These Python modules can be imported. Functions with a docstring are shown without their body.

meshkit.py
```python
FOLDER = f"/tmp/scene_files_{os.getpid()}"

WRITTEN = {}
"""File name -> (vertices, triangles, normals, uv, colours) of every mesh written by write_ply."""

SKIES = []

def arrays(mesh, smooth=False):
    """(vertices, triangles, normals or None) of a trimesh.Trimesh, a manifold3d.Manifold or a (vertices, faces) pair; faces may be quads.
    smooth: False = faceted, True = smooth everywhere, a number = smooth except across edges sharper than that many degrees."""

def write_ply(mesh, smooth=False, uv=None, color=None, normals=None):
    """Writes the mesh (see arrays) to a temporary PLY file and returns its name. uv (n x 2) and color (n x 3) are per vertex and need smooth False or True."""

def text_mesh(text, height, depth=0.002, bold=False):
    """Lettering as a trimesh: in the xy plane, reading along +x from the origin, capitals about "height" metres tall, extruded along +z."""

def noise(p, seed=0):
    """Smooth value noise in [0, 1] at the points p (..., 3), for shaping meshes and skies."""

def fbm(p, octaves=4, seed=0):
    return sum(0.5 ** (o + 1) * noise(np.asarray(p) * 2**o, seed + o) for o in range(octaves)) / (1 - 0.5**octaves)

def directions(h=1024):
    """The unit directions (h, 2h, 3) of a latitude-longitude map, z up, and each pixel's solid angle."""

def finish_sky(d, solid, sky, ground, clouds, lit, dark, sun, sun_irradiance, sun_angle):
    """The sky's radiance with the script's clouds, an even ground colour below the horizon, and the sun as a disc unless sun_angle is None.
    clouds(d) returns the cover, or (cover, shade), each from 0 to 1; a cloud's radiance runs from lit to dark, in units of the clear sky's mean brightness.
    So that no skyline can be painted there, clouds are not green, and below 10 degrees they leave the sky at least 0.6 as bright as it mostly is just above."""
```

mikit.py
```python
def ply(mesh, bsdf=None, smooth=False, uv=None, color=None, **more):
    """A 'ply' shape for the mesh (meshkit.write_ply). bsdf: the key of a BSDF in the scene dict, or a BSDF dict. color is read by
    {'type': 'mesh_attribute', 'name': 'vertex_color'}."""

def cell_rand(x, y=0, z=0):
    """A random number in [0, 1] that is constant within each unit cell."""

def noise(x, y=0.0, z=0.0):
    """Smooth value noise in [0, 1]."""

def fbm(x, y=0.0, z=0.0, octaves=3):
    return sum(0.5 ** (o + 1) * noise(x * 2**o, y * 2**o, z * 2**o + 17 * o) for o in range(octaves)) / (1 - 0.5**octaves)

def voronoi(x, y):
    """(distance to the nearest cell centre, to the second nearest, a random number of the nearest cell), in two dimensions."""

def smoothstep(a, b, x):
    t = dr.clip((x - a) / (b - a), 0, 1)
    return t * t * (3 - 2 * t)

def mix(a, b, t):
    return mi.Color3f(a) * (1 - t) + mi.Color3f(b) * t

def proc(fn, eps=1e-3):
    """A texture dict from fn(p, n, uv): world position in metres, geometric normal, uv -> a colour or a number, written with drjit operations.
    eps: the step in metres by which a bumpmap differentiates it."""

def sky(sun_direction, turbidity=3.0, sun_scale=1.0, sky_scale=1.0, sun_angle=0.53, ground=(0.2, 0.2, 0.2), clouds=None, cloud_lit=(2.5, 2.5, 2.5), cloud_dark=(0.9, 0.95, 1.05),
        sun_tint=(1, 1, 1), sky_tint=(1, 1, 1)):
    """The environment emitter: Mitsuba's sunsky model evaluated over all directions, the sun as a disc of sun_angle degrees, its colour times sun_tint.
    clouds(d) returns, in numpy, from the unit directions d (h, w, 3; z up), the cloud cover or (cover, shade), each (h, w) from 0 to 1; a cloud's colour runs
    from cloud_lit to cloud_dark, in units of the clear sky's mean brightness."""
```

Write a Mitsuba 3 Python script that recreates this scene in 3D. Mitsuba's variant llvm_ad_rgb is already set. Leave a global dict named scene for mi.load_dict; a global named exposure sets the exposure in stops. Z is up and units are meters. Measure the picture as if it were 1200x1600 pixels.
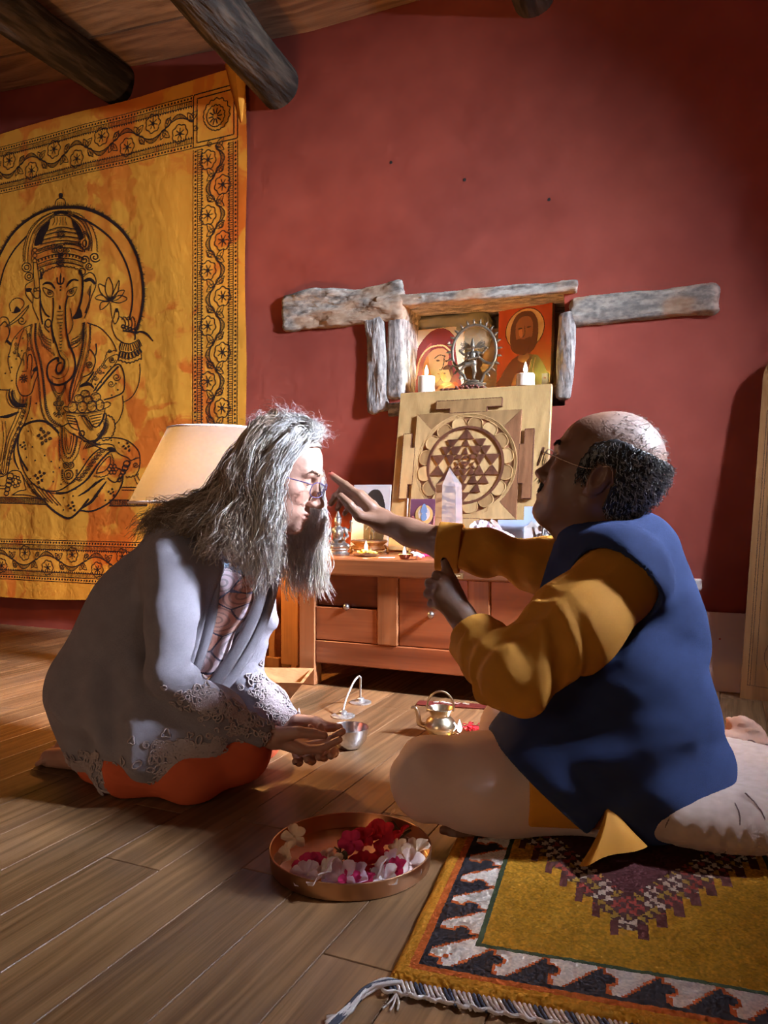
import math, random
import numpy as np
import trimesh
import manifold3d as m3
import shapely
import shapely.geometry as sg
import mitsuba as mi
import drjit as dr
import mikit, meshkit
from mikit import noise, fbm, smoothstep, mix, cell_rand, voronoi
from scipy.spatial import ConvexHull

T = mi.ScalarTransform4f
rng = np.random.default_rng(7)
random.seed(7)
scene, labels = {}, {}

# ------------------------------------------------------------------ camera
FPX, CAMZ = 1200.0, 0.69
_th, _pt = math.radians(24.0), math.atan(10 / 1200.0)
CAM = np.array([0.0, 0.0, CAMZ])
_fh = np.array([-math.sin(_th), math.cos(_th), 0.0])
RIGHT = np.array([math.cos(_th), math.sin(_th), 0.0])
FWD = _fh * math.cos(_pt) + np.array([0, 0, -math.sin(_pt)])
UP = np.cross(RIGHT, FWD)
scene['camera'] = {'type': 'perspective', 'fov': 2 * math.degrees(math.atan(600 / FPX)), 'fov_axis': 'x', 'near_clip': 0.05, 'far_clip': 50.0,
                   'to_world': T().look_at(origin=CAM.tolist(), target=(CAM + FWD).tolist(), up=[0, 0, 1])}
exposure = 0.0


def ray(px, py):
    return FWD + RIGHT * ((px - 600) / FPX) + UP * ((800 - py) / FPX)


def at(px, py, d):
    """World point seen at a pixel of the photograph at depth d (metres along the view axis)."""
    return CAM + ray(px, py) * d


def onfloor(px, py, z=0.0):
    r = ray(px, py)
    return CAM + r * ((z - CAMZ) / r[2])


def ony(px, py, y):
    r = ray(px, py)
    return CAM + r * (y / r[1])


# ------------------------------------------------------------------ light
WALL_Y, CEIL_Z, X0, X1, Y0 = 3.18, 3.05, -4.95, 1.25, -3.4
WIN1 = dict(y0=1.92, y1=2.36, z0=1.76, z1=2.60)
UNSEEN_DAY1 = (1330.0, 1520.0, 1880.0)
UNSEEN_DAY2 = (8.4, 5.9, 3.9)
UNSEEN_DAY3 = (10.0, 10.0, 9.4)
LAMP = (900.0, 405.0, 110.0)
CANDLE = (900.0, 360.0, 75.0)


# ------------------------------------------------------------------ helpers
def key_for(name, parent=None):
    base = (parent + '__' if parent else '') + name
    k, n = base, 0
    while k in scene or k in labels or k in _taken:
        n += 1
        k = f'{base}_{n:03d}'
    _taken.add(k)
    return k


_taken = set()


def thing(name, label, cat, group=None, kind=None):
    k = key_for(name)
    labels[k] = {'label': label, 'category': cat}
    if group:
        labels[k]['group'] = group
    if kind:
        labels[k]['kind'] = kind
    return k


def put(key, mesh, mat, smooth=False, color=None, **kw):
    scene[key] = mikit.ply(mesh, mat, smooth=smooth, color=color, **kw)
    return key


def part(name, mesh, mat, parent, smooth=False, color=None, label=None, **kw):
    k = key_for(name, parent)
    put(k, mesh, mat, smooth, color, **kw)
    if label:
        labels[k] = {'label': label}
    return k


def solo(name, mesh, mat, label, cat, group=None, smooth=False, color=None, kind=None, **kw):
    k = thing(name, label, cat, group, kind)
    put(k, mesh, mat, smooth, color, **kw)
    return k


def struct(name, mesh, mat, label, cat='wall', smooth=False, **kw):
    k = thing(name, label, cat, kind='structure')
    if mesh is not None:
        put(k, mesh, mat, smooth, **kw)
    return k


def cat_(ms):
    ms = [trimesh.Trimesh(*m, process=False) if isinstance(m, tuple) else m for m in ms]
    return trimesh.util.concatenate(ms)


def cbox(c, s, b=0.003, R=None):
    """Box with chamfered edges."""
    c, s = np.asarray(c, float), np.asarray(s, float) / 2
    b = min(b, 0.49 * 2 * s.min())
    v = []
    for sx in (-1, 1):
        for sy in (-1, 1):
            for sz in (-1, 1):
                q = np.array([sx, sy, sz])
                for k in range(3):
                    p = q * s
                    p = p - q * b
                    p[k] = q[k] * s[k]
                    v.append(p)
    v = np.array(v)
    h = trimesh.convex.convex_hull(v)
    m = trimesh.Trimesh(h.vertices, h.faces, process=False)
    if R is not None:
        m.vertices = m.vertices @ np.asarray(R).T
    m.vertices = m.vertices + c
    return m


def rotz(a):
    c, s = math.cos(a), math.sin(a)
    return np.array([[c, -s, 0], [s, c, 0], [0, 0, 1.0]])


def rotx(a):
    c, s = math.cos(a), math.sin(a)
    return np.array([[1, 0, 0], [0, c, -s], [0, s, c]])


def roty(a):
    c, s = math.cos(a), math.sin(a)
    return np.array([[c, 0, s], [0, 1, 0], [-s, 0, c]])


def xf(m, R=None, t=(0, 0, 0), s=1.0):
    m = m.copy()
    v = m.vertices * s
    if R is not None:
        v = v @ np.asarray(R).T
    m.vertices = v + np.asarray(t, float)
    return m


def lathe(profile, n=48, c=(0, 0, 0)):
    """Revolve [(r, z), ...] about z; closed ends where r = 0."""
    p = np.array(profile, float)
    a = np.arange(n) * 2 * np.pi / n
    v = np.stack([p[:, None, 0] * np.cos(a), p[:, None, 0] * np.sin(a), np.repeat(p[:, 1:2], n, 1)], -1).reshape(-1, 3)
    f = []
    for i in range(len(p) - 1):
        j = np.arange(n)
        k = (j + 1) % n
        q = np.stack([i * n + j, i * n + k, (i + 1) * n + k, (i + 1) * n + j], 1)
        f += [q[:, [0, 1, 2]], q[:, [0, 2, 3]]]
    m = trimesh.Trimesh(v + np.asarray(c), np.vstack(f), process=False)
    m.merge_vertices()
    m.update_faces(m.nondegenerate_faces())
    return m


def spline(pts, n=8, closed=False):
    """Catmull-Rom through the points."""
    p = np.asarray(pts, float)
    if len(p) < 3:
        t = np.linspace(0, 1, n + 1)[:, None]
        return p[0] * (1 - t) + p[-1] * t
    q = np.vstack([p[-1], p, p[0], p[1]]) if closed else np.vstack([2 * p[0] - p[1], p, 2 * p[-1] - p[-2]])
    out = []
    t = np.linspace(0, 1, n, endpoint=False)[:, None]
    for i in range(len(q) - 3):
        a, b, c, d = q[i:i + 4]
        out.append(0.5 * (2 * b + (c - a) * t + (2 * a - 5 * b + 4 * c - d) * t**2 + (3 * b - a - 3 * c + d) * t**3))
    return np.vstack(out + [q[-2][None]])


def tube(pts, r, n=8, cap=True, flat=1.0, up=None):
    """Tube along a polyline; r scalar or per point; flat scales one section axis."""
    p = np.asarray(pts, float)
    m = len(p)
    r = np.broadcast_to(np.asarray(r, float), (m,))
    t = np.gradient(p, axis=0)
    t /= np.linalg.norm(t, axis=1, keepdims=True) + 1e-12
    a = np.zeros_like(p)
    g = np.array(up if up is not None else ([0, 0, 1.0] if abs(t[0, 2]) < 0.9 else [1.0, 0, 0]), float)
    for i in range(m):
        g = g - t[i] * (g @ t[i])
        g /= np.linalg.norm(g) + 1e-12
        a[i] = g
    b = np.cross(t, a)
    ang = np.arange(n) * 2 * np.pi / n
    v = p[:, None] + r[:, None, None] * (np.cos(ang)[None, :, None] * a[:, None] * flat + np.sin(ang)[None, :, None] * b[:, None])
    i, j = np.meshgrid(np.arange(m - 1), np.arange(n), indexing='ij')
    k = (j + 1) % n
    q = np.stack([i * n + j, i * n + k, (i + 1) * n + k, (i + 1) * n + j], -1).reshape(-1, 4)
    f = [q[:, [0, 1, 2]], q[:, [0, 2, 3]]]
    v = v.reshape(-1, 3)
    if cap:
        v = np.vstack([v, p[0], p[-1]])
        jj = np.arange(n)
        f += [np.stack([np.full(n, m * n), (jj + 1) % n, jj], 1), np.stack([np.full(n, m * n + 1), (m - 1) * n + jj, (m - 1) * n + (jj + 1) % n], 1)]
    f = np.vstack(f)
    return trimesh.Trimesh(v, f, process=False)


def tubes(P, r, n=3):
    """Many tubes at once. P (k, m, 3), r (k, m)."""
    k, m, _ = P.shape
    t = np.gradient(P, axis=1)
    t /= np.linalg.norm(t, axis=2, keepdims=True) + 1e-12
    a = np.cross(t, np.array([0.31, 0.92, 0.23]))
    a /= np.linalg.norm(a, axis=2, keepdims=True) + 1e-12
    b = np.cross(t, a)
    ang = np.arange(n) * 2 * np.pi / n
    v = P[:, :, None] + r[:, :, None, None] * (np.cos(ang)[:, None] * a[:, :, None] + np.sin(ang)[:, None] * b[:, :, None])
    kk, i, j = np.meshgrid(np.arange(k), np.arange(m - 1), np.arange(n), indexing='ij')
    j2 = (j + 1) % n
    base = kk * m * n
    q = np.stack([base + i * n + j, base + i * n + j2, base + (i + 1) * n + j2, base + (i + 1) * n + j], -1).reshape(-1, 4)
    return v.reshape(-1, 3), np.vstack([q[:, [0, 1, 2]], q[:, [0, 2, 3]]])


def extrude(poly, h, z0=0.0):
    geoms = [g for g in getattr(poly, 'geoms', [poly]) if g.geom_type == 'Polygon' and g.area > 1e-9]
    ms = []
    for g in geoms:
        m = trimesh.creation.extrude_polygon(shapely.geometry.polygon.orient(g), h, engine='earcut')
        m.vertices[:, 2] += z0
        ms.append(m)
    return cat_(ms)


def sphere(c, r, sub=2, R=None):
    m = trimesh.creation.icosphere(sub, 1.0)
    v = m.vertices * np.asarray(r)
    if R is not None:
        v = v @ np.asarray(R).T
    return trimesh.Trimesh(v + np.asarray(c), m.faces, process=False)


def grid_mesh(X, Y, Z):
    """Quads over 2-D arrays of coordinates."""
    h, w = X.shape
    v = np.stack([X, Y, Z], -1).reshape(-1, 3)
    i = np.arange(h * w).reshape(h, w)
    q = np.stack([i[:-1, :-1], i[:-1, 1:], i[1:, 1:], i[1:, :-1]], -1).reshape(-1, 4)
    return trimesh.Trimesh(v, np.vstack([q[:, [0, 1, 2]], q[:, [0, 2, 3]]]), process=False)


def hull(pts):
    m = trimesh.convex.convex_hull(np.asarray(pts, float))
    return trimesh.Trimesh(m.vertices, m.faces, process=False)


# ---- signed distance modelling
def rc(P, a, b, ra, rb):
    a, b = np.asarray(a, float), np.asarray(b, float)
    ba = b - a
    h = np.clip((P - a) @ ba / max(ba @ ba, 1e-12), 0, 1)
    d = P - a
    d = d - h[:, None] * ba
    return np.sqrt((d * d).sum(1)) - (ra + h * (rb - ra))


def ell(P, c, r, R=None):
    q = P - np.asarray(c, float)
    if R is not None:
        q = q @ np.asarray(R)
    r = np.asarray(r, float)
    k0 = np.sqrt(((q / r) ** 2).sum(1))
    k1 = np.sqrt(((q / (r * r)) ** 2).sum(1))
    return k0 * (k0 - 1) / np.maximum(k1, 1e-9)


def sbox(P, c, s, rad=0.01, R=None):
    q = P - np.asarray(c, float)
    if R is not None:
        q = q @ np.asarray(R)
    q = np.abs(q) - (np.asarray(s, float) - rad)
    return np.sqrt((np.maximum(q, 0) ** 2).sum(1)) + np.minimum(q.max(1), 0) - rad


def smin(a, b, k):
    h = np.maximum(k - np.abs(a - b), 0) / k
    return np.minimum(a, b) - h * h * k * 0.25


def smax(a, b, k):
    return -smin(-a, -b, k)


def surface_nets(vol, lo, h):
    s = vol < 0
    nx, ny, nz = vol.shape
    cnt = np.zeros((nx - 1, ny - 1, nz - 1), np.int8)
    for dx in (0, 1):
        for dy in (0, 1):
            for dz in (0, 1):
                cnt += s[dx:nx - 1 + dx, dy:ny - 1 + dy, dz:nz - 1 + dz]
    act = (cnt > 0) & (cnt < 8)
    idx = np.full(act.shape, -1, np.int64)
    I = np.argwhere(act)
    idx[act] = np.arange(len(I))
    acc, num = np.zeros((len(I), 3)), np.zeros(len(I))
    corners = [(0, 0, 0), (1, 0, 0), (0, 1, 0), (1, 1, 0), (0, 0, 1), (1, 0, 1), (0, 1, 1), (1, 1, 1)]
    val = {c: vol[I[:, 0] + c[0], I[:, 1] + c[1], I[:, 2] + c[2]] for c in corners}
    for c in corners:
        for ax in range(3):
            if c[ax] == 0:
                d = list(c)
                d[ax] = 1
                va, vb = val[c], val[tuple(d)]
                m = (va < 0) != (vb < 0)
                t = np.where(m, va / np.where(m, va - vb, 1), 0)
                p = np.tile(np.array(c, float), (len(I), 1))
                p[:, ax] += t
                acc[m] += p[m]
                num[m] += 1
    v = (I + acc / num[:, None]) * h + lo
    faces = []
    for ax in range(3):
        o = [k for k in range(3) if k != ax]
        sl0, sl1 = [slice(None)] * 3, [slice(None)] * 3
        sl0[ax], sl1[ax] = slice(0, -1), slice(1, None)
        a, b = s[tuple(sl0)], s[tuple(sl1)]
        E = np.argwhere(a != b)
        ok = (E[:, o[0]] > 0) & (E[:, o[1]] > 0) & (E[:, o[0]] < vol.shape[o[0]] - 1) & (E[:, o[1]] < vol.shape[o[1]] - 1)
        E = E[ok]
        inside = a[tuple(E.T)]
        q = []
        for (u, w) in ((-1, -1), (0, -1), (0, 0), (-1, 0)):
            F = E.copy()
            F[:, o[0]] += u
            F[:, o[1]] += w
            q.append(idx[tuple(F.T)])
        q = np.stack(q, 1)
        flip = inside if ax != 1 else ~inside
        q[~flip] = q[~flip][:, ::-1]
        faces.append(q)
    q = np.vstack(faces)
    f = np.vstack([q[:, [0, 1, 2]], q[:, [0, 2, 3]]])
    return v, f


def sdf_mesh(fn, lo, hi, h, smooth_iter=0):
    """Mesh of fn(points) < 0, evaluated fully only near the surface."""
    lo, hi = np.asarray(lo, float), np.asarray(hi, float)
    C = 4
    n = (np.ceil((hi - lo) / (h * C)).astype(int)) * C + 1
    nc = (n - 1) // C + 1
    g = np.stack(np.meshgrid(*[lo[k] + np.arange(nc[k]) * h * C for k in range(3)], indexing='ij'), -1)
    coarse = fn(g.reshape(-1, 3)).reshape(nc)
    from scipy.ndimage import zoom, minimum_filter
    near = np.abs(coarse) < h * C * 1.9
    cell = np.zeros(nc - 1, bool)
    for dx in (0, 1):
        for dy in (0, 1):
            for dz in (0, 1):
                cell |= near[dx:nc[0] - 1 + dx, dy:nc[1] - 1 + dy, dz:nc[2] - 1 + dz]
    vol = np.repeat(np.repeat(np.repeat(coarse, C, 0), C, 1), C, 2)[:n[0], :n[1], :n[2]].astype(float)
    fine = np.zeros(n, bool)
    cf = np.repeat(np.repeat(np.repeat(cell, C, 0), C, 1), C, 2)
    fine[:-1, :-1, :-1] |= cf
    for ax in range(3):
        sh = [slice(0, -1)] * 3
        sh[ax] = slice(1, None)
        fine[tuple(sh)] |= cf
    fine[1:, 1:, 1:] |= cf
    J = np.argwhere(fine)
    out = np.empty(len(J))
    for i in range(0, len(J), 200000):
        out[i:i + 200000] = fn(J[i:i + 200000] * h + lo)
    vol[fine] = out
    v, f = surface_nets(vol, lo, h)
    m = trimesh.Trimesh(v, f, process=False)
    if smooth_iter:
        trimesh.smoothing.filter_taubin(m, iterations=smooth_iter)
    return m


# ------------------------------------------------------------------ materials
def rgb(*c):
    return {'type': 'rgb', 'value': list(c)}


def srgb(r, g, b):
    f = lambda x: (x / 255 / 12.92) if x / 255 < 0.04045 else ((x / 255 + 0.055) / 1.055) ** 2.4
    return (f(r), f(g), f(b))


def mat(name, color, rough=0.6, metal=0.0, spec=0.5, bump=None, bscale=0.001, two=False, **kw):
    c = color if isinstance(color, dict) else rgb(*color)
    d = {'type': 'principled', 'base_color': c, 'roughness': rough, 'metallic': metal, 'specular': spec, **kw}
    if bump is not None:
        d = {'type': 'bumpmap', 'arbitrary': mikit.proc(bump[0], bump[1] if len(bump) > 1 else 1e-3), 'scale': bscale, 'bsdf': d}
    if two:
        d = {'type': 'twosided', 'bsdf': d}
    scene[name] = d
    return name


VC = {'type': 'mesh_attribute', 'name': 'vertex_color'}
# ------------------------------------------------------------------ setting
def _plaster(p, n, uv):
    a = fbm(p.x * 1.3, p.z * 1.3, p.y * 1.3, 4)
    b = fbm(p.x * 9, p.z * 9, p.y * 9, 3)
    c = mix((0.195, 0.037, 0.024), (0.325, 0.074, 0.048), smoothstep(0.3, 0.75, a * 0.75 + b * 0.25))
    return c


def _plaster_h(p, n, uv):
    return fbm(p.x * 5, p.z * 5, p.y * 5, 3) * 1.0 + fbm(p.x * 45, p.z * 38, p.y * 40, 3) * 0.22 + fbm(p.x * 170, p.z * 150, p.y * 150, 2) * 0.05


mat('mat_plaster', mikit.proc(_plaster), 0.85, spec=0.25, bump=(mikit and _plaster_h, 2e-3), bscale=0.009)
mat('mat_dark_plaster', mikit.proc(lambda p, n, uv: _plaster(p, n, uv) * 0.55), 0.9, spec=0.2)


def _rock(p, n, uv):
    a = fbm(p.x * 14, p.z * 60, p.y * 40, 4)
    b = fbm(p.x * 60, p.z * 90, p.y * 70, 3)
    c = mix((0.10, 0.09, 0.08), (0.42, 0.38, 0.32), smoothstep(0.25, 0.8, a * 0.6 + b * 0.4))
    return mix(c, (0.40, 0.24, 0.13), smoothstep(0.55, 0.75, fbm(p.x * 6 + 3, p.z * 9, p.y * 6, 3)) * 0.6)


def _rock_v(p, n, uv):
    a = fbm(p.x * 60, p.z * 13, p.y * 40, 4)
    b = fbm(p.x * 90, p.z * 60, p.y * 70, 3)
    return mix((0.10, 0.09, 0.085), (0.43, 0.39, 0.35), smoothstep(0.25, 0.8, a * 0.6 + b * 0.4))


mat('mat_rock', mikit.proc(_rock), 0.9, spec=0.2, bump=(lambda p, n, uv: fbm(p.x * 25, p.z * 90, p.y * 60, 4), 1e-3), bscale=0.012)
mat('mat_rock_upright', mikit.proc(_rock_v), 0.9, spec=0.2, bump=(lambda p, n, uv: fbm(p.x * 90, p.z * 22, p.y * 60, 4), 1e-3), bscale=0.012)
mat('mat_niche', mikit.proc(lambda p, n, uv: mix((0.30, 0.20, 0.12), (0.46, 0.36, 0.24), fbm(p.x * 9, p.z * 9, p.y * 9, 4))), 0.9, spec=0.2,
    bump=(lambda p, n, uv: fbm(p.x * 18, p.z * 18, p.y * 18, 4), 2e-3), bscale=0.02)
mat('mat_niche_stone', mikit.proc(lambda p, n, uv: mix((0.17, 0.18, 0.13), (0.34, 0.34, 0.26), fbm(p.x * 14, p.z * 14, p.y * 14, 4))), 0.9, spec=0.2)

# niche outline in the wall plane
nx0, nx1, nz0, nz1 = -1.335, -0.605, 1.10, 1.60
niche_poly = sg.Polygon([(nx0, nz0), (nx1, nz0), (nx1 + 0.01, 1.3), (nx1 - 0.005, nz1 - 0.03), (nx1 - 0.06, nz1), (nx0 + 0.05, nz1), (nx0, nz1 - 0.02), (nx0 - 0.01, 1.35)])


def upright(poly, y, h):
    """Extrude a polygon drawn in (x, z) from y backwards by h."""
    m = extrude(poly, h)
    v = m.vertices
    m.vertices = np.stack([v[:, 0], y + v[:, 2], v[:, 1]], 1)
    m.faces = m.faces[:, ::-1]
    return m


wall_back = struct('wall_back', upright(sg.box(X0 - 0.3, -0.05, X1 + 0.3, 3.6).difference(niche_poly), WALL_Y, 0.3), 'mat_plaster',
                   'rough plastered wall painted terracotta red behind the altar')
part('niche_back', cbox(((nx0 + nx1) / 2, WALL_Y + 0.30, 1.35), (0.84, 0.04, 0.62), 0.001), 'mat_niche', wall_back, label='rough ochre plaster inside the niche')


def rock(name, x0, x1, z0, z1, y0, y1, m, seed, rad=0.02, amp=0.016, parent=wall_back, fx=9, fz=22, h=0.0075, tilt=0.0, **kw):
    c = np.array([(x0 + x1) / 2, (y0 + y1) / 2, (z0 + z1) / 2])
    s = np.array([x1 - x0, y1 - y0, z1 - z0]) / 2
    R = roty(tilt)

    def f(P):
        q = P + c * 0
        d = sbox(q, c, s, rad, R)
        nn = meshkit.fbm(P * np.array([fx, 14, fz]), 4, seed) - 0.5
        big = meshkit.noise(P * np.array([fx * 0.5, 5, fz * 0.4]), seed + 5) - 0.5
        return d + amp * 2 * nn + amp * 1.5 * big
    e = 0.05 + abs(tilt) * s[0]
    mm = sdf_mesh(f, c - s - e, c + s + e, h)
    return part(name, mm, m, parent, smooth=50, **kw)


def wx(px, py, y=WALL_Y):
    q = ony(px, py, y)
    return q[0], q[2]


_a, _b = wx(442, 455), wx(630, 498)
rock('stone', _a[0], _b[0] + 0.01, _b[1] - 0.01, _a[1] - 0.02, WALL_Y - 0.028, WALL_Y + 0.2, 'mat_rock', 1, tilt=0.0, label='long grey stone left of the niche')
_a, _b = wx(590, 436), wx(905, 452)
rock('stone', _a[0], _b[0], _b[1] - 0.005, _b[1] + 0.052, WALL_Y - 0.035, WALL_Y + 0.3, 'mat_rock', 2, rad=0.012, amp=0.012, tilt=0.028, label='thin grey stone lintel over the niche')
_a, _b = wx(892, 440), wx(1120, 488)
rock('stone', _a[0], _b[0], _b[1] - 0.005, _b[1] + 0.112, WALL_Y - 0.022, WALL_Y + 0.1, 'mat_rock', 3, tilt=0.0, amp=0.014, label='long grey stone right of the niche')
_a, _b = wx(574, 497), wx(604, 645)
rock('stone', _a[0], _b[0], _b[1], _a[1], WALL_Y - 0.030, WALL_Y + 0.2, 'mat_rock_upright', 4, fx=24, fz=7, tilt=-0.07, amp=0.012, label='upright grey stone at the left jamb')
_a, _b = wx(604, 495), wx(632, 622)
rock('stone', _a[0], _b[0], _b[1], _a[1], WALL_Y - 0.022, WALL_Y + 0.28, 'mat_rock_upright', 5, fx=24, fz=7, amp=0.010, label='upright stone lit orange at the left jamb')
_a, _b = wx(870, 490), wx(897, 626)
rock('stone', _a[0], _b[0], _b[1], _a[1], WALL_Y - 0.030, WALL_Y + 0.2, 'mat_rock_upright', 6, fx=24, fz=7, tilt=0.03, amp=0.012, label='upright grey stone at the right jamb')
_a, _b = wx(604, 628), wx(634, 652)
rock('stone', _a[0], _b[0], _b[1], _a[1], WALL_Y - 0.015, WALL_Y + 0.1, 'mat_rock', 8, amp=0.008)
rock('niche_stone', -1.33, -0.98, 1.40, 1.575, WALL_Y + 0.17, WALL_Y + 0.32, 'mat_niche_stone', 9, amp=0.02, rad=0.03, tilt=0.05)
rock('niche_stone', -1.03, -0.86, 1.2, 1.50, WALL_Y + 0.2, WALL_Y + 0.32, 'mat_niche', 10, amp=0.02, rad=0.03)
# sill that carries the icons
part('sill', cbox(((nx0 + nx1) / 2, WALL_Y + 0.150, 1.171), (0.745, 0.29, 0.03), 0.006), 'mat_niche', wall_back)
# two drilled holes and a plaster patch show on the wall
mat('mat_hole', (0.01, 0.008, 0.008), 0.9)
for px, py in ((726, 281), (858, 312), (611, 254)):
    q = ony(px, py, WALL_Y)
    part('drill_hole', xf(lathe([(0, -0.002), (0.006, -0.002), (0.007, 0.001), (0.0, 0.0012)], 10), rotx(math.pi / 2), (q[0], WALL_Y - 0.0008, q[2])), 'mat_hole', wall_back)


def ceil_z(x, y):
    return 2.92 + 0.08 * max(0.0, -1.8 - x) + 0.10 * (WALL_Y - y)


def _wood_fn(c0, c1, ax, s=1.0, seed=0.0, knots=0.0):
    """Wood grain running along axis ax (0, 1 or 2)."""
    def fn(p, n, uv):
        q = [p.x, p.y, p.z]
        L = q.pop(ax)
        u, v = q
        w = fbm(L * 1.1 * s + seed, u * 6 * s, v * 6 * s, 3)
        g = noise((u * 55 + w * 9) * s, (v * 55 + w * 9) * s, L * 2.2 * s)
        f = fbm(u * 300 * s, v * 300 * s, L * 9 * s, 2)
        return mix(c0, c1, smoothstep(0.1, 0.95, g * 0.62 + f * 0.24 + w * 0.2))
    return fn


mat('mat_ceiling_board', mikit.proc(_wood_fn((0.12, 0.066, 0.034), (0.31, 0.195, 0.105), 0)), 0.75, spec=0.3)
mat('mat_ceiling_board_dark', mikit.proc(_wood_fn((0.11, 0.055, 0.03), (0.28, 0.16, 0.085), 0, 1, 4)), 0.75, spec=0.3)
ceiling = struct('ceiling', None, None, 'ceiling of wide old boards over rough log beams', 'ceiling')
yb = WALL_Y
k = 0
while yb > Y0:
    w = (0.24, 0.3, 0.2, 0.27)[k % 4]
    y0, y1 = max(yb - w, Y0), yb
    v = []
    segs = [X0 - 0.1, -3.1, -1.8, X1 + 0.1] if k % 2 else [X0 - 0.1, -2.4, -1.8, X1 + 0.1]
    lift = 0.004 * ((k * 7) % 5)
    pts = []
    for x in segs:
        for y in (y0 + 0.003, y1 - 0.003):
            for dz in (0, 0.03):
                pts.append((x, y, ceil_z(x, y) + dz + lift))
    pts = np.array(pts).reshape(len(segs), 2, 2, 3)
    fs = []
    idx = np.arange(len(segs) * 4).reshape(len(segs), 2, 2)
    for i in range(len(segs) - 1):
        A, B = idx[i], idx[i + 1]
        fs += [[A[0, 0], A[1, 0], B[1, 0], B[0, 0]], [A[0, 1], B[0, 1], B[1, 1], A[1, 1]], [A[0, 0], B[0, 0], B[0, 1], A[0, 1]], [A[1, 0], A[1, 1], B[1, 1], B[1, 0]]]
    A, B = idx[0], idx[-1]
    fs += [[A[0, 0], A[0, 1], A[1, 1], A[1, 0]], [B[0, 0], B[1, 0], B[1, 1], B[0, 1]]]
    part('board', (pts.reshape(-1, 3), np.array(fs)), 'mat_ceiling_board' if k % 3 else 'mat_ceiling_board_dark', ceiling)
    yb -= w
    k += 1


def _bark(p, n, uv):
    a = fbm(p.x * 40, p.z * 40, p.y * 5, 4)
    return mix((0.014, 0.011, 0.008), (0.075, 0.056, 0.038), smoothstep(0.35, 0.85, a))


mat('mat_log', mikit.proc(_bark), 0.8, spec=0.35, bump=(lambda p, n, uv: fbm(p.x * 60, p.z * 60, p.y * 8, 3), 2e-3), bscale=0.02)


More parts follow.
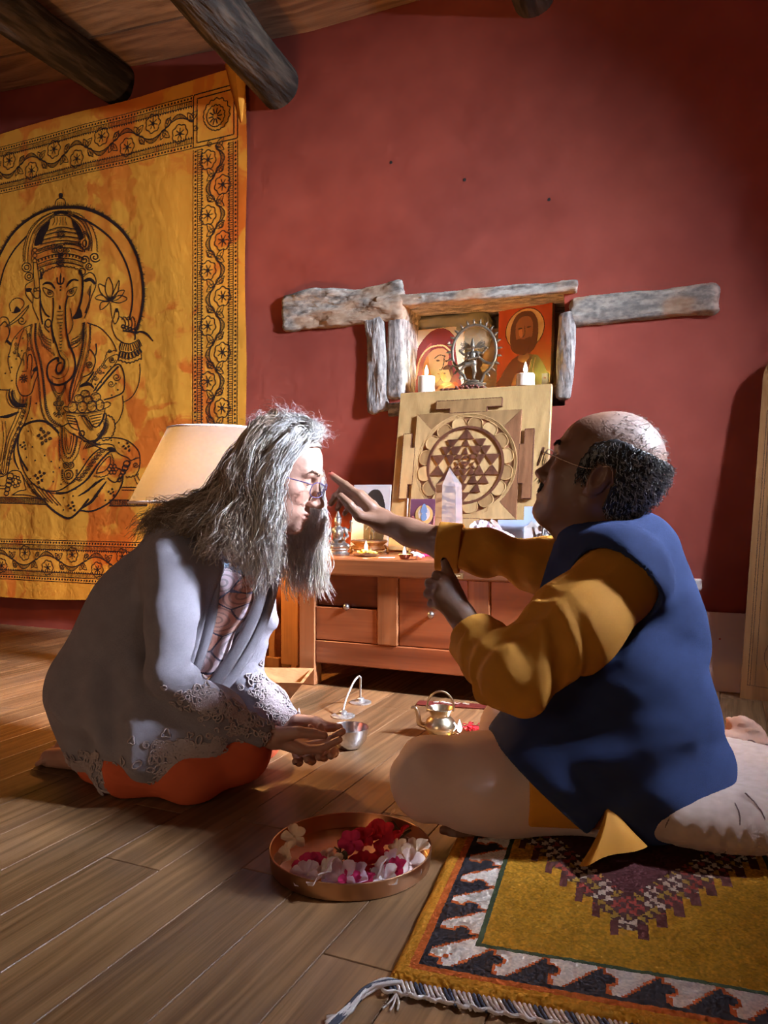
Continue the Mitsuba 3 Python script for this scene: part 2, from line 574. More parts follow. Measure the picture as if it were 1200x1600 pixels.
def log_beam(a, b, ra, rb, seed, label):
    a, b = np.array(a), np.array(b)
    n = 60
    t = np.linspace(0, 1, n)[:, None]
    p = a * (1 - t) + b * t
    p[:, 0] += 0.02 * np.sin(t[:, 0] * 9 + seed) * t[:, 0]
    m = tube(p, ra + (rb - ra) * t[:, 0], 36)
    d = m.vertices - np.vstack([np.repeat(p, 36, 0), p[0], p[-1]])
    L = np.linalg.norm(d, axis=1, keepdims=True)
    s = 1 + 0.16 * (meshkit.fbm(m.vertices * np.array([7, 2.2, 7]), 3, seed) - 0.5) * 2
    m.vertices = m.vertices + d * (s[:, None] - 1)
    return solo('log_beam', m, 'mat_log', label, 'beam', 'log beams under the ceiling', smooth=40)


log_beam((-2.96, WALL_Y + 0.05, 2.925), (-2.95, Y0, 2.88), 0.105, 0.14, 1, 'dark log beam left of the tapestry corner, meeting the wall above the cloth')
log_beam((-1.975, WALL_Y + 0.05, 2.70), (-1.55, Y0, 3.2), 0.105, 0.17, 2, 'thick rough log beam ending beside the folded tapestry corner')
log_beam((-0.735, WALL_Y + 0.05, 2.815), (-0.68, Y0, 3.15), 0.095, 0.14, 3, 'short visible end of a log beam at the top edge right of centre')

# ------------------------------------------------------------------ floor
def _plank(seed, tone):
    def fn(p, n, uv):
        w = fbm(p.y * 1.6 + seed, p.x * 7, seed * 3.1, 4)
        g = noise(p.x * 95 + w * 9, p.y * 2.2 + seed, 0.0)
        f = fbm(p.x * 420, p.y * 9, seed, 2)
        stain = smoothstep(0.45, 0.75, fbm(p.x * 5 + seed, p.y * 4.0, 1.5, 3))
        c = mix((0.092 * tone, 0.044 * tone, 0.018 * tone), (0.245 * tone, 0.130 * tone, 0.056 * tone), smoothstep(0.1, 1.0, g * 0.42 + f * 0.30 + w * 0.36))
        return mix(c, (0.10 * tone, 0.06 * tone, 0.04 * tone), stain * 0.35)
    return fn


def _floor_rough(p, n, uv):
    return 0.30 + 0.22 * fbm(p.x * 6, p.y * 3, 0.3, 3)


for i, tone in enumerate((1.0, 0.8, 1.15, 0.92, 0.7)):
    scene[f'mat_floor_{i}'] = {'type': 'bumpmap', 'arbitrary': mikit.proc(lambda p, n, uv: fbm(p.x * 220, p.y * 6, 0.0, 2) + fbm(p.x * 12, p.y * 6, 2.0, 2) * 1.4, 1e-3), 'scale': 0.0012,
                               'bsdf': {'type': 'principled', 'base_color': mikit.proc(_plank(i * 7.3, tone)), 'roughness': mikit.proc(_floor_rough), 'specular': 0.5}}
floor = struct('floor', None, None, 'worn brown wooden plank floor', 'floor')
PW = 0.137
r0 = random.Random(3)
x = X0
i = 0
while x < X1:
    y = Y0 - r0.random() * 1.2
    while y < WALL_Y:
        L = 1.25
        y0, y1 = max(y, Y0), min(y + L, WALL_Y + 0.02)
        if y1 - y0 > 0.01:
            part('plank', cbox((x + PW / 2, (y0 + y1) / 2, -0.01 - 0.0004 * r0.random()), (PW - 0.0012, y1 - y0 - 0.0014, 0.02), 0.0012), f'mat_floor_{r0.randrange(5)}', floor)
        y += L
    x += PW
    i += 1
part('subfloor', cbox(((X0 + X1) / 2, (Y0 + WALL_Y) / 2, -0.035), (X1 - X0 + 0.3, WALL_Y - Y0 + 0.3, 0.028), 0.001), 'mat_hole', floor)

# ------------------------------------------------------------------ other walls and windows, all out of view
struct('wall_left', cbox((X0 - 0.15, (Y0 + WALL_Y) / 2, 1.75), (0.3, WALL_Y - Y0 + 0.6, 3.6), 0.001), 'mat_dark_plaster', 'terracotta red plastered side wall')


def wall_with_hole(key, label, axis, pos, thick, a0, a1, holes):
    poly = sg.box(a0, -0.05, a1, 3.8)
    for h in holes:
        poly = poly.difference(sg.box(*h))
    m = extrude(poly, thick)
    v = m.vertices.copy()
    if axis == 'x':
        m.vertices = np.stack([pos + v[:, 2], v[:, 0], v[:, 1]], 1)
    else:
        m.vertices = np.stack([v[:, 0], pos - v[:, 2], v[:, 1]], 1)
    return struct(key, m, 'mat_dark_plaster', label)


W = WIN1
wall_with_hole('wall_right', 'unseen thick red plastered wall, its deep windows shaped to narrow the light', 'x', X1, 0.72, Y0 - 0.3, WALL_Y + 0.3, [(W['y0'], W['z0'], W['y1'], W['z1']), (-0.75, 1.4, -0.05, 2.25)])  # out of view; thickness chosen to narrow the beam on the back wall
wall_with_hole('wall_front', 'unseen red plastered wall across from the altar', 'y', Y0, 0.4, X0 - 0.3, X1 + 0.3, [(-2.2, 0.9, -1.0, 2.2)])  # out of view, set well back so less light bounces
mat('mat_frame', (0.30, 0.17, 0.09), 0.5)


def window(n, c, size, axis, radiance, tilt=0.0):
    """Frame, bars and an evenly glowing pane in the wall, out of view, placed to light the room."""
    k = struct(f'window_{n}', None, None, 'one of the small paned windows out of view, placed to light the room', 'window')
    w, h = size
    d = np.array([-1.0, 0, -tilt]) if axis == 'x' else np.array([0, 1.0, -tilt])
    d = d / np.linalg.norm(d)
    rt = np.cross([0, 0, 1.0], d)
    rt /= np.linalg.norm(rt)
    R = np.column_stack([rt, d, np.cross(rt, d)])
    for (cx, cz, sx, sz) in ((0, h / 2, w, 0.05), (0, -h / 2, w, 0.05), (-w / 2, 0, 0.05, h), (w / 2, 0, 0.05, h), (0, 0, 0.03, h)):
        part('window_frame', xf(cbox((cx, 0, cz), (sx, 0.05, sz), 0.004), R, c), 'mat_frame', k)
    cc = np.asarray(c) - d * 0.03
    scene[key_for('pane', k)] = {'type': 'rectangle', 'to_world': T().look_at(origin=cc.tolist(), target=(cc + d).tolist(), up=[0, 0, 1]) @ T().scale([w / 2, h / 2, 1]),
                                 'emitter': {'type': 'area', 'radiance': rgb(*radiance), 'sampling_weight': {1: 12.0, 2: 4.0, 3: 5.0}[n]}, 'bsdf': {'type': 'diffuse', 'reflectance': rgb(0.3, 0.3, 0.3)}}


window(1, (X1 + 0.66, (W['y0'] + W['y1']) / 2, (W['z0'] + W['z1']) / 2), (W['y1'] - W['y0'], W['z1'] - W['z0']), 'x', UNSEEN_DAY1, 0.9)  # out of view; main daylight, tipped down to dim the upper back wall
part('lintel_board', cbox((X1 + 0.035, (W['y0'] + W['y1']) / 2, 2.41), (0.07, W['y1'] - W['y0'] - 0.004, 0.37), 0.004), 'mat_frame', 'window_1')  # unseen board, put here to keep daylight off the upper back wall
window(2, (X1 + 0.67, -0.4, 1.825), (0.7, 0.85), 'x', UNSEEN_DAY3)  # out of view, lights the near floor and the copper tray
window(3, (-1.6, Y0 - 0.36, 1.55), (1.2, 1.3), 'y', UNSEEN_DAY2)  # out of view behind the camera, warms the surfaces facing it
# ------------------------------------------------------------------ tapestry
TX0, TX1, TZ0, TZ1, TY = -4.53, -2.112, 0.20, 2.80, 3.115


def cloth_y(x, z):
    """Depth of the hanging cloth: soft vertical folds from the rail, bulging at the bottom."""
    x, z = np.asarray(x, float), np.asarray(z, float)
    P = np.stack([x * 3.2, 0 * x, z * 0.55], -1)
    Q = np.stack([x * 11 + 0.6 * z, 0 * x + 3, z * 0.9], -1)
    W_ = np.stack([x * 26 + 9 * z, 0 * x + 9, z * 16 - 4 * x], -1)
    f = 0.030 * (meshkit.noise(P, 3) - 0.5) + 0.010 * (meshkit.noise(Q, 5) - 0.5) + 0.0022 * (meshkit.fbm(W_, 3, 8) - 0.5)
    hang = np.clip((TZ1 - z) / (TZ1 - TZ0), 0, 1)
    return TY + f * (0.35 + 0.65 * hang) - 0.010 * hang


def edge_z(x):
    return TZ1 + 0.006 * np.sin(x * 5)


def bottom_z(x):
    return TZ0 + 0.03 * np.sin((x + 2.9) * 2.2)


def _cloth_c(p, n, uv):
    # marbled dye: orange clouds with feathered edges on saffron
    wx_ = fbm(p.x * 4 + 5, p.z * 4, 0.0, 3)
    wz_ = fbm(p.x * 4 + 9, p.z * 4 + 3, 5.0, 3)
    a = fbm(p.x * 5.6 + wx_ * 2.6, p.z * 5.0 + wz_ * 2.6, 2.0, 5)
    b = fbm(p.x * 30, p.z * 30, 7.0, 3)
    c = mix((0.66, 0.285, 0.030), (0.55, 0.105, 0.010), smoothstep(0.48, 0.62, a + 0.10 * (b - 0.5)) * 0.85)
    return mix(c, (0.78, 0.38, 0.045), smoothstep(0.35, 0.8, fbm(p.x * 2 + 11, p.z * 1.5, 1.0, 3)) * 0.35)


scene['mat_tapestry'] = {'type': 'twosided', 'bsdf': {'type': 'bumpmap', 'arbitrary': mikit.proc(lambda p, n, uv: fbm(p.x * 30 + p.z * 14, p.z * 22 - p.x * 9, 0.0, 3), 2e-3), 'scale': 0.003,
                         'bsdf': {'type': 'principled', 'base_color': mikit.proc(_cloth_c), 'roughness': 0.7, 'sheen': 0.5, 'specular': 0.3}}}
mat('mat_ink', (0.022, 0.012, 0.010), 0.75, spec=0.2, two=True)
mat('mat_ink_shade', (0.25, 0.08, 0.015), 0.8, spec=0.2, two=True)
tapestry = thing('tapestry', 'saffron and orange printed cotton wall hanging with a seated elephant-headed figure and vine borders', 'tapestry')
nx_, nz_ = 260, 280
xs, ts = np.linspace(TX0, TX1, nx_), np.linspace(0, 1, nz_)
X = np.repeat(xs[None], nz_, 0)
Z = bottom_z(X) + (edge_z(X) - bottom_z(X)) * ts[:, None]
X = X + (np.abs((X - TX1)) < 0.3) * 0.006 * np.sin(Z * 6)
Yc = cloth_y(X, Z)
m = grid_mesh(X, Yc, Z)
m2 = m.copy()
m2.vertices[:, 1] += 0.002
m2.faces = m2.faces[:, ::-1]
part('cloth', cat_([m, m2]), 'mat_tapestry', tapestry, smooth=True)
# the top right corner flops forward over its peg
U, V = np.meshgrid(np.linspace(0, 1, 22), np.linspace(0, 1, 20))
ang = np.radians(200) - U * np.radians(275)
rr_c = 0.050 * (1 - V) ** 0.8 + 0.003
Xc = TX1 - 0.035 + 0.03 * V + rr_c * 1.15 * np.cos(ang) - 0.03 * V * 0
Yc2 = TY - 0.030 - rr_c * 0.75 * np.sin(ang) * -1 * 0.8 - 0.004
Zc = TZ1 + 0.016 - V * 0.30 - 0.075 * np.clip(U - 0.45, 0, 1) * (1 - V) + 0.02 * np.sin(ang) * (1 - V)
part('folded_corner', grid_mesh(Xc, Yc2, Zc), 'mat_tapestry', tapestry, smooth=True)
mat('mat_batten', (0.30, 0.24, 0.20), 0.7)
part('hanging_batten', cbox(((TX0 + TX1) / 2 + 0.025, WALL_Y - 0.022, TZ1 - 0.005), (TX1 - TX0 + 0.03, 0.034, 0.03), 0.004), 'mat_batten', tapestry)

_ink = []       # (polyline (n, 2) in x, z; half widths)


def ribbon(P, w, off=0.0016):
    """Strip of print along P (n, 2) with half width w (scalar or per point)."""
    P = np.asarray(P, float)
    if len(P) < 2:
        return None
    t = np.gradient(P, axis=0)
    t /= np.linalg.norm(t, axis=1, keepdims=True) + 1e-12
    nrm = np.stack([-t[:, 1], t[:, 0]], 1)
    w = np.broadcast_to(np.asarray(w, float), (len(P),))[:, None]
    A, B = P + nrm * w, P - nrm * w
    v2 = np.stack([A, B], 1).reshape(-1, 2)
    v = np.stack([v2[:, 0], cloth_y(v2[:, 0], v2[:, 1]) - off, v2[:, 1]], 1)
    i = np.arange(len(P) - 1) * 2
    f = np.vstack([np.stack([i, i + 1, i + 3], 1), np.stack([i, i + 3, i + 2], 1)])
    return v, f


def resample(P, step=0.012):
    P = np.asarray(P, float)
    d = np.r_[0, np.cumsum(np.linalg.norm(np.diff(P, axis=0), axis=1))]
    n = max(2, int(d[-1] / step) + 1)
    s = np.linspace(0, d[-1], n)
    return np.stack([np.interp(s, d, P[:, 0]), np.interp(s, d, P[:, 1])], 1)


def line(P, w=0.0022, step=0.012):
    r = ribbon(resample(P, step), w)
    if r:
        _ink.append(r)


def fill(poly, off=0.0012, sink=None):
    """Solid print: a polygon in (x, z) laid on the cloth."""
    for g in getattr(poly, 'geoms', [poly]):
        if g.geom_type != 'Polygon' or g.area < 1e-7:
            continue
        g = g.segmentize(0.03)
        v2, f = trimesh.creation.triangulate_polygon(g, engine='earcut')
        v = np.stack([v2[:, 0], cloth_y(v2[:, 0], v2[:, 1]) - off, v2[:, 1]], 1)
        (_ink if sink is None else sink).append((v, f))


def disc(x, z, r, n=10):
    a = np.arange(n) * 2 * np.pi / n
    fill(sg.Polygon(np.stack([x + r * np.cos(a), z + r * np.sin(a)], 1)))


def ring(x, z, r, w=0.002, n=18):
    a = np.linspace(0, 2 * np.pi, n)
    line(np.stack([x + r * np.cos(a), z + r * np.sin(a)], 1), w, 0.006)


# --- borders, in a frame (s along, t across), mapped by f(s, t) -> (x, z)
def border(f, L, B, rep):
    """Beaded double lines, saw teeth and a flowering vine in a band of width B and length L."""
    def ln(pts, w=0.0018, step=0.012):
        line(np.array([f(*q) for q in pts]), w, step)
    for side in (0, 1):
        e = (lambda t: t) if side == 0 else (lambda t: B - t)
        for t in (0.0, 0.026, 0.050):
            ln([(0, e(t)), (L, e(t))], 0.0016)
        n = int(L / 0.020)
        for i in range(n):
            s = (i + 0.5) * L / n
            q = f(s, e(0.013))
            a = np.arange(6) * np.pi / 3
            fill(sg.Polygon([f(s + 0.0058 * math.cos(k), e(0.013) + 0.0058 * math.sin(k)) for k in a]))
        n = int(L / 0.011)
        for i in range(n):
            s = (i + 0.5) * L / n
            r = ribbon(np.array([f(s, e(0.028)), f(s, e(0.048))]), 0.0014)
            _ink.append(r)
        n = int(L / 0.016)
        for i in range(n):
            s = (i + 0.5) * L / n
            fill(sg.Polygon([f(s - 0.006, e(0.050)), f(s + 0.006, e(0.050)), f(s, e(0.061))]))
    mid, amp = B / 2, B * 0.13
    n = max(1, round(L / rep))
    P = L / n
    st = np.linspace(0, L, int(L / 0.012))
    vine = lambda s: mid + amp * np.sin(2 * np.pi * s / P)
    ln(list(zip(st, vine(st))), 0.0024)
    for i in range(n):
        for h in (0, 1):
            sg_ = 1 if h == 0 else -1
            s0 = (i + 0.25 + 0.5 * h) * P
            # hatched crescent on the crest
            a = np.linspace(-0.17 * P, 0.17 * P, 14)
            t0 = vine(s0 + a)
            hgt = 0.022 * np.cos(a / (0.17 * P) * np.pi / 2)
            ln(list(zip(s0 + a, t0 + sg_ * hgt)), 0.0018)
            for q, tt, hh in list(zip(s0 + a, t0, hgt))[1:-1]:
                _ink.append(ribbon(np.array([f(q, tt), f(q, tt + sg_ * hh)]), 0.0016))
            # flower in the hollow below the crest
            fs, ft = s0 + 0.02 * P, mid - sg_ * amp * 1.15 - sg_ * 0.004
            R = B * 0.185
            th = np.linspace(0, 2 * np.pi, 50)
            rr = R * (0.82 + 0.2 * np.abs(np.cos(th * 3.5)))
            ln(list(zip(fs + rr * np.cos(th), ft + rr * np.sin(th))), 0.0022, 0.005)
            for k_ in range(7):
                an = k_ * 2 * np.pi / 7 + 0.3
                ln([(fs, ft), (fs + 0.6 * R * math.cos(an), ft + 0.6 * R * math.sin(an))], 0.0022, 0.01)
            fill(sg.Polygon([f(fs + 0.2 * R * math.cos(k_), ft + 0.2 * R * math.sin(k_)) for k_ in np.arange(8) * np.pi / 4]))
            # leaves
            for ds, an in ((-0.24, 1.0), (0.25, 2.1), (0.20, 0.7)):
                bs = s0 + ds * P
                bt = float(vine(bs))
                l = B * 0.23
                d = np.array([math.cos(an), sg_ * math.sin(an)])
                nn = np.array([-d[1], d[0]])
                u_ = np.linspace(0, 1, 9)
                wv = 0.26 * l * np.sin(np.pi * u_ ** 0.8)
                A = np.array([bs, bt]) + u_[:, None] * l * d + wv[:, None] * nn
                C_ = np.array([bs, bt]) + u_[:, None] * l * d - wv[:, None] * nn
                ln(A, 0.0018, 0.008)
                ln(C_, 0.0018, 0.008)
                ln([(bs, bt), tuple(np.array([bs, bt]) + 0.7 * l * d)], 0.0014)
            # curl
            cs, ct = s0 + 0.30 * P, float(vine(s0 + 0.30 * P)) - sg_ * 0.012
            a2 = np.linspace(0, 3.6 * np.pi / 2 * 1.4, 22)
            rr = 0.017 * (1 - a2 / a2[-1] * 0.75)
            ln(list(zip(cs + rr * np.cos(a2), ct - sg_ * (0.01 + rr * np.sin(a2)))), 0.002, 0.004)


BW = 0.262
xi = TX1 - 0.045          # outer line of the right border
zt = TZ1 - 0.075          # outer line of the top border
zb = TZ0 + 0.075
border(lambda s, t: (xi - t, zb + s), zt - zb - BW - 0.01, BW, 0.285)
border(lambda s, t: (TX0 + 0.045 + t, zb + s), zt - zb - BW - 0.01, BW, 0.285)
border(lambda s, t: (TX0 + 0.05 + s, zt - t), xi - BW - TX0 - 0.055, BW, 0.33)
border(lambda s, t: (TX0 + 0.32 + s, zb + t), xi - BW - TX0 - 0.33, BW * 0.86, 0.36)
# corner square with a pointed leaf
for cx_ in (xi - BW / 2,):
    cz = zt - BW / 2
    for r in (BW / 2, BW / 2 - 0.022):
        line([(cx_ - r, cz - r), (cx_ + r, cz - r), (cx_ + r, cz + r), (cx_ - r, cz + r), (cx_ - r, cz - r)], 0.0024)
    for sc in (1.0, 0.68):
        th = np.linspace(0, 2 * np.pi, 70)
        rr = 0.075 * sc * (1 + 0.06 * np.cos(th * 18)) * (1 + 0.35 * np.cos(th - 0.8))
        line(np.stack([cx_ + rr * np.cos(th) - 0.01, cz + rr * np.sin(th) - 0.01], 1), 0.0022, 0.006)
    for k_ in range(10):
        a = k_ * np.pi / 5
        line([(cx_ + 0.012 * math.cos(a), cz + 0.012 * math.sin(a)), (cx_ + 0.04 * math.cos(a), cz + 0.04 * math.sin(a))], 0.003)

# --- the seated figure, traced stroke by stroke on the cloth plane
def tp(pts, oy, sc=4.8):
    q = [ony(X_ / sc, oy + Y_ / sc, TY) for X_, Y_ in pts]
    return np.array([(v[0], v[2]) for v in q])


def S(oy, pts, w=0.0024, n=6, closed=False, taper=False):
    P = spline(tp(pts, oy), n, closed)
    P = resample(P, 0.010)
    ww = w * (0.35 + 0.65 * np.sin(np.linspace(0, np.pi, len(P)))) if taper else w
    r = ribbon(P, ww)
    if r:
        _ink.append(r)
    return P


def F(oy, pts, n=5):
    P = spline(tp(pts, oy), n, True)
    g = sg.Polygon(P).buffer(0)
    fill(g)


def scallop(oy, pts, amp=10, freq=26, w=0.002, sc=4.8, side=1):
    """A wavy line along a traced path; freq = wavelength in traced pixels."""
    P = spline(np.array(pts, float), 10)
    P = resample(P, 3.0)
    d = np.r_[0, np.cumsum(np.linalg.norm(np.diff(P, axis=0), axis=1))]
    t = np.gradient(P, axis=0)
    t /= np.linalg.norm(t, axis=1, keepdims=True)
    nn = np.stack([-t[:, 1], t[:, 0]], 1)
    Q = P + side * nn * (amp * np.abs(np.sin(np.pi * d / freq)))[:, None]
    line(tp(Q, oy), w, 0.004)


def teeth(oy, pts, l=14, gap=15, w=0.0035, side=1):
    P = spline(np.array(pts, float), 10)
    P = resample(P, gap)
    t = np.gradient(P, axis=0)
    t /= np.linalg.norm(t, axis=1, keepdims=True)
    nn = np.stack([-t[:, 1], t[:, 0]], 1)
    for a, b in zip(P, P + side * nn * l):
        _ink.append(ribbon(tp([a, b], oy), w))


def spiral(oy, cx, cy, r, turns=1.4, w=0.002, a0=0.0, sgn=1):
    a = np.linspace(0, turns * 2 * np.pi, 26)
    rr = r * (1 - 0.8 * a / a[-1])
    line(tp(np.stack([cx + rr * np.cos(a0 + sgn * a), cy + rr * np.sin(a0 + sgn * a)], 1), oy), w, 0.003)


def dots(oy, pts, r=5):
    for X_, Y_ in pts:
        F(oy, [(X_ + r * math.cos(a), Y_ + r * math.sin(a)) for a in np.arange(6) * np.pi / 3], 2)


def circ(oy, cx, cy, r, w=0.002, ry=None):
    a = np.linspace(0, 2 * np.pi, 24)
    line(tp(np.stack([cx + r * np.cos(a), cy + (ry or r) * np.sin(a)], 1), oy), w, 0.005)


A_, B_, C_ = 290, 500, 640
# halo: outer brushed ring, inner ring (the part beyond the left edge mirrors the right)
halo_o = [(1020, 1110), (1060, 990), (1083, 830), (1070, 670), (1020, 500), (930, 350), (800, 240), (650, 178), (500, 165), (370, 178), (230, 240), (110, 340), (20, 480), (-60, 660), (-90, 830), (-80, 1000), (-30, 1150)]
P = spline(tp(halo_o, A_), 14)
_ink.append(ribbon(resample(P, 0.01), 0.0075))
rb = random.Random(5)
Pr = resample(P, 0.004)
for i in range(len(Pr)):
    c0 = tp([(460, 700)], A_)[0]
    d = Pr[i] - c0
    d /= np.linalg.norm(d)
    l = 0.010 + 0.014 * rb.random()
    a = np.array([d[0], d[1]]) + 0.5 * np.array([rb.random() - 0.5, rb.random() - 0.5])
    _ink.append(ribbon(np.array([Pr[i], Pr[i] + a * l]), np.array([0.0022, 0.0005])))
halo_i = [(978, 1010), (1000, 860), (985, 700), (930, 540), (840, 400), (700, 290), (560, 230)]
S(A_, halo_i, 0.0048, 12)
S(A_, [(200, 375), (100, 490), (30, 630), (-10, 800), (-20, 960), (0, 1080)], 0.0048, 12)
# crown
F(A_, [(445, 60), (472, 62), (470, 90), (447, 92)])
S(A_, [(418, 170), (420, 120), (440, 98), (475, 98), (495, 120), (498, 165)])
for q in (435, 450, 465, 480):
    S(A_, [(q, 165), (q, 125)], 0.0014)
F(A_, [(410, 195), (460, 188), (510, 195), (508, 220), (460, 212), (412, 222)])
S(A_, [(362, 320), (375, 250), (410, 226), (510, 226), (545, 250), (556, 305)])
for k_ in range(5):
    S(A_, [(395 + k_ * 28, 300), (415 + k_ * 20, 262), (405 + k_ * 24, 236)], 0.0016)
S(A_, [(310, 440), (330, 380), (362, 320)])
S(A_, [(556, 305), (590, 360), (608, 410)])
for y0_, x0_, x1_ in ((330, 358, 570), (362, 340, 590), (398, 322, 602), (430, 300, 612)):
    S(A_, [(x0_, y0_ + 8), (460, y0_ - 18), (x1_, y0_)])
    teeth(A_, [(x0_, y0_ + 8), (460, y0_ - 18), (x1_, y0_)], 14, 12, 0.0014)
F(A_, [(258, 450), (265, 390), (300, 320), (375, 262), (360, 320), (330, 380), (312, 430)])
F(A_, [(552, 260), (600, 300), (636, 370), (640, 400), (612, 410), (590, 355), (560, 300)])
for y0_ in (470, 500, 545, 580, 612):
    S(A_, [(275, y0_ + 12), (360, y0_ - 18), (460, y0_ - 34), (560, y0_ - 24), (640, y0_ + 2)], 0.0024)
teeth(A_, [(285, 602), (370, 572), (460, 556), (560, 568), (640, 590)], 20, 13, 0.0016, 1)
teeth(A_, [(285, 552), (370, 526), (460, 514), (560, 522), (640, 545)], 20, 26, 0.0045, 1)
for k_ in range(8):
    spiral(A_, 292 + k_ * 24, 482 - 30 * math.sin(k_ / 7 * 1.6), 12, 1.3)
    spiral(A_, 490 + k_ * 18, 436 + k_ * 2, 10, 1.3, sgn=-1)
scallop(A_, [(310, 650), (390, 612), (460, 600), (560, 612), (630, 640)], 10, 30, 0.0024)
for (cx_, cy_, r_) in ((458, 362, 20), (456, 482, 26), (456, 580, 20), (456, 528, 12)):
    circ(A_, cx_, cy_, r_, 0.0026)
    circ(A_, cx_, cy_, r_ * 0.45, 0.0026)
    for k_ in range(8):
        a = k_ * np.pi / 4
        circ(A_, cx_ + r_ * 1.45 * math.cos(a), cy_ + r_ * 1.45 * math.sin(a), r_ * 0.4, 0.0018)
for cx_ in (405, 512):
    spiral(A_, cx_, 488, 18, 1.5)
# arch of garland on both sides of the crown
for off in (0, 22, 48):
    S(A_, [(185 + off, 580), (190 + off, 470), (225 + off, 350), (300 + off * 0.7, 255 + off * 0.6), (412, 196 + off * 0.7)], 0.002)
    S(A_, [(700 - off, 495), (705 - off, 420), (680 - off, 330), (630 - off * 0.8, 255 + off * 0.5), (505, 196 + off * 0.6)], 0.002)
scallop(A_, [(168, 570), (172, 460), (215, 330), (300, 240), (412, 188)], 9, 24, side=1)
scallop(A_, [(748, 500), (738, 400), (700, 300), (620, 222), (510, 185)], 9, 24, side=-1)
teeth(A_, [(245, 350), (310, 268), (412, 206)], 18, 10, 0.0013, 1)
teeth(A_, [(695, 490), (702, 410), (675, 325), (620, 250), (510, 204)], 18, 10, 0.0013, -1)
for (cx_, cy_, r_) in ((198, 612, 34), (198, 612, 17), (215, 680, 30), (215, 680, 14), (260, 483, 16), (260, 523, 16), (260, 562, 16)):
    circ(A_, cx_, cy_, r_, 0.0024)
for (cx_, cy_, r_, s_) in ((725, 540, 40, 1), (650, 565, 36, -1), (685, 610, 30, 1)):
    spiral(A_, cx_, cy_, r_, 1.6, 0.003, 0.5, s_)
S(A_, [(650, 490), (615, 450), (618, 410), (650, 362), (682, 410), (684, 450), (650, 490)], 0.0024)
circ(A_, 650, 440, 14, 0.003, 26)
scallop(A_, [(650, 505), (605, 460), (605, 400), (650, 345), (695, 400), (697, 460), (650, 505)], 9, 22)
# ear pendant left, ears
S(A_, [(248, 575), (250, 680), (258, 760), (250, 820), (262, 842)])
S(A_, [(275, 575), (290, 680), (296, 770), (292, 840), (262, 842)])
for (cx_, cy_) in ((262, 780), (286, 776)):
    circ(A_, cx_, cy_, 13)
S(A_, [(290, 640), (318, 620), (322, 660), (296, 700)], 0.003)
S(A_, [(240, 712), (195, 742), (190, 770), (222, 790), (246, 830), (246, 910), (290, 1010)])
S(A_, [(190, 770), (195, 820), (240, 880)])
F(A_, [(190, 770), (235, 770), (222, 792), (196, 795)])
S(A_, [(300, 860), (305, 960), (320, 1040)], 0.005)
S(A_, [(640, 690), (690, 656), (728, 690), (732, 760), (702, 840), (680, 930), (650, 1000)])
F(A_, [(645, 712), (690, 695), (728, 728), (722, 748), (690, 720), (660, 730)])
for k_ in range(5):
    S(A_, [(668 + k_ * 8, 800 - k_ * 14), (690, 850), (655 + k_ * 2, 960)], 0.0016)
circ(A_, 632, 650, 26, 0.0026)
# face and trunk
S(A_, [(612, 640), (634, 700), (634, 800), (620, 880), (590, 960), (562, 1000)], 0.007)
F(A_, [(560, 1000), (612, 925), (632, 985), (600, 1000)])
S(A_, [(300, 780), (305, 880), (340, 960), (372, 985)], 0.004)
F(A_, [(318, 690), (300, 700)] + [(300, 640), (306, 640)])
F(A_, [(316, 745), (340, 722), (385, 726), (415, 765), (412, 778), (380, 742), (345, 738)])
F(A_, [(502, 770), (520, 725), (560, 702), (600, 712), (596, 720), (560, 716), (525, 745)])
for s_, pts in ((1, [(320, 765), (362, 778), (402, 800), (400, 830), (362, 832), (335, 805)]), (-1, [(590, 765), (548, 778), (512, 800), (514, 830), (552, 832), (578, 805)])):
    S(A_, pts, 0.0022, 6, True)
for cx_, cy_ in ((374, 800), (546, 795)):
    circ(A_, cx_, cy_, 17, 0.0024)
    F(A_, [(cx_ + 9 * math.cos(a), cy_ + 9 * math.sin(a)) for a in np.arange(8) * np.pi / 4], 2)
F(A_, [(452, 690), (458, 655), (464, 690), (459, 705)])
S(A_, [(432, 690), (436, 730), (458, 738), (480, 730), (484, 690)], 0.0042)
S(A_, [(458, 700), (458, 745)], 0.0045)
dots(A_, [(458, 760), (458, 785)], 7)
F(A_, [(446, 920), (453, 897), (461, 920), (453, 930)])
S(A_, [(400, 840), (402, 900), (398, 990), (386, 1060), (405, 1180)], 0.0045)
S(A_, [(516, 835), (500, 900), (500, 1000), (512, 1120), (535, 1220)], 0.0052)
S(A_, [(540, 925), (548, 985), (560, 1040), (545, 1090), (522, 1120)], 0.0026)
circ(A_, 362, 1032, 22, 0.003, 30)
S(A_, [(340, 1010), (335, 1060), (372, 1100)], 0.003)
for k_ in range(4):
    scallop(A_, [(432, 940 + k_ * 28), (478, 940 + k_ * 28)], 9, 14)
for k_ in range(9):
    y_ = 1045 + k_ * 24
    _ink.append(ribbon(tp([(452, y_), (462, y_ + 8), (472, y_)], A_), 0.0026))
# trunk below, curling to the left
S(B_, [(386, 30), (400, 110), (430, 200), (455, 270), (488, 300)], 0.005)
S(B_, [(512, 110), (535, 190), (568, 270), (578, 350), (560, 420), (510, 470), (440, 488), (380, 465), (355, 400), (365, 330), (410, 292), (440, 285)], 0.0058)
S(B_, [(488, 300), (490, 340), (470, 385), (440, 402), (425, 370), (440, 330), (470, 320)], 0.005)
teeth(B_, [(488, 300), (492, 345), (470, 390), (440, 405), (422, 372)], 12, 7, 0.0018, -1)
F(B_, [(432, 310), (432, 290), (445, 280), (450, 300), (446, 318)])
S(B_, [(470, 240), (520, 300), (530, 360), (500, 420), (440, 440), (390, 420)], 0.0014)
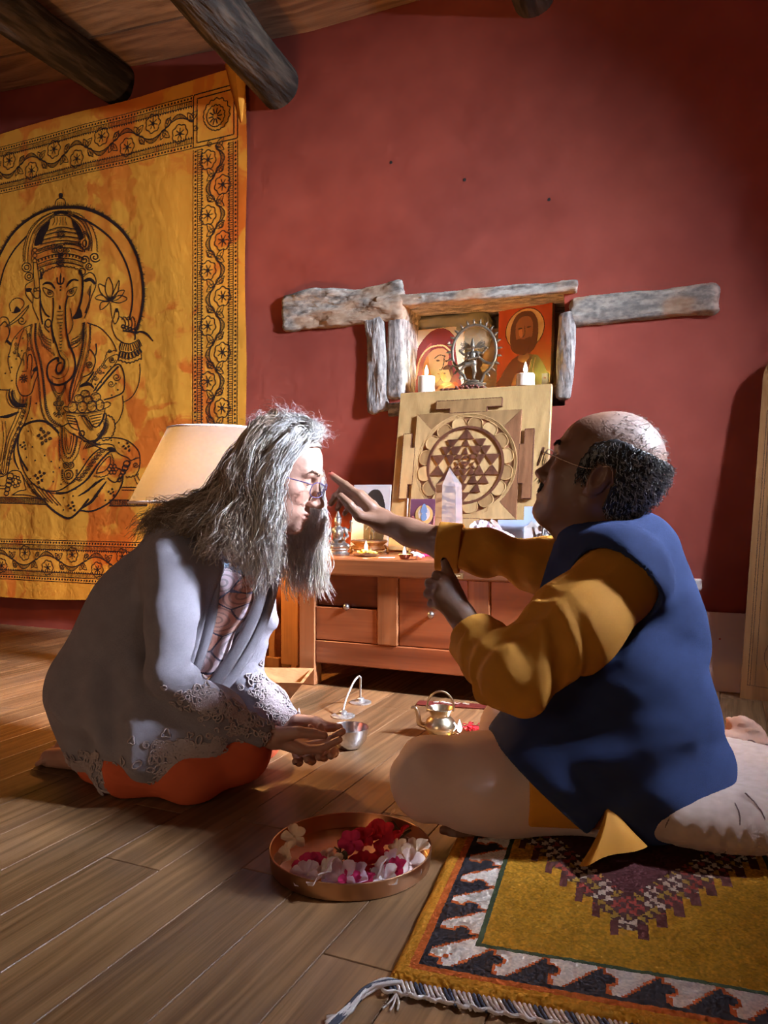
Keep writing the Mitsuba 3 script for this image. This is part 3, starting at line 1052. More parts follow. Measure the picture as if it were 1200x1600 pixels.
# necklaces
for k_, (a, b) in enumerate(((0, 0), (16, 20), (38, 40), (70, 66))):
    scallop(B_, [(300 - a * 0.2, 20 + a), (330, 110 + b), (390, 150 + b)], 8, 20)
    scallop(B_, [(650 + a * 0.1, 20 + a), (610, 110 + b), (545, 150 + b)], 8, 20, side=-1)
zz = lambda a, b, n: [(a[0] + (b[0] - a[0]) * i / n, a[1] + (b[1] - a[1]) * i / n + (12 if i % 2 else -12)) for i in range(n + 1)]
line(tp(zz((310, 180), (415, 265), 12), B_), 0.0022)
line(tp(zz((545, 195), (640, 130), 10), B_), 0.0022)
teeth(B_, [(275, 30), (275, 160), (320, 340), (345, 520), (360, 650), (400, 740), (475, 790)], 16, 14, 0.004, 1)
teeth(B_, [(650, 30), (650, 160), (620, 300), (575, 440), (550, 540), (545, 610)], 16, 14, 0.004, 1)
for off in (0, 26):
    S(B_, [(265 - off, 30), (262 - off, 160), (305 - off, 340), (330 - off, 520), (345 - off, 660), (385 - off, 755), (470 - off, 805)], 0.0018)
    S(B_, [(665 + off, 30), (662 + off, 160), (632 + off, 300), (590 + off, 440), (565 + off * 0.4, 540), (555, 610)], 0.0018)
scallop(B_, [(236, 30), (232, 170), (280, 340), (300, 520), (320, 670), (362, 770), (430, 810), (460, 900), (462, 1060)], 8, 26, side=1)
scallop(B_, [(690, 30), (690, 170), (660, 310), (620, 440), (596, 540)], 8, 26, side=-1)
for off in (0, 18, 40):
    S(B_, [(370 + off * 0.5, 440), (395 + off * 0.5, 520), (440, 590 - off), (490 - off * 0.4, 540), (520 - off * 0.4, 460)], 0.002)
for (cx_, cy_, r_) in ((446, 595, 16), (424, 628, 16), (472, 626, 16), (448, 660, 20), (448, 700, 12)):
    circ(B_, cx_, cy_, r_, 0.0026)
    circ(B_, cx_, cy_, r_ * 0.4, 0.0024)
teeth(B_, [(420, 690), (448, 715), (478, 690)], 22, 13, 0.003, 1)
teeth(B_, [(480, 800), (482, 920), (500, 1000), (532, 1030), (560, 1000), (582, 920), (586, 880)], 14, 14, 0.004, 1)
S(B_, [(496, 800), (498, 910), (512, 985), (532, 1005), (552, 985), (566, 910), (570, 850)], 0.002)
S(B_, [(510, 850), (514, 930), (532, 980), (548, 930), (552, 870)], 0.0018)
scallop(B_, [(455, 900), (462, 1000), (500, 1070), (535, 1080), (590, 1010), (620, 900)], 8, 24, side=1)
for (cx_, cy_, r_) in ((508, 1090, 22), (550, 1090, 22), (508, 1090, 9), (550, 1090, 9), (530, 1160, 36), (530, 1165, 18)):
    circ(B_, cx_, cy_, r_, 0.0026)
teeth(C_, [(486, 455), (490, 520), (535, 548), (580, 520), (586, 455)], 14, 13, 0.0035, 1)
# right arms, lotus
S(B_, [(672, 25), (760, 60), (830, 130), (868, 190), (885, 240)])
S(B_, [(735, 180), (740, 230), (732, 270)], 0.0035)
S(B_, [(692, 222), (722, 262), (732, 320), (700, 400), (640, 430)], 0.003)
circ(B_, 688, 340, 22, 0.0024)
circ(B_, 688, 340, 9, 0.003)
S(B_, [(722, 390), (690, 440), (640, 495), (612, 500)], 0.005)
F(B_, [(615, 490), (670, 468), (712, 490), (722, 520), (690, 495), (640, 500)])
S(B_, [(720, 540), (770, 460), (850, 360), (905, 335), (938, 400), (945, 490), (930, 545), (860, 580), (790, 600)], 0.0035)
S(B_, [(740, 540), (800, 460), (860, 390), (900, 350)], 0.005)
S(B_, [(705, 490), (720, 440), (780, 350), (820, 290), (890, 260), (892, 300), (845, 370), (760, 470), (735, 530)], 0.002)
for (cx_, cy_, r_) in ((735, 440, 18), (766, 392, 18), (795, 350, 18), (850, 300, 26), (850, 300, 11), (885, 430, 30), (845, 480, 26), (832, 235, 14)):
    spiral(B_, cx_, cy_, r_, 1.5)
scallop(B_, [(700, 470), (740, 400), (800, 310), (820, 250), (890, 235)], 9, 24, side=-1)
dots(B_, [(770, 470), (840, 350), (895, 525), (880, 478), (848, 565), (732, 485), (790, 400)], 6)
S(B_, [(935, 620), (1000, 580), (1045, 500), (1062, 400), (1058, 330)])
S(B_, [(930, 570), (935, 660), (905, 750), (868, 785)])
# lotus flower
lot = [[(832, 870), (800, 780), (822, 690), (858, 770), (838, 870)], [(834, 865), (770, 810), (752, 742), (800, 760)], [(838, 865), (870, 780), (902, 712), (892, 800), (845, 868)],
       [(834, 868), (770, 822), (728, 850), (790, 868), (834, 868)], [(840, 868), (890, 800), (942, 788), (900, 850), (845, 872)], [(845, 870), (900, 825), (962, 850), (905, 882), (845, 872)],
       [(830, 872), (770, 880), (766, 935), (810, 905), (832, 874)]]
for q in lot:
    S(A_, q, 0.0024)
for k_ in range(9):
    a = np.pi * (0.1 + 0.85 * k_ / 8)
    _ink.append(ribbon(tp([(838, 866), (838 + 40 * math.cos(a), 862 - 40 * math.sin(a))], A_), np.array([0.0042, 0.0004])))
S(A_, [(838, 880), (845, 960), (860, 1020), (872, 1040)], 0.002)
S(A_, [(855, 1000), (850, 1060), (880, 1140), (930, 1180)])
S(A_, [(862, 1000), (875, 935), (886, 922), (900, 960), (895, 1010), (870, 1045)])
F(A_, [(876, 945), (884, 926), (892, 945), (884, 955)])
for k_ in range(4):
    S(A_, [(890 + k_ * 32, 1010), (905 + k_ * 32, 985), (940 + k_ * 26, 1010), (950 + k_ * 24, 1050), (930 + k_ * 28, 1085)], 0.0024)
    circ(A_, 932 + k_ * 26, 1058 + k_ * 10, 12, 0.0035)
S(A_, [(930, 1090), (1000, 1100), (1022, 1120), (1020, 1160)], 0.004)
S(A_, [(1020, 1110), (1060, 1098), (1110, 1115), (1160, 1170)], 0.0055, taper=True)
# bracelet cuff of the raised hand
S(B_, [(918, 170), (985, 180), (1050, 150)])
S(B_, [(910, 235), (985, 248), (1050, 205)])
teeth(B_, [(918, 170), (985, 180), (1050, 150)], 55, 14, 0.0022, 1)
teeth(B_, [(910, 240), (985, 252), (1052, 215)], 38, 20, 0.006, 1)
S(B_, [(918, 170), (905, 200), (910, 235)])
S(B_, [(1050, 150), (1058, 180), (1050, 205)])
scallop(B_, [(900, 310), (980, 330), (1070, 300)], 12, 30, 0.0026, side=-1)
scallop(B_, [(900, 285), (980, 300), (1062, 265)], 10, 26, 0.002, side=-1)
S(B_, [(905, 240), (898, 280), (900, 310)])
S(B_, [(1055, 205), (1070, 260), (1070, 300)])
# bowl of sweets
for (cx_, cy_, rx_, ry_) in ((560, 655, 34, 40), (632, 655, 38, 42), (706, 650, 36, 40), (764, 640, 28, 40), (606, 592, 34, 30), (680, 600, 36, 28), (735, 580, 34, 32), (655, 555, 34, 26)):
    circ(B_, cx_, cy_, rx_, 0.0024, ry_)
    g = sg.Polygon(tp([(cx_ + rx_ * math.cos(a), cy_ + ry_ * math.sin(a)) for a in np.arange(12) * np.pi / 6], B_))
    for q in range(26):
        a, r_ = rb.random() * 6.28, math.sqrt(rb.random()) * 0.8
        X_, Y_ = cx_ + rx_ * r_ * math.cos(a), cy_ + ry_ * r_ * math.sin(a)
        _ink.append(ribbon(tp([(X_, Y_), (X_ + 5, Y_ - 6)], B_), 0.0011))
S(B_, [(486, 668), (520, 690), (640, 700), (760, 680), (840, 640), (820, 615), (790, 625)], 0.0024)
S(B_, [(486, 668), (495, 650), (528, 655)], 0.0024)
S(B_, [(512, 695), (520, 750), (548, 800), (600, 830)], 0.0024)
S(B_, [(800, 670), (790, 740), (760, 800)], 0.0024)
for k_ in range(4):
    S(B_, [(515 + k_ * 6, 715 + k_ * 20), (580 + k_ * 4, 725 + k_ * 20)], 0.0022)
    S(B_, [(690 + k_ * 8, 725 + k_ * 20), (780 - k_ * 6, 705 + k_ * 22)], 0.0022)
teeth(B_, [(495, 690), (640, 703), (790, 680)], 12, 9, 0.0012, 1)
# hand under the bowl
S(B_, [(575, 735), (590, 760), (610, 830), (640, 880), (700, 912), (760, 880), (800, 790), (808, 710), (790, 705), (785, 740), (750, 800), (720, 800), (690, 770), (655, 730), (625, 720)], 0.0034)
for k_ in range(3):
    S(B_, [(600 + k_ * 24, 725), (620 + k_ * 24, 715), (650 + k_ * 22, 770), (700 + k_ * 10, 830)], 0.0022)
S(B_, [(690, 912), (740, 905), (780, 850), (800, 790)], 0.0085, taper=True)
circ(B_, 628, 852, 20, 0.0035)
S(B_, [(480, 800), (530, 775)], 0.003)
S(B_, [(500, 810), (560, 858), (640, 890)], 0.0022)
teeth(B_, [(770, 890), (810, 850), (830, 790), (820, 740)], 40, 11, 0.0022, -1)
scallop(B_, [(780, 900), (840, 880), (870, 800), (850, 740), (810, 720)], 10, 26, 0.0026, side=1)
# left side: robe, raised palm, axe
S(B_, [(240, 30), (160, 70), (95, 150), (75, 230), (60, 300), (80, 400)])
S(B_, [(180, 65), (150, 130), (130, 240), (160, 300)], 0.002)
scallop(B_, [(200, 60), (215, 150), (205, 240)], 10, 26)
for (cx_, cy_) in ((118, 180), (120, 210), (110, 240), (135, 260), (215, 110), (215, 215)):
    spiral(B_, cx_, cy_, 15, 1.4)
dots(B_, [(120, 135), (168, 135), (160, 230), (70, 275), (118, 290), (88, 455), (85, 355), (40, 400), (275, 625), (242, 738)], 6)
S(B_, [(120, 480), (125, 400), (150, 330), (170, 290), (180, 340)], 0.0026)
S(B_, [(165, 300), (178, 250), (196, 250), (205, 330), (200, 370)], 0.0026)
S(B_, [(205, 320), (214, 262), (238, 268), (240, 350), (232, 400), (240, 440)], 0.0026)
S(B_, [(240, 430), (262, 385), (285, 380), (282, 420), (262, 470), (240, 545), (195, 568), (150, 556), (120, 480)], 0.0026)
F(B_, [(242, 380), (270, 350), (284, 378), (262, 386)])
S(B_, [(160, 385), (200, 382)], 0.0018)
for k_ in range(9):
    a = k_ * 2 * np.pi / 9
    _ink.append(ribbon(tp([(175 + 10 * math.cos(a), 438 + 10 * math.sin(a)), (175 + 32 * math.cos(a), 438 + 34 * math.sin(a))], B_), 0.003))
circ(B_, 175, 438, 9, 0.002)
S(B_, [(75, 515), (70, 570), (110, 640), (190, 650)], 0.0075, taper=True)
S(B_, [(95, 520), (95, 580), (130, 630), (195, 635)], 0.009, taper=True)
teeth(B_, [(110, 530), (130, 590), (200, 590)], 34, 8, 0.0016, 1)
S(B_, [(58, 520), (50, 580), (90, 650), (180, 668)], 0.002)
S(B_, [(0, 522), (70, 525)])
S(B_, [(0, 728), (70, 720), (140, 690)], 0.0095, taper=True)
for off in (0, 30, 60, 84):
    S(B_, [(235 - off, 570), (225 - off, 660), (190 - off, 760), (120 - off * 0.8, 900), (80 - off * 0.6, 1040), (60 - off * 0.5, 1150), (0, 1180 - off)], 0.0034 if off in (0,) else 0.0022)
for k_ in range(11):
    t = k_ / 10
    spiral(B_, 190 - 125 * t, 640 + 440 * t, 16, 1.4, 0.0022, 0, 1 if k_ % 2 else -1)
for k_ in range(7):
    S(B_, [(135 - k_ * 4, 880 + k_ * 12), (110, 960 + k_ * 14), (110 + k_ * 6, 1050 + k_ * 12)], 0.0028)
for off in (0, 22):
    S(B_, [(20 + off, 760), (30 + off, 900), (10 + off, 1050), (-20, 1120)], 0.0018)
S(A_, [(60, 1150), (75, 1080), (60, 1000), (20, 985), (-20, 1010)])
S(A_, [(40, 1060), (120, 990), (180, 930), (215, 895), (200, 930), (140, 1000), (50, 1060)], 0.0026)
S(A_, [(80, 940), (70, 890), (110, 845), (160, 850), (180, 890), (130, 945), (85, 950)], 0.0022)
F(A_, [(120, 905), (150, 940), (100, 955)])
spiral(A_, 160, 1010, 34, 1.4, 0.0024)
S(A_, [(0, 1050), (40, 1020), (70, 1100), (40, 1180)], 0.0026)
S(A_, [(50, 1160), (80, 1190)], 0.007)
# belly, lap, feet
S(B_, [(180, 790), (230, 768), (300, 755), (362, 768), (400, 800), (450, 850)], 0.0062)
S(C_, [(190, 100), (150, 160), (135, 250), (150, 350), (200, 440), (215, 458)], 0.006)
S(C_, [(140, 300), (165, 420), (220, 520), (310, 590), (400, 612), (470, 600), (560, 540), (620, 460), (690, 360), (770, 290)], 0.0034)
S(C_, [(430, 625), (520, 620), (610, 570), (690, 500), (760, 400), (830, 320), (880, 312)], 0.0048)
S(C_, [(330, 600), (400, 625), (480, 632), (590, 595)], 0.002)
for k_ in range(9):
    t = k_ / 8
    spiral(C_, 610 + 170 * t, 520 - 215 * t, 19, 1.5, 0.0024, 0, 1)
scallop(C_, [(560, 600), (640, 540), (720, 440), (790, 350), (830, 325)], 8, 22)
for k_ in range(6):
    S(C_, [(640 + k_ * 14, 300 - k_ * 4), (670 + k_ * 16, 250 + k_ * 2), (720 + k_ * 10, 232 + k_ * 8)], 0.0022)
S(C_, [(560, 180), (640, 230), (720, 268), (800, 300), (880, 312)], 0.0026)
S(C_, [(640, 240), (720, 235), (800, 212), (900, 214), (980, 240), (1040, 290), (1065, 350), (1062, 440), (1040, 490)], 0.0026)
F(C_, [(810, 290), (850, 282), (885, 305), (860, 312)])
S(C_, [(740, 270), (800, 258), (860, 268), (885, 312), (920, 340), (980, 365), (995, 400), (960, 430)], 0.0024)
for k_ in range(5):
    circ(C_, 970 + (k_ == 0) * -4 - k_ * 15, 408 + k_ * 30, 24 - k_ * 2.5, 0.003)
S(C_, [(900, 440), (950, 470), (930, 500), (880, 545), (840, 530), (820, 510)], 0.0026)
for k_ in range(6):
    a = k_ * np.pi / 3
    circ(C_, 858 + 26 * math.cos(a), 448 + 26 * math.sin(a), 14, 0.0024)
circ(C_, 858, 448, 11, 0.0026)
S(C_, [(740, 480), (760, 430), (830, 350), (840, 400), (800, 460), (740, 480)], 0.0028)
scallop(C_, [(720, 490), (780, 500), (830, 470), (860, 400), (840, 330)], 9, 22)
S(C_, [(1040, 360), (1000, 385)], 0.002)
scallop(C_, [(980, 385), (1020, 370), (1060, 355)], 8, 18)
scallop(C_, [(960, 500), (1010, 495), (1055, 475)], 12, 26)
spiral(C_, 1035, 415, 22, 1.5)
for k_ in range(3):
    S(C_, [(600 + k_ * 60, 650 - k_ * 40), (680 + k_ * 50, 600 - k_ * 38), (740 + k_ * 30, 540 - k_ * 10)], 0.006, taper=True)
S(C_, [(620, 745), (700, 690), (740, 640), (810, 540)], 0.0085, taper=True)
S(C_, [(610, 755), (700, 762), (800, 720), (880, 650), (930, 560), (938, 500)], 0.0042)
S(C_, [(365, 712), (430, 770), (500, 810), (545, 812), (590, 780), (640, 720), (680, 670)], 0.0058)
S(C_, [(375, 712), (330, 670), (250, 600), (200, 540), (175, 490)], 0.0026)
for k_ in range(6):
    S(C_, [(200 + k_ * 34, 520 + k_ * 16), (240 + k_ * 34, 590 + k_ * 12), (320 + k_ * 30, 680 + k_ * 8)], 0.0022)
for (cx_, cy_) in ((235, 570), (262, 610)):
    spiral(C_, cx_, cy_, 20, 1.5)
for k_ in range(5):
    circ(C_, 85 - k_ * 7, 500 + k_ * 32, 24 - k_ * 2, 0.003)
for k_ in range(7):
    a = k_ * 2 * np.pi / 7
    circ(C_, 126 + 24 * math.cos(a), 540 + 34 * math.sin(a), 12, 0.0024)
S(C_, [(62, 480), (100, 458), (150, 462), (175, 500), (190, 560), (200, 600), (150, 610), (100, 640)], 0.0026)
S(C_, [(100, 640), (200, 640), (300, 660)], 0.0024)
dots(C_, [(215, 162), (250, 280), (345, 345), (272, 382), (202, 358), (395, 390), (410, 468), (410, 540), (235, 518), (455, 436), (468, 560), (490, 660), (565, 648), (442, 715), (488, 752), (170, 424), (642, 372), (760, 252), (845, 230), (905, 250), (780, 590), (745, 650), (805, 680)], 6)
for (cx_, cy_, n_, r_) in ((335, 200, 9, 52), (180, 270, 5, 28), (310, 500, 7, 42), (560, 725, 5, 34), (970, 280, 5, 32), (855, 620, 5, 28)):
    rr_ = random.Random(cx_)
    for k_ in range(n_):
        a = k_ * 2.4
        q = r_ * math.sqrt((k_ + 0.4) / n_)
        spiral(C_, cx_ + q * math.cos(a), cy_ + q * math.sin(a) * 1.2, r_ * 0.26, 1.3, 0.0028, a, 1 if k_ % 2 else -1)
# base lines of the seat
for y_, w_ in ((656, 0.0022), (700, 0.0022)):
    S(C_, [(-200, y_ - 16), (0, y_), (180, y_ + 4), (365, y_ + 12)], w_)
    S(C_, [(830, y_ + 22), (985, y_ + 22), (1120, y_ + 22)], w_)
teeth(C_, [(-200, 640), (0, 656), (180, 660), (360, 668)], 44, 8, 0.0018, 1)
teeth(C_, [(840, 678), (985, 678), (1120, 678)], 44, 8, 0.0018, 1)
for y_ in (570, 592):
    S(C_, [(-200, y_ - 14), (0, y_), (60, y_ + 2)], 0.002)
    S(C_, [(930, y_ + 12), (1120, y_ + 14)], 0.002)
S(C_, [(1020, 500), (1050, 560)], 0.002)
S(C_, [(1042, 490), (1075, 548)], 0.002)
part('printed_drawing', cat_([r for r in _ink if r is not None]), 'mat_ink', tapestry, label='black block-printed figure and vine borders')
# ------------------------------------------------------------------ cabinet
for n_, c0, c1, ax, sd in (('mat_cab_x', (0.14, 0.045, 0.016), (0.33, 0.130, 0.048), 0, 1.0), ('mat_cab_z', (0.17, 0.058, 0.020), (0.37, 0.150, 0.058), 2, 2.0),
                           ('mat_cab_drawer', (0.14, 0.034, 0.012), (0.34, 0.110, 0.040), 0, 5.0), ('mat_cab_dark', (0.10, 0.025, 0.012), (0.24, 0.075, 0.032), 0, 9.0)):
    mat(n_, mikit.proc(_wood_fn(c0, c1, ax, 0.55, sd)), 0.28, spec=0.55, clearcoat=0.5, clearcoat_gloss=0.85)
mat('mat_brass', (0.72, 0.50, 0.22), 0.25, 1.0)
mat('mat_steel', (0.72, 0.72, 0.73), 0.22, 1.0)
mat('mat_pewter', (0.50, 0.48, 0.45), 0.3, 1.0)
CY = 2.576
TOPZ = 0.493
cabinet = thing('cabinet', 'low reddish wooden cabinet with drawers carrying the altar', 'cabinet')
cxl, cxr = ony(467, 1000, CY)[0], -0.17
zb_ = lambda px, py: ony(px, py, CY)[2]
xp = lambda px: ony(px, 950, CY)[0]
part('top', cbox(((cxl + cxr) / 2, CY + 0.262, TOPZ - 0.032), (cxr - cxl + 0.05, 0.57, 0.064), 0.006), 'mat_cab_x', cabinet)
ZR0, ZR1 = 0.088, 0.176       # bottom rail
ZU = TOPZ - 0.064
for a, b in ((467, 492), (589, 621), (731, 765)):
    x0, x1 = xp(a), xp(b)
    z0 = 0.0 if a == 467 else ZR1
    part('leg' if a == 467 else 'stile', cbox(((x0 + x1) / 2, CY + 0.028, (z0 + ZU) / 2), (x1 - x0, 0.056, ZU - z0), 0.004), 'mat_cab_z', cabinet)
x1 = xp(492)
part('leg', cbox((cxr - 0.03, CY + 0.028, ZU / 2), (0.06, 0.056, ZU), 0.004), 'mat_cab_z', cabinet)
for xx in (cxl + 0.03, cxr - 0.03):
    part('leg', cbox((xx, CY + 0.50, ZU / 2), (0.06, 0.056, ZU), 0.004), 'mat_cab_z', cabinet)
part('bottom_rail', cbox(((x1 + cxr - 0.06) / 2, CY + 0.022, (ZR0 + ZR1) / 2), (cxr - 0.06 - x1, 0.036, ZR1 - ZR0), 0.004), 'mat_cab_drawer', cabinet)
part('side_panel', cbox((cxl + 0.02, CY + 0.26, (ZR0 + ZU) / 2), (0.02, 0.43, ZU - ZR0), 0.002), 'mat_cab_x', cabinet)
part('side_panel', cbox((cxr - 0.02, CY + 0.26, (ZR0 + ZU) / 2), (0.02, 0.43, ZU - ZR0), 0.002), 'mat_cab_x', cabinet)
part('back_panel', cbox(((cxl + cxr) / 2, CY + 0.51, (ZR0 + ZU) / 2), (cxr - cxl - 0.13, 0.015, ZU - ZR0), 0.002), 'mat_cab_dark', cabinet)
part('bottom_panel', cbox(((cxl + cxr) / 2, CY + 0.26, ZR0 + 0.03), (cxr - cxl - 0.13, 0.44, 0.015), 0.002), 'mat_cab_dark', cabinet)


def knob(x, z, y, parent):
    m = lathe([(0, 0.0), (0.007, 0.0), (0.006, 0.008), (0.011, 0.013), (0.0135, 0.02), (0.011, 0.027), (0.005, 0.031), (0, 0.032)], 24)
    part('knob', xf(m, rotx(math.pi / 2), (x, y, z)), 'mat_pewter', parent, smooth=40, label='round pewter knob')


ZM = 0.305
for i, (a, b, kx) in enumerate(((492, 589, 540), (621, 731, 675), (765, 880, 824))):
    x0, x1 = xp(a) + 0.0015, xp(b) - 0.0015
    xc = (x0 + x1) / 2
    if i == 0:
        d = part('drawer', cbox((xc, CY + 0.036, (ZM + ZU) / 2), (x1 - x0, 0.02, ZU - ZM - 0.003), 0.003), 'mat_cab_dark', cabinet)
        e = part('drawer', cbox((xc, CY + 0.022, (ZR1 + ZM) / 2), (x1 - x0, 0.034, ZM - ZR1 - 0.003), 0.003), 'mat_cab_drawer', cabinet)
        knob(xp(kx), ZM + 0.004, CY + 0.026, d)
    else:
        d = part('drawer', cbox((xc, CY + 0.024, (ZR1 + ZU) / 2), (x1 - x0, 0.030, ZU - ZR1 - 0.003), 0.003), 'mat_cab_drawer', cabinet)
        knob(xp(kx), zb_(kx, 960 if i == 1 else 967), CY + 0.009, d)
# small brass hasp on the front edge of the top
q = ony(718, 899, CY)
hs = part('hasp', cbox((q[0], CY - 0.026, q[2]), (0.045, 0.004, 0.022), 0.0015), 'mat_brass', cabinet, label='small brass hasp')
part('staple', tube(spline([(q[0] - 0.012, CY - 0.028, q[2]), (q[0], CY - 0.044, q[2]), (q[0] + 0.012, CY - 0.028, q[2])], 8), 0.004, 8), 'mat_brass', hs, smooth=True)

# ------------------------------------------------------------------ carved yantra board leaning on the wall
for n_, c0, c1, sd in (('mat_oak', (0.32, 0.195, 0.075), (0.48, 0.31, 0.13), 1.0), ('mat_oak_mid', (0.19, 0.105, 0.040), (0.32, 0.19, 0.08), 2.0),
                       ('mat_walnut', (0.13, 0.055, 0.024), (0.26, 0.12, 0.055), 3.0), ('mat_oak_light', (0.35, 0.215, 0.09), (0.52, 0.345, 0.155), 4.0), ('mat_wenge', (0.055, 0.020, 0.012), (0.13, 0.050, 0.026), 6.0)):
    mat(n_, mikit.proc(_wood_fn(c0, c1, 2, 1.0, sd)), 0.42, spec=0.45)
BT = 0.205       # lean
bx0, bx1 = ony(626, 617, 3.13)[0], ony(863, 601, 3.13)[0]
BWd = bx1 - bx0
BH = 0.70
by0 = 3.13 - math.sin(BT) * BH - 0.004
BRot = rotx(-BT)          # local (u, w, v): u right, v up, w into the wall


def onboard(m):
    """Local mesh drawn in (u, v) and extruded along +z (out of the board) to the leaning board's place."""
    v = m.vertices
    q = np.stack([v[:, 0], -v[:, 2], v[:, 1]], 1) @ BRot.T
    m = m.copy()
    m.vertices = q + np.array([bx0, by0, TOPZ + 0.0075])
    m.faces = m.faces
    return m


board = thing('yantra_board', 'square oak board carved with a circle of interlocking triangles, leaning behind the altar things', 'carved board')


def bpart(name, poly, z0, h, m, parent=None, **kw):
    return part(name, onboard(extrude(poly, h, z0)), m, parent or board, **kw)


part('panel', onboard(cbox((BWd / 2, BH / 2, -0.012), (BWd, BH, 0.024), 0.003)), 'mat_oak', board)
S_ = BWd
uc, vc = 0.483 * S_, BH - 0.50 * S_ - 0.002
sq = 0.343 * S_
R0 = 0.333 * S_
circ_ = lambda r: sg.Point(uc, vc).buffer(r, 64)
lx = lambda q: uc + q * S_
lz = lambda q: vc + q * S_
square = sg.box(uc - sq, vc - sq, uc + sq, vc + sq)
gate = sg.box(lx(-0.215), lz(0.37), lx(0.215), lz(0.425)).union(sg.box(lx(-0.122), lz(0.34), lx(0.122), lz(0.372)))
from shapely import affinity
for k_, m_ in ((0, 'mat_oak_mid'), (1, 'mat_oak_light'), (2, 'mat_oak_light'), (3, 'mat_walnut')):
    g = affinity.rotate(gate, 90 * k_, origin=(uc, vc))
    tri = affinity.rotate(sg.Polygon([(uc, vc), (uc + sq, vc + sq), (uc - sq, vc + sq)]), 90 * k_, origin=(uc, vc))
    p_ = tri.difference(circ_(R0)).buffer(-0.0004).union(g.intersection(sg.box(-1, -1, 2, 2)))
    bpart('gate', p_, 0.0, 0.013, m_)
    bpart('groove_edge', g.exterior.buffer(0.0013).intersection(g.buffer(0.001)), 0.0, 0.0136, 'mat_wenge')
for i, (r1, r0) in enumerate(((0.333, 0.327), (0.325, 0.319), (0.317, 0.311))):
    bpart('ring', circ_(r1 * S_).difference(circ_(r0 * S_)), 0.0, 0.0135 - 0.002 * i, 'mat_oak_light')
bpart('petal_ground', circ_(0.311 * S_).difference(circ_(0.228 * S_)), 0.0, 0.004, 'mat_walnut')
for k_ in range(16):
    a = k_ * 2 * np.pi / 16 + np.pi / 16
    ru, rm = 0.309 * S_, 0.262 * S_
    pts = []
    for t in np.linspace(-1, 1, 15):
        w_ = 0.185 * t
        r_ = rm + (ru - rm) * (1 - abs(t) ** 3.0) ** 0.7
        pts.append((uc + r_ * math.cos(a + w_), vc + r_ * math.sin(a + w_)))
    for t in np.linspace(1, -1, 6):
        pts.append((uc + 0.252 * S_ * math.cos(a + 0.185 * t), vc + 0.252 * S_ * math.sin(a + 0.185 * t)))
    bpart('petal', sg.Polygon(pts).buffer(0), 0.004, 0.006, 'mat_oak_mid' if k_ % 2 else 'mat_oak_light')
    bpart('petal_rim', sg.LineString(pts[:15]).buffer(0.0012), 0.004, 0.0085, 'mat_oak_light')
bpart('dark_ring', circ_(0.252 * S_).difference(circ_(0.236 * S_)), 0.0, 0.011, 'mat_wenge')
bpart('disc', circ_(0.236 * S_), 0.0, 0.004, 'mat_oak_light')
K_ = 0.236 * S_ / 275
tri_ = lambda ay, by_, hw: sg.Polygon([(uc, vc + (632 - ay) * K_), (uc - hw * K_, vc + (632 - by_) * K_), (uc + hw * K_, vc + (632 - by_) * K_)])
tl = [tri_(358, 707, 262), tri_(437, 770, 188), tri_(495, 835, 128), tri_(556, 660, 84), tri_(908, 553, 262), tri_(825, 490, 190), tri_(770, 437, 148), tri_(707, 586, 84), tri_(662, 606, 40)]
x_ = sg.Polygon()
for t in tl:
    x_ = x_.symmetric_difference(t)
x_ = x_.buffer(-0.0005)
for g in getattr(x_, 'geoms', [x_]):
    if g.area > 4e-6:
        bpart('inlay_triangle', g, 0.004, 0.006, 'mat_wenge')
bpart('centre_dot', sg.Point(uc, vc).buffer(0.004), 0.004, 0.008, 'mat_walnut')

# ------------------------------------------------------------------ niche: icons, candles, dancing bronze, beads
SILL = 1.186
mat('mat_icon_gold', mikit.proc(lambda p, n, uv: mix((0.55, 0.36, 0.15), (0.78, 0.58, 0.30), fbm(p.x * 40, p.z * 40, 0.0, 3))), 0.45, metal=0.25)
for n_, c_ in (('mat_icon_pale', (0.72, 0.60, 0.44)), ('mat_icon_maroon', (0.20, 0.035, 0.035)), ('mat_icon_maroon_light', (0.36, 0.09, 0.07)), ('mat_icon_red', (0.42, 0.07, 0.025)),
               ('mat_icon_skin', (0.50, 0.22, 0.10)), ('mat_icon_skin_dark', (0.26, 0.11, 0.055)), ('mat_icon_brown', (0.075, 0.030, 0.018)), ('mat_icon_orange', (0.55, 0.15, 0.04)),
               ('mat_icon_green', (0.10, 0.085, 0.045)), ('mat_icon_line', (0.04, 0.02, 0.015)), ('mat_icon_white', (0.75, 0.68, 0.58)), ('mat_icon_wood', (0.10, 0.05, 0.03))):
    mat(n_, c_, 0.4, spec=0.5)
E = lambda cx, cy, rx, ry, rot=0: affinity.rotate(affinity.scale(sg.Point(cx, cy).buffer(1, 24), rx, ry), rot, origin=(cx, cy))


def panel_place(origin, lean, yaw=0.0, roll=0.0):
    """Placement of a picture drawn in (u, v), faced toward -y, leaning back."""
    R = rotz(yaw) @ rotx(-lean) @ roty(roll)

    def fn(m):
        v = m.vertices
        m = m.copy()
        m.vertices = np.stack([v[:, 0], -v[:, 2], v[:, 1]], 1) @ R.T + np.asarray(origin)
        return m
    return fn


def picture(parent, place, layers, clip, z0=0.0, dz=0.0004):
    z = z0
    for name, poly, m_ in layers:
        p_ = poly.intersection(clip)
        if p_.area > 1e-8:
            part(name, place(extrude(p_, dz * 1.2 + 0.0002, z)), m_, parent)
            z += dz


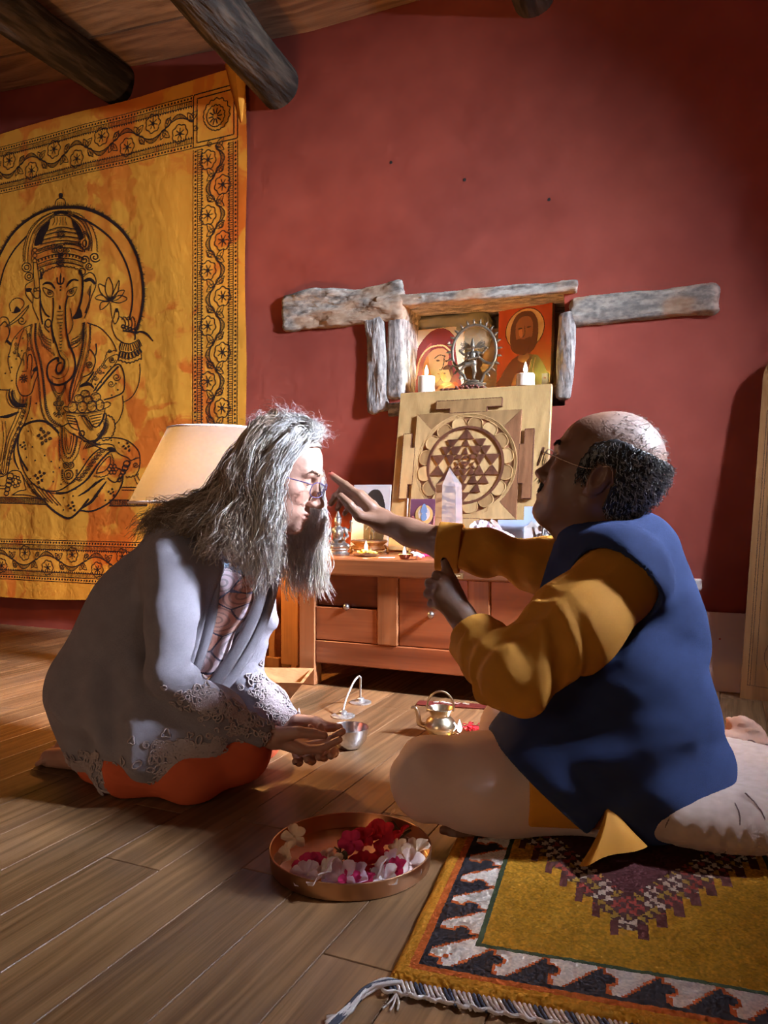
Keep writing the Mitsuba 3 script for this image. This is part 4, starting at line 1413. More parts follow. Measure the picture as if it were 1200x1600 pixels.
# icon of a veiled mother and child
w_, h_ = 0.262, 0.325
o = ony(637, 612, 3.30)
ic = thing('icon_panel', 'pale painted icon of a red-veiled mother bending to a child, left in the niche', 'icon')
pl = panel_place((o[0], 3.31, SILL), 0.10)
part('panel', pl(cbox((w_ / 2, h_ / 2, -0.009), (w_, h_, 0.018), 0.002)), 'mat_icon_gold', ic)
cl = sg.box(0.003, 0.003, w_ - 0.003, h_ - 0.003)
P2 = lambda pts, n=6: sg.Polygon(spline(pts, n, True)).buffer(0)
u_ = lambda x, y: (x / 350 * w_, h_ - y / 375 * h_)
pp = lambda *q: P2([u_(*a) for a in q])
picture(ic, pl, [
    ('ground', cl, 'mat_icon_pale'),
    ('veil', pp((5, 385), (10, 250), (45, 110), (130, 20), (220, 8), (290, 60), (300, 150), (345, 330), (345, 385)), 'mat_icon_maroon'),
    ('veil_fold', pp((40, 385), (30, 260), (70, 150), (140, 80), (110, 200), (90, 300), (100, 385)), 'mat_icon_maroon_light'),
    ('veil_fold', pp((200, 385), (250, 330), (310, 300), (340, 385)), 'mat_icon_red'),
    ('veil_edge', sg.LineString(spline([u_(45, 270), u_(70, 160), u_(130, 105), u_(215, 100), u_(262, 130)], 8)).buffer(0.004), 'mat_icon_gold'),
    ('face', pp((95, 290), (95, 190), (140, 125), (215, 115), (255, 150), (250, 205), (232, 250), (180, 300), (130, 330)), 'mat_icon_skin'),
    ('face_shade', pp((95, 290), (96, 200), (120, 150), (135, 220), (160, 300), (130, 330)), 'mat_icon_orange'),
    ('brow', sg.LineString(spline([u_(165, 165), u_(200, 150), u_(235, 160)], 6)).buffer(0.0016), 'mat_icon_line'),
    ('nose', sg.LineString(spline([u_(228, 160), u_(226, 200), u_(212, 230), u_(200, 228)], 6)).buffer(0.0014), 'mat_icon_line'),
    ('eye', E(*u_(188, 180), 0.009, 0.004, -12), 'mat_icon_brown'),
    ('eye', E(*u_(242, 186), 0.006, 0.0035, -12), 'mat_icon_brown'),
    ('mouth', E(*u_(196, 252), 0.006, 0.0022, -20), 'mat_icon_red'),
    ('child_face', E(*u_(243, 262), 0.027, 0.036, 18), 'mat_icon_skin'),
    ('child_cheek', E(*u_(228, 268), 0.012, 0.022, 18), 'mat_icon_orange'),
    ('child_hair', pp((222, 228), (250, 208), (284, 222), (290, 275), (272, 262), (262, 236), (240, 232)), 'mat_icon_brown'),
    ('child_eye', E(*u_(236, 252), 0.005, 0.0022, 10), 'mat_icon_line'),
    ('child_mouth', E(*u_(232, 282), 0.004, 0.0014, 0), 'mat_icon_red'),
    ('child_robe', pp((165, 385), (190, 335), (225, 305), (270, 300), (305, 325), (325, 385)), 'mat_icon_orange'),
    ('robe_fold', sg.LineString(spline([u_(210, 380), u_(235, 330), u_(280, 315)], 6)).buffer(0.0018), 'mat_icon_gold'),
    ('hand', pp((150, 385), (160, 350), (200, 330), (215, 345), (190, 385)), 'mat_icon_skin'),
    ('star', E(*u_(258, 92), 0.009, 0.0015).union(E(*u_(258, 92), 0.009, 0.0015, 60)).union(E(*u_(258, 92), 0.009, 0.0015, 120)), 'mat_icon_white'),
], cl)
# icon of a haloed bearded man
w_, h_ = 0.262, 0.40
o = ony(773, 605, 3.27)
ic = thing('icon_panel', 'dark red painted icon of a bearded haloed man, tilted at the right of the niche', 'icon')
pl = panel_place((o[0] - 0.006, 3.31, SILL + 0.010), 0.12, -0.24, -0.03)
part('panel', pl(cbox((w_ / 2, h_ / 2, -0.014), (w_, h_, 0.028), 0.003)), 'mat_icon_wood', ic)
cl = sg.box(0.002, 0.002, w_ - 0.002, h_ - 0.002)
u_ = lambda x, y: (x / 310 * w_, h_ - y / 475 * h_)
picture(ic, pl, [
    ('ground', cl, 'mat_icon_red'),
    ('halo', E(*u_(158, 165), 0.094, 0.094), 'mat_icon_gold'),
    ('halo_line', E(*u_(158, 165), 0.094, 0.094).difference(E(*u_(158, 165), 0.091, 0.091)), 'mat_icon_line'),
    ('robe', pp((0, 480), (30, 400), (90, 320), (160, 300), (230, 320), (285, 400), (310, 480)), 'mat_icon_brown'),
    ('mantle', pp((185, 480), (200, 330), (235, 318), (285, 400), (300, 480)), 'mat_icon_green'),
    ('hair', pp((80, 250), (78, 150), (110, 85), (158, 70), (205, 88), (232, 150), (228, 250), (195, 295), (158, 300), (112, 290)), 'mat_icon_brown'),
    ('face', pp((108, 200), (108, 140), (130, 105), (158, 98), (188, 108), (204, 145), (202, 205), (180, 250), (156, 262), (130, 250)), 'mat_icon_skin_dark'),
    ('beard', pp((112, 222), (135, 215), (156, 222), (178, 214), (200, 222), (185, 275), (156, 296), (125, 276)), 'mat_icon_brown'),
    ('face_light', pp((125, 175), (140, 160), (148, 200), (135, 208)), 'mat_icon_skin'),
    ('nose', sg.LineString(spline([u_(158, 150), u_(160, 195), u_(150, 206)], 6)).buffer(0.0016), 'mat_icon_line'),
    ('eye', E(*u_(133, 160), 0.010, 0.0035), 'mat_icon_line'),
    ('eye', E(*u_(183, 160), 0.010, 0.0035), 'mat_icon_line'),
    ('neck', pp((135, 300), (158, 306), (182, 298), (190, 325), (158, 345), (125, 325)), 'mat_icon_skin_dark'),
    ('hand', pp((92, 470), (105, 420), (125, 395), (138, 402), (135, 440), (120, 475)), 'mat_icon_skin_dark'),
    ('robe_light', sg.LineString(spline([u_(225, 330), u_(215, 390), u_(225, 470)], 6)).buffer(0.002), 'mat_icon_gold'),
    ('robe_light', sg.LineString(spline([u_(205, 335), u_(190, 400), u_(200, 470)], 6)).buffer(0.0015), 'mat_icon_gold'),
    ('lettering', E(*u_(255, 38), 0.010, 0.0012, 60).union(E(*u_(255, 38), 0.010, 0.0012, -60)).union(E(*u_(285, 40), 0.007, 0.009).difference(E(*u_(285, 40), 0.005, 0.007))), 'mat_icon_line'),
], cl)

scene['mat_wax'] = {'type': 'principled', 'base_color': rgb(0.88, 0.80, 0.66), 'roughness': 0.4}
mat('mat_wick', (0.02, 0.015, 0.01), 0.9)


def flame(c, s, parent, power=1.0, name='flame'):
    """A lit flame: an emitting teardrop at c, s metres tall."""
    m = lathe([(0, 0), (0.11 * s, 0.06 * s), (0.19 * s, 0.22 * s), (0.20 * s, 0.36 * s), (0.13 * s, 0.62 * s), (0.05 * s, 0.85 * s), (0, s)], 14, c)
    k = key_for(name, parent)
    scene[k] = mikit.ply(m, {'type': 'diffuse', 'reflectance': rgb(0.1, 0.1, 0.1)}, smooth=True, emitter={'type': 'area', 'radiance': rgb(*[q * power for q in CANDLE]), 'sampling_weight': 1.0})


def candle(c, r, h, label, group, power=1.0):
    k = thing('candle', label, 'candle', group)
    pts = [(0, 0), (r * 0.98, 0), (r, 0.002), (r, h - 0.003), (r * 0.93, h), (r * 0.55, h - 0.004), (0, h - 0.006)]
    part('wax', lathe(pts, 32, c), 'mat_wax', k, smooth=40)
    c = np.asarray(c)
    part('wick', tube([c + (0, 0, h - 0.006), c + (0.0006, 0, h + 0.006)], 0.0012, 6), 'mat_wick', k)
    flame(c + (0, 0, h + 0.003), 0.048, k, power)


o = ony(667, 612, 3.20)
candle((o[0], 3.195, SILL), 0.038, 0.078, 'lit white pillar candle in front of the veiled mother icon', None)
o = ony(825, 603, 3.19)
candle((o[0] - 0.003, 3.16, SILL), 0.038, 0.052, 'lit short white candle below the bearded man icon', None)
o = ony(842, 603, 3.2)
mat('mat_paper', (0.72, 0.62, 0.48), 0.7)
sb = thing('paper_box', 'tiny cream paper box beside the right niche candle', 'box')
part('box', cbox((o[0] + 0.024, 3.215, SILL + 0.028), (0.026, 0.02, 0.056), 0.001), 'mat_paper', sb)
part('printed_mark', cbox((o[0] + 0.024, 3.2045, SILL + 0.038), (0.010, 0.0008, 0.008), 0.0002), 'mat_icon_red', sb)

# bronze dancing figure in a ring of flames
mat('mat_bronze', mikit.proc(lambda p, n, uv: mix((0.13, 0.14, 0.12), (0.36, 0.34, 0.27), fbm(p.x * 90, p.z * 90, p.y * 90, 3))), 0.38, metal=0.85)
o = ony(741, 607, 3.18)
nb = np.array([o[0], 3.172, SILL])
nat = thing('dancing_statue', 'greenish bronze four-armed dancer on one leg inside a ring of flames, centre of the niche', 'statue')
K = 3.29 / 1200
base = lathe([(0, 0), (0.054, 0), (0.056, 0.006), (0.050, 0.011), (0.044, 0.016), (0.050, 0.022), (0.050, 0.027), (0.036, 0.031), (0, 0.032)], 32)
base.vertices[:, 1] *= 0.5
base.vertices[:, 0] *= 1.12
part('pedestal', xf(base, None, nb), 'mat_bronze', nat, smooth=40)
rc_ = nb + np.array([0, 0.004, 0.166])
Rx, Rz = 0.098, 0.112
a = np.linspace(math.radians(-62), math.radians(242), 70)
rp = np.stack([rc_[0] + Rx * np.cos(a), np.full_like(a, rc_[1]), rc_[2] + Rz * np.sin(a)], 1)
rp = np.vstack([[nb + (0.030, 0.004, 0.030)], rp, [nb + (-0.030, 0.004, 0.030)]])
part('flame_ring', tube(rp, 0.0058, 10, flat=1.2), 'mat_bronze', nat, smooth=True)
for k_ in range(21):
    b_ = math.radians(-56 + 292 * k_ / 20)
    c = np.array([rc_[0] + (Rx + 0.004) * math.cos(b_), rc_[1], rc_[2] + (Rz + 0.004) * math.sin(b_)])
    d = np.array([math.cos(b_), 0, math.sin(b_)])
    pts = [c, c + d * 0.008, c + d * 0.016 + np.array([-d[2], 0, d[0]]) * 0.002, c + d * 0.025]
    part('flame_tongue', tube(pts, [0.0035, 0.0062, 0.0045, 0.0006], 7), 'mat_bronze', nat, smooth=True)
B0 = nb + np.array([0.0, -0.004, 0.032])
L = lambda x, z, y=0.0: B0 + np.array([x, y, z])
def _nat(P):
    d = ell(P, L(0.002, 0.004), (0.026, 0.014, 0.008))                      # dwarf under the foot
    d = smin(d, ell(P, L(-0.024, 0.008), (0.009, 0.010, 0.009)), 0.006)
    hip, kn, ft = L(0.0, 0.082), L(0.006, 0.047), L(0.000, 0.012)
    d = smin(d, rc(P, hip, kn, 0.0125, 0.0090), 0.006)
    d = smin(d, rc(P, kn, ft, 0.0085, 0.0050), 0.004)
    d = smin(d, rc(P, ft, L(0.010, 0.010, -0.006), 0.005, 0.0035), 0.003)
    k2, f2 = L(-0.030, 0.076, -0.014), L(-0.052, 0.048, -0.018)
    d = smin(d, rc(P, hip, k2, 0.0125, 0.0085), 0.006)
    d = smin(d, rc(P, k2, f2, 0.0080, 0.0042), 0.004)
    d = smin(d, rc(P, f2, L(-0.064, 0.052, -0.018), 0.0045, 0.003), 0.003)
    d = smin(d, rc(P, L(0.0, 0.084), L(-0.003, 0.118), 0.0135, 0.0165), 0.008)
    d = smin(d, rc(P, L(-0.003, 0.128), L(-0.003, 0.146), 0.006, 0.006), 0.004)
    d = smin(d, ell(P, L(-0.003, 0.156), (0.0105, 0.011, 0.0135)), 0.003)
    d = smin(d, rc(P, L(-0.003, 0.167), L(-0.003, 0.186), 0.009, 0.0035), 0.003)
    sl, sr = L(-0.020, 0.127), L(0.014, 0.127)
    for s, e, w2 in ((sl, L(-0.043, 0.122), L(-0.062, 0.140)), (sr, L(0.040, 0.122), L(0.060, 0.142)), (sl, L(-0.030, 0.100, -0.016), L(-0.018, 0.112, -0.026)), (sr, L(0.030, 0.104, -0.016), L(-0.014, 0.096, -0.026))):
        d = smin(d, rc(P, s, e, 0.0068, 0.0052), 0.004)
        d = smin(d, rc(P, e, w2, 0.0050, 0.0038), 0.003)
        d = smin(d, ell(P, w2, (0.0058, 0.004, 0.0065)), 0.003)
    return d
part('figure', sdf_mesh(_nat, B0 - (0.085, 0.05, 0.006), B0 + (0.085, 0.05, 0.20), 0.0022), 'mat_bronze', nat, smooth=True)
hairp = []
for sx in (-1, 1):
    for k_ in range(8):
        ang = math.radians(-14 + k_ * 8)
        a0 = L(-0.003 + sx * 0.008, 0.150, 0.004)
        ln_ = 0.044 + 0.006 * math.sin(k_ * 1.7)
        e = a0 + np.array([sx * math.cos(ang), 0, math.sin(ang)]) * ln_
        hairp.append(tube(spline([a0, (a0 + e) / 2 + (0, 0, 0.004), e, e + (sx * 0.001, 0, 0.005)], 4), np.linspace(0.0024, 0.0012, 13), 6))
    hairp.append(tube(spline([L(sx * 0.012, 0.118, 0.006), L(sx * 0.045, 0.088, 0.008), L(sx * 0.078, 0.076, 0.004), L(sx * 0.092, 0.092, 0.002)], 6), 0.003, 6, flat=2.0))
part('streaming_hair', cat_(hairp), 'mat_bronze', nat, smooth=True)

# prayer beads heaped on the edge
mat('mat_bead', (0.14, 0.045, 0.03), 0.55)
bd = thing('prayer_beads', 'string of dark red-brown prayer beads heaped at the foot of the bronze dancer', 'beads')
rr_ = random.Random(4)
for k_ in range(26):
    t = k_ / 25
    px_ = 690 + 66 * t
    o = ony(px_, 606 - 5 * t, 3.15)
    c = np.array([o[0], 3.145 - 0.006 * math.sin(k_ * 2.1), SILL + 0.0055 + (0.008 if 8 < k_ < 22 and k_ % 2 else 0)])
    part('bead', sphere(c, 0.0058, 1), 'mat_bead', bd, smooth=True)
# ------------------------------------------------------------------ things on the cabinet top
Z0 = TOPZ + 0.0005
mat('mat_silver_dark', mikit.proc(lambda p, n, uv: mix((0.10, 0.10, 0.11), (0.45, 0.44, 0.43), fbm(p.x * 110, p.z * 110, p.y * 110, 3))), 0.3, metal=0.9)
mat('mat_bronze_warm', mikit.proc(lambda p, n, uv: mix((0.20, 0.11, 0.055), (0.46, 0.28, 0.14), fbm(p.x * 90, p.z * 90, p.y * 90, 3))), 0.32, metal=0.85)


def top_at(px, y):
    """Point of the cabinet top in the column px at distance y."""
    q = ony(px, 860, y)
    return np.array([q[0], y, Z0])


def seated_figure(c, H, label, m_, facing=0.0, trunk=False):
    """Small cast deity seated cross-legged on a lotus base, four arms, tall crown."""
    k = thing('deity_statue', label, 'statue')
    R = rotz(facing)
    s = H / 0.18

    def L(x, y, z):
        return np.array([x, y, z])
    base = lathe([(0, 0), (0.046, 0), (0.049, 0.006), (0.042, 0.011), (0.039, 0.017), (0.044, 0.024), (0.042, 0.029), (0.0, 0.030)], 28)
    base.vertices[:, 1] *= 0.8
    part('lotus_base', xf(xf(base, None, (0, 0, 0), s), R, c), m_, k, smooth=40)

    def f(P):
        d = ell(P, (0, 0.006, 0.046), (0.034, 0.026, 0.018))
        for sx in (-1, 1):
            d = smin(d, rc(P, (sx * 0.016, 0.002, 0.042), (sx * 0.040, -0.016, 0.038), 0.014, 0.010), 0.008)
            d = smin(d, rc(P, (sx * 0.040, -0.016, 0.038), (sx * -0.012, -0.028, 0.036), 0.010, 0.007), 0.006)
        d = smin(d, rc(P, (0, 0.008, 0.055), (0, 0.006, 0.098), 0.020, 0.024), 0.012)
        if trunk:
            d = smin(d, ell(P, (0, -0.010, 0.066), (0.026, 0.020, 0.024)), 0.01)
        d = smin(d, rc(P, (0, 0.004, 0.11), (0, 0.002, 0.122), 0.009, 0.009), 0.006)
        d = smin(d, ell(P, (0, -0.002, 0.136), (0.015, 0.016, 0.018)), 0.004)
        d = smin(d, ell(P, (0, -0.016, 0.134), (0.003, 0.004, 0.004)), 0.003)
        if trunk:
            d = smin(d, rc(P, (0, -0.018, 0.130), (0.004, -0.030, 0.108), 0.007, 0.005), 0.004)
            d = smin(d, rc(P, (0.004, -0.030, 0.108), (-0.010, -0.032, 0.092), 0.005, 0.004), 0.004)
            for sx in (-1, 1):
                d = smin(d, ell(P, (sx * 0.021, 0.0, 0.136), (0.012, 0.003, 0.014)), 0.003)
        d = smin(d, rc(P, (0, 0.002, 0.150), (0, 0.004, 0.176), 0.013, 0.004), 0.003)
        d = smin(d, ell(P, (0, 0.002, 0.150), (0.017, 0.016, 0.004)), 0.002)
        for sx in (-1, 1):
            s_ = np.array((sx * 0.026, 0.006, 0.104))
            d = smin(d, ell(P, s_, (0.010, 0.010, 0.010)), 0.006)
            e1, w1 = np.array((sx * 0.040, -0.004, 0.078)), np.array((sx * 0.030, -0.026, 0.068))
            d = smin(d, rc(P, s_, e1, 0.008, 0.0065), 0.004)
            d = smin(d, rc(P, e1, w1, 0.0065, 0.0052), 0.004)
            d = smin(d, ell(P, w1, (0.007, 0.007, 0.008)), 0.003)
            e2, w2 = np.array((sx * 0.050, 0.008, 0.098)), np.array((sx * 0.054, 0.000, 0.126))
            d = smin(d, rc(P, s_, e2, 0.0075, 0.006), 0.004)
            d = smin(d, rc(P, e2, w2, 0.006, 0.0045), 0.004)
            d = smin(d, ell(P, w2 + (0, 0, 0.008), (0.008, 0.006, 0.009)), 0.003)
        d = np.minimum(d, np.abs(ell(P, (0, -0.002, 0.092), (0.018, 0.024, 0.022))) - 0.0016)
        return d
    m = sdf_mesh(f, (-0.075, -0.05, 0.018), (0.075, 0.045, 0.19), 0.0026)
    part('figure', xf(xf(m, None, (0, 0, 0), s), R, c), m_, k, smooth=True)
    return k


c = top_at(528, 2.70)
seated_figure(c, 0.176, 'dark silver seated four-armed deity at the left end of the altar top', 'mat_silver_dark', 0.35)
c = top_at(851, 2.80)
seated_figure(c, 0.150, 'dark silver seated elephant-headed deity at the right of the altar, by the man’s collar', 'mat_silver_dark', -0.2, True)

# low round bronze stand with feet
c = top_at(577, 2.86)
st = thing('bronze_stand', 'low round bronze altar stand with curled feet behind the yellow petal plate', 'stand')
part('drum', lathe([(0, 0.014), (0.062, 0.014), (0.068, 0.020), (0.064, 0.027), (0.058, 0.033), (0.066, 0.041), (0.075, 0.047), (0.076, 0.053), (0.070, 0.056), (0, 0.056)], 40, c), 'mat_bronze_warm', st, smooth=40)
for k_ in range(4):
    a = k_ * np.pi / 2 + 0.5
    d = np.array([math.cos(a), math.sin(a), 0])
    part('foot', tube(spline([c + d * 0.060 + (0, 0, 0.030), c + d * 0.076 + (0, 0, 0.020), c + d * 0.074 + (0, 0, 0.006), c + d * 0.084 + (0, 0, 0.007)], 6), np.linspace(0.007, 0.005, 19), 8), 'mat_bronze_warm', st, smooth=True)
# small figure standing on the stand
fg = thing('small_bronze_figure', 'small cast standing figure on the low bronze stand', 'statue')
cc = c + np.array([0.012, 0, 0.0565])
part('figure', xf(sdf_mesh(lambda P: smin(smin(smin(rc(P, (-.008, 0, .004), (-.007, 0, .03), .005, .006), rc(P, (.008, 0, .004), (.007, 0, .03), .005, .006), .004), rc(P, (0, 0, .034), (0, 0, .056), .010, .011), .006),
     smin(ell(P, (0, 0, .074), (.008, .008, .010)), smin(rc(P, (-.012, 0, .055), (-.024, -.004, .040), .005, .004), rc(P, (.012, 0, .055), (.026, -.002, .066), .005, .004), .002), .002), .005), (-.04, -.02, 0), (.04, .02, .09), .0024), None, cc), 'mat_silver_dark', fg, smooth=True)


def petal_mesh(L_, W_, cup, seed=0, curl=0.0, nu=6, nv=5, notch=0.0):
    """One petal along +x from the origin, cupped upward."""
    u = np.linspace(0, 1, nu)[:, None]
    v = np.linspace(-1, 1, nv)[None]
    prof = np.sin(np.pi * np.clip(u * 0.86 + 0.07, 0, 1)) ** 0.75
    prof = prof * (0.25 + 0.75 * np.minimum(1, u * 1.7))
    r_ = np.random.default_rng(seed)
    X = u * L_ * (1 - notch * (np.abs(v) < 0.3) * (u > 0.9)) + 0 * v
    Y = v * prof * W_ / 2
    Z = cup * L_ * (u ** 1.5) + 0.22 * W_ * (v ** 2) * prof - curl * L_ * np.maximum(0, u - 0.55) ** 2 * 2.0 + 0.05 * L_ * np.sin(v * 3 + r_.random() * 6) * u
    return grid_mesh(X, Y, Z)


def two_sided(m):
    return m


FL = {}
for n_, c_ in (('white', (0.86, 0.82, 0.80)), ('pink', (0.85, 0.62, 0.72)), ('hot', (0.62, 0.05, 0.16)), ('red', (0.50, 0.03, 0.05)), ('cream', (0.85, 0.70, 0.52)), ('lilac', (0.80, 0.66, 0.82)), ('yellow', (0.90, 0.68, 0.16)), ('blush', (0.88, 0.72, 0.66))):
    scene['mat_petal_' + n_] = {'type': 'principledthin', 'base_color': mikit.proc(lambda p, n, uv, c_=c_: mix(tuple(0.86 * q for q in c_), c_, fbm(p.x * 260, p.y * 260, p.z * 260, 2))), 'roughness': 0.55, 'diff_trans': 0.5, 'spec_trans': 0.0, 'eta': 1.3}
mat('mat_stem', (0.13, 0.17, 0.05), 0.6)
mat('mat_leaf_dry', (0.12, 0.10, 0.04), 0.8, two=True)
FLN = [0]


def flower(c, size, kind, label, group, tilt=(0.0, 0.0), n=5, rot=0.0, cup=0.35, parts=True, kind2=None):
    FLN[0] += 1
    k = thing('flower', label, 'flower', group)
    R = rotz(rot) @ rotx(tilt[0]) @ roty(tilt[1])
    ms = []
    for i in range(n):
        m = petal_mesh(size * (0.46 + 0.08 * rng.random()), size * 0.44, cup * (0.8 + 0.4 * rng.random()), FLN[0] * 7 + i, 0.5)
        m = xf(m, R @ rotz(i * 2 * np.pi / n + 0.25 * (rng.random() - 0.5)), c)
        m.vertices[:, 2] += 0.0
        ms.append(m)
    if parts:
        for m in ms:
            part('petal', m, 'mat_petal_' + kind, k, smooth=True)
    else:
        part('petals', cat_(ms), 'mat_petal_' + kind, k, smooth=True)
    part('tube', tube([np.asarray(c) - R @ np.array([0, 0, size * 0.16]), np.asarray(c) + R @ np.array([0, 0, size * 0.03])], [size * 0.03, size * 0.055], 7), 'mat_petal_' + (kind2 or kind), k, smooth=True)
    return k


# silver plate of yellow petals with a lit flame
c = top_at(572, 2.69)
pt = thing('silver_plate', 'small silver plate heaped with yellow petals at the altar front', 'plate')
part('plate', lathe([(0, 0.002), (0.040, 0.002), (0.050, 0.006), (0.0515, 0.007), (0.049, 0.0085), (0.040, 0.0045), (0, 0.004)], 40, c), 'mat_steel', pt, smooth=40)
for k_ in range(9):
    a = k_ * 2.4
    r_ = 0.034 * math.sqrt((k_ + 0.3) / 9)
    flower(c + (r_ * math.cos(a), r_ * math.sin(a), 0.012 + 0.008 * (1 - r_ / 0.034)), 0.030, 'yellow', 'yellow blossom in the heap on the small silver plate', 'yellow blossoms on the silver plate', (0.3 * math.sin(a), 0.3 * math.cos(a)), 5, a, 0.4, False)
tl_ = thing('tealight', 'lit tea light in the middle of the yellow petals', 'candle')
part('cup', lathe([(0, 0.014), (0.011, 0.014), (0.0125, 0.026), (0.0115, 0.026), (0.0105, 0.024), (0, 0.024)], 20, c), 'mat_steel', tl_, smooth=40)
flame(c + (0, 0, 0.0245), 0.036, tl_)
# clay oil lamp
mat('mat_clay', (0.32, 0.10, 0.05), 0.6)
c = top_at(632, 2.605)
dy = thing('oil_lamp', 'small red clay oil lamp with a flame at the cabinet’s front edge', 'oil lamp')
a = np.arange(40) * 2 * np.pi / 40
m = lathe([(0, 0), (0.012, 0), (0.015, 0.002), (0.021, 0.012), (0.024, 0.018), (0.022, 0.018), (0.017, 0.011), (0.0, 0.008)], 40, (0, 0, 0))
rad = np.linalg.norm(m.vertices[:, :2], axis=1)
ang_ = np.arctan2(m.vertices[:, 1], m.vertices[:, 0])
m.vertices[:, :2] *= (1 + 0.12 * np.cos(ang_ * 6) * (rad > 0.014))[:, None]
part('bowl', xf(m, None, c), 'mat_clay', dy, smooth=40)
mat('mat_oil', (0.35, 0.2, 0.05), 0.1)
part('oil', lathe([(0, 0.0105), (0.0185, 0.0132), (0, 0.0134)], 24, c), 'mat_oil', dy)
flame(c + (0, 0, 0.0140), 0.032, dy)
flower(top_at(652, 2.60) + (0, 0, 0.012), 0.055, 'pink', 'single pink blossom lying beside the clay oil lamp', None, (0.2, 0.3), 6, 0.3, 0.35, False)
flower(top_at(664, 2.63) + (0, 0, 0.010), 0.045, 'hot', 'deep pink blossom just behind the single pink one', None, (0.2, -0.2), 5, 0.9, 0.35, False)
# printed card lying flat with a paper strip
mat('mat_card_pale', (0.62, 0.55, 0.50), 0.5)
solo('paper_slip', cbox(top_at(604, 2.65) + (0, 0, 0.0006), (0.062, 0.045, 0.001), 0.0002, rotz(0.3)), 'mat_card_pale', 'pale printed paper slip lying flat on the altar front', 'paper')
solo('paper_slip', cbox(top_at(586, 2.62) + (0, 0, 0.0006), (0.05, 0.03, 0.001), 0.0002, rotz(-0.2)), 'mat_icon_orange', 'small reddish paper slip near the altar’s front edge', 'paper')
# portrait photograph
for n_, c_ in (('mat_photo_grey', (0.40, 0.41, 0.44)), ('mat_photo_black', (0.012, 0.012, 0.013)), ('mat_photo_face', (0.50, 0.46, 0.44)), ('mat_photo_mid', (0.30, 0.28, 0.27)), ('mat_photo_blue', (0.40, 0.50, 0.68)), ('mat_photo_stone', (0.62, 0.58, 0.55)),
               ('mat_print_purple', (0.17, 0.07, 0.13)), ('mat_print_glow', (0.85, 0.55, 0.22)), ('mat_print_skyblue', (0.22, 0.36, 0.62)), ('mat_print_pink', (0.72, 0.33, 0.36)), ('mat_print_white', (0.85, 0.78, 0.76))):
    mat(n_, c_, 0.25, spec=0.5)
x0 = ony(553, 757, 3.02)[0]
x1 = ony(611, 757, 3.02)[0]
w_, h_ = x1 - x0, ony(553, 757, 3.04)[2] - TOPZ
ph = thing('portrait_photo', 'large portrait photograph of a person with a dark mass of hair, behind the outstretched hand', 'photograph')
pl = panel_place((x0, 2.98, Z0), 0.14)
part('print', pl(cbox((w_ / 2, h_ / 2, -0.004), (w_, h_, 0.008), 0.001)), 'mat_photo_grey', ph)
u_ = lambda x, y: (x * w_, h_ - y * h_)
pp = lambda *q: P2([u_(*a) for a in q])
picture(ph, pl, [
    ('hair', pp((0.33, 0.45), (0.36, 0.20), (0.52, 0.08), (0.72, 0.10), (0.86, 0.28), (0.90, 0.55), (0.84, 0.90), (0.60, 1.0), (0.38, 0.95), (0.34, 0.7)), 'mat_photo_black'),
    ('face', pp((0.45, 0.45), (0.50, 0.26), (0.60, 0.24), (0.70, 0.32), (0.72, 0.52), (0.66, 0.72), (0.57, 0.78), (0.48, 0.66)), 'mat_photo_face'),
    ('beard', pp((0.47, 0.60), (0.54, 0.58), (0.62, 0.60), (0.70, 0.56), (0.70, 0.74), (0.60, 0.92), (0.50, 0.80)), 'mat_photo_black'),
    ('eye', E(*u_(0.53, 0.42), w_ * 0.03, w_ * 0.012), 'mat_photo_black'),
    ('eye', E(*u_(0.65, 0.42), w_ * 0.03, w_ * 0.012), 'mat_photo_black'),
    ('robe', pp((0.1, 1.02), (0.25, 0.9), (0.4, 0.93), (0.6, 1.0), (0.8, 0.92), (0.95, 1.02)), 'mat_photo_mid'),
], sg.box(0.001, 0.001, w_ - 0.001, h_ - 0.001))
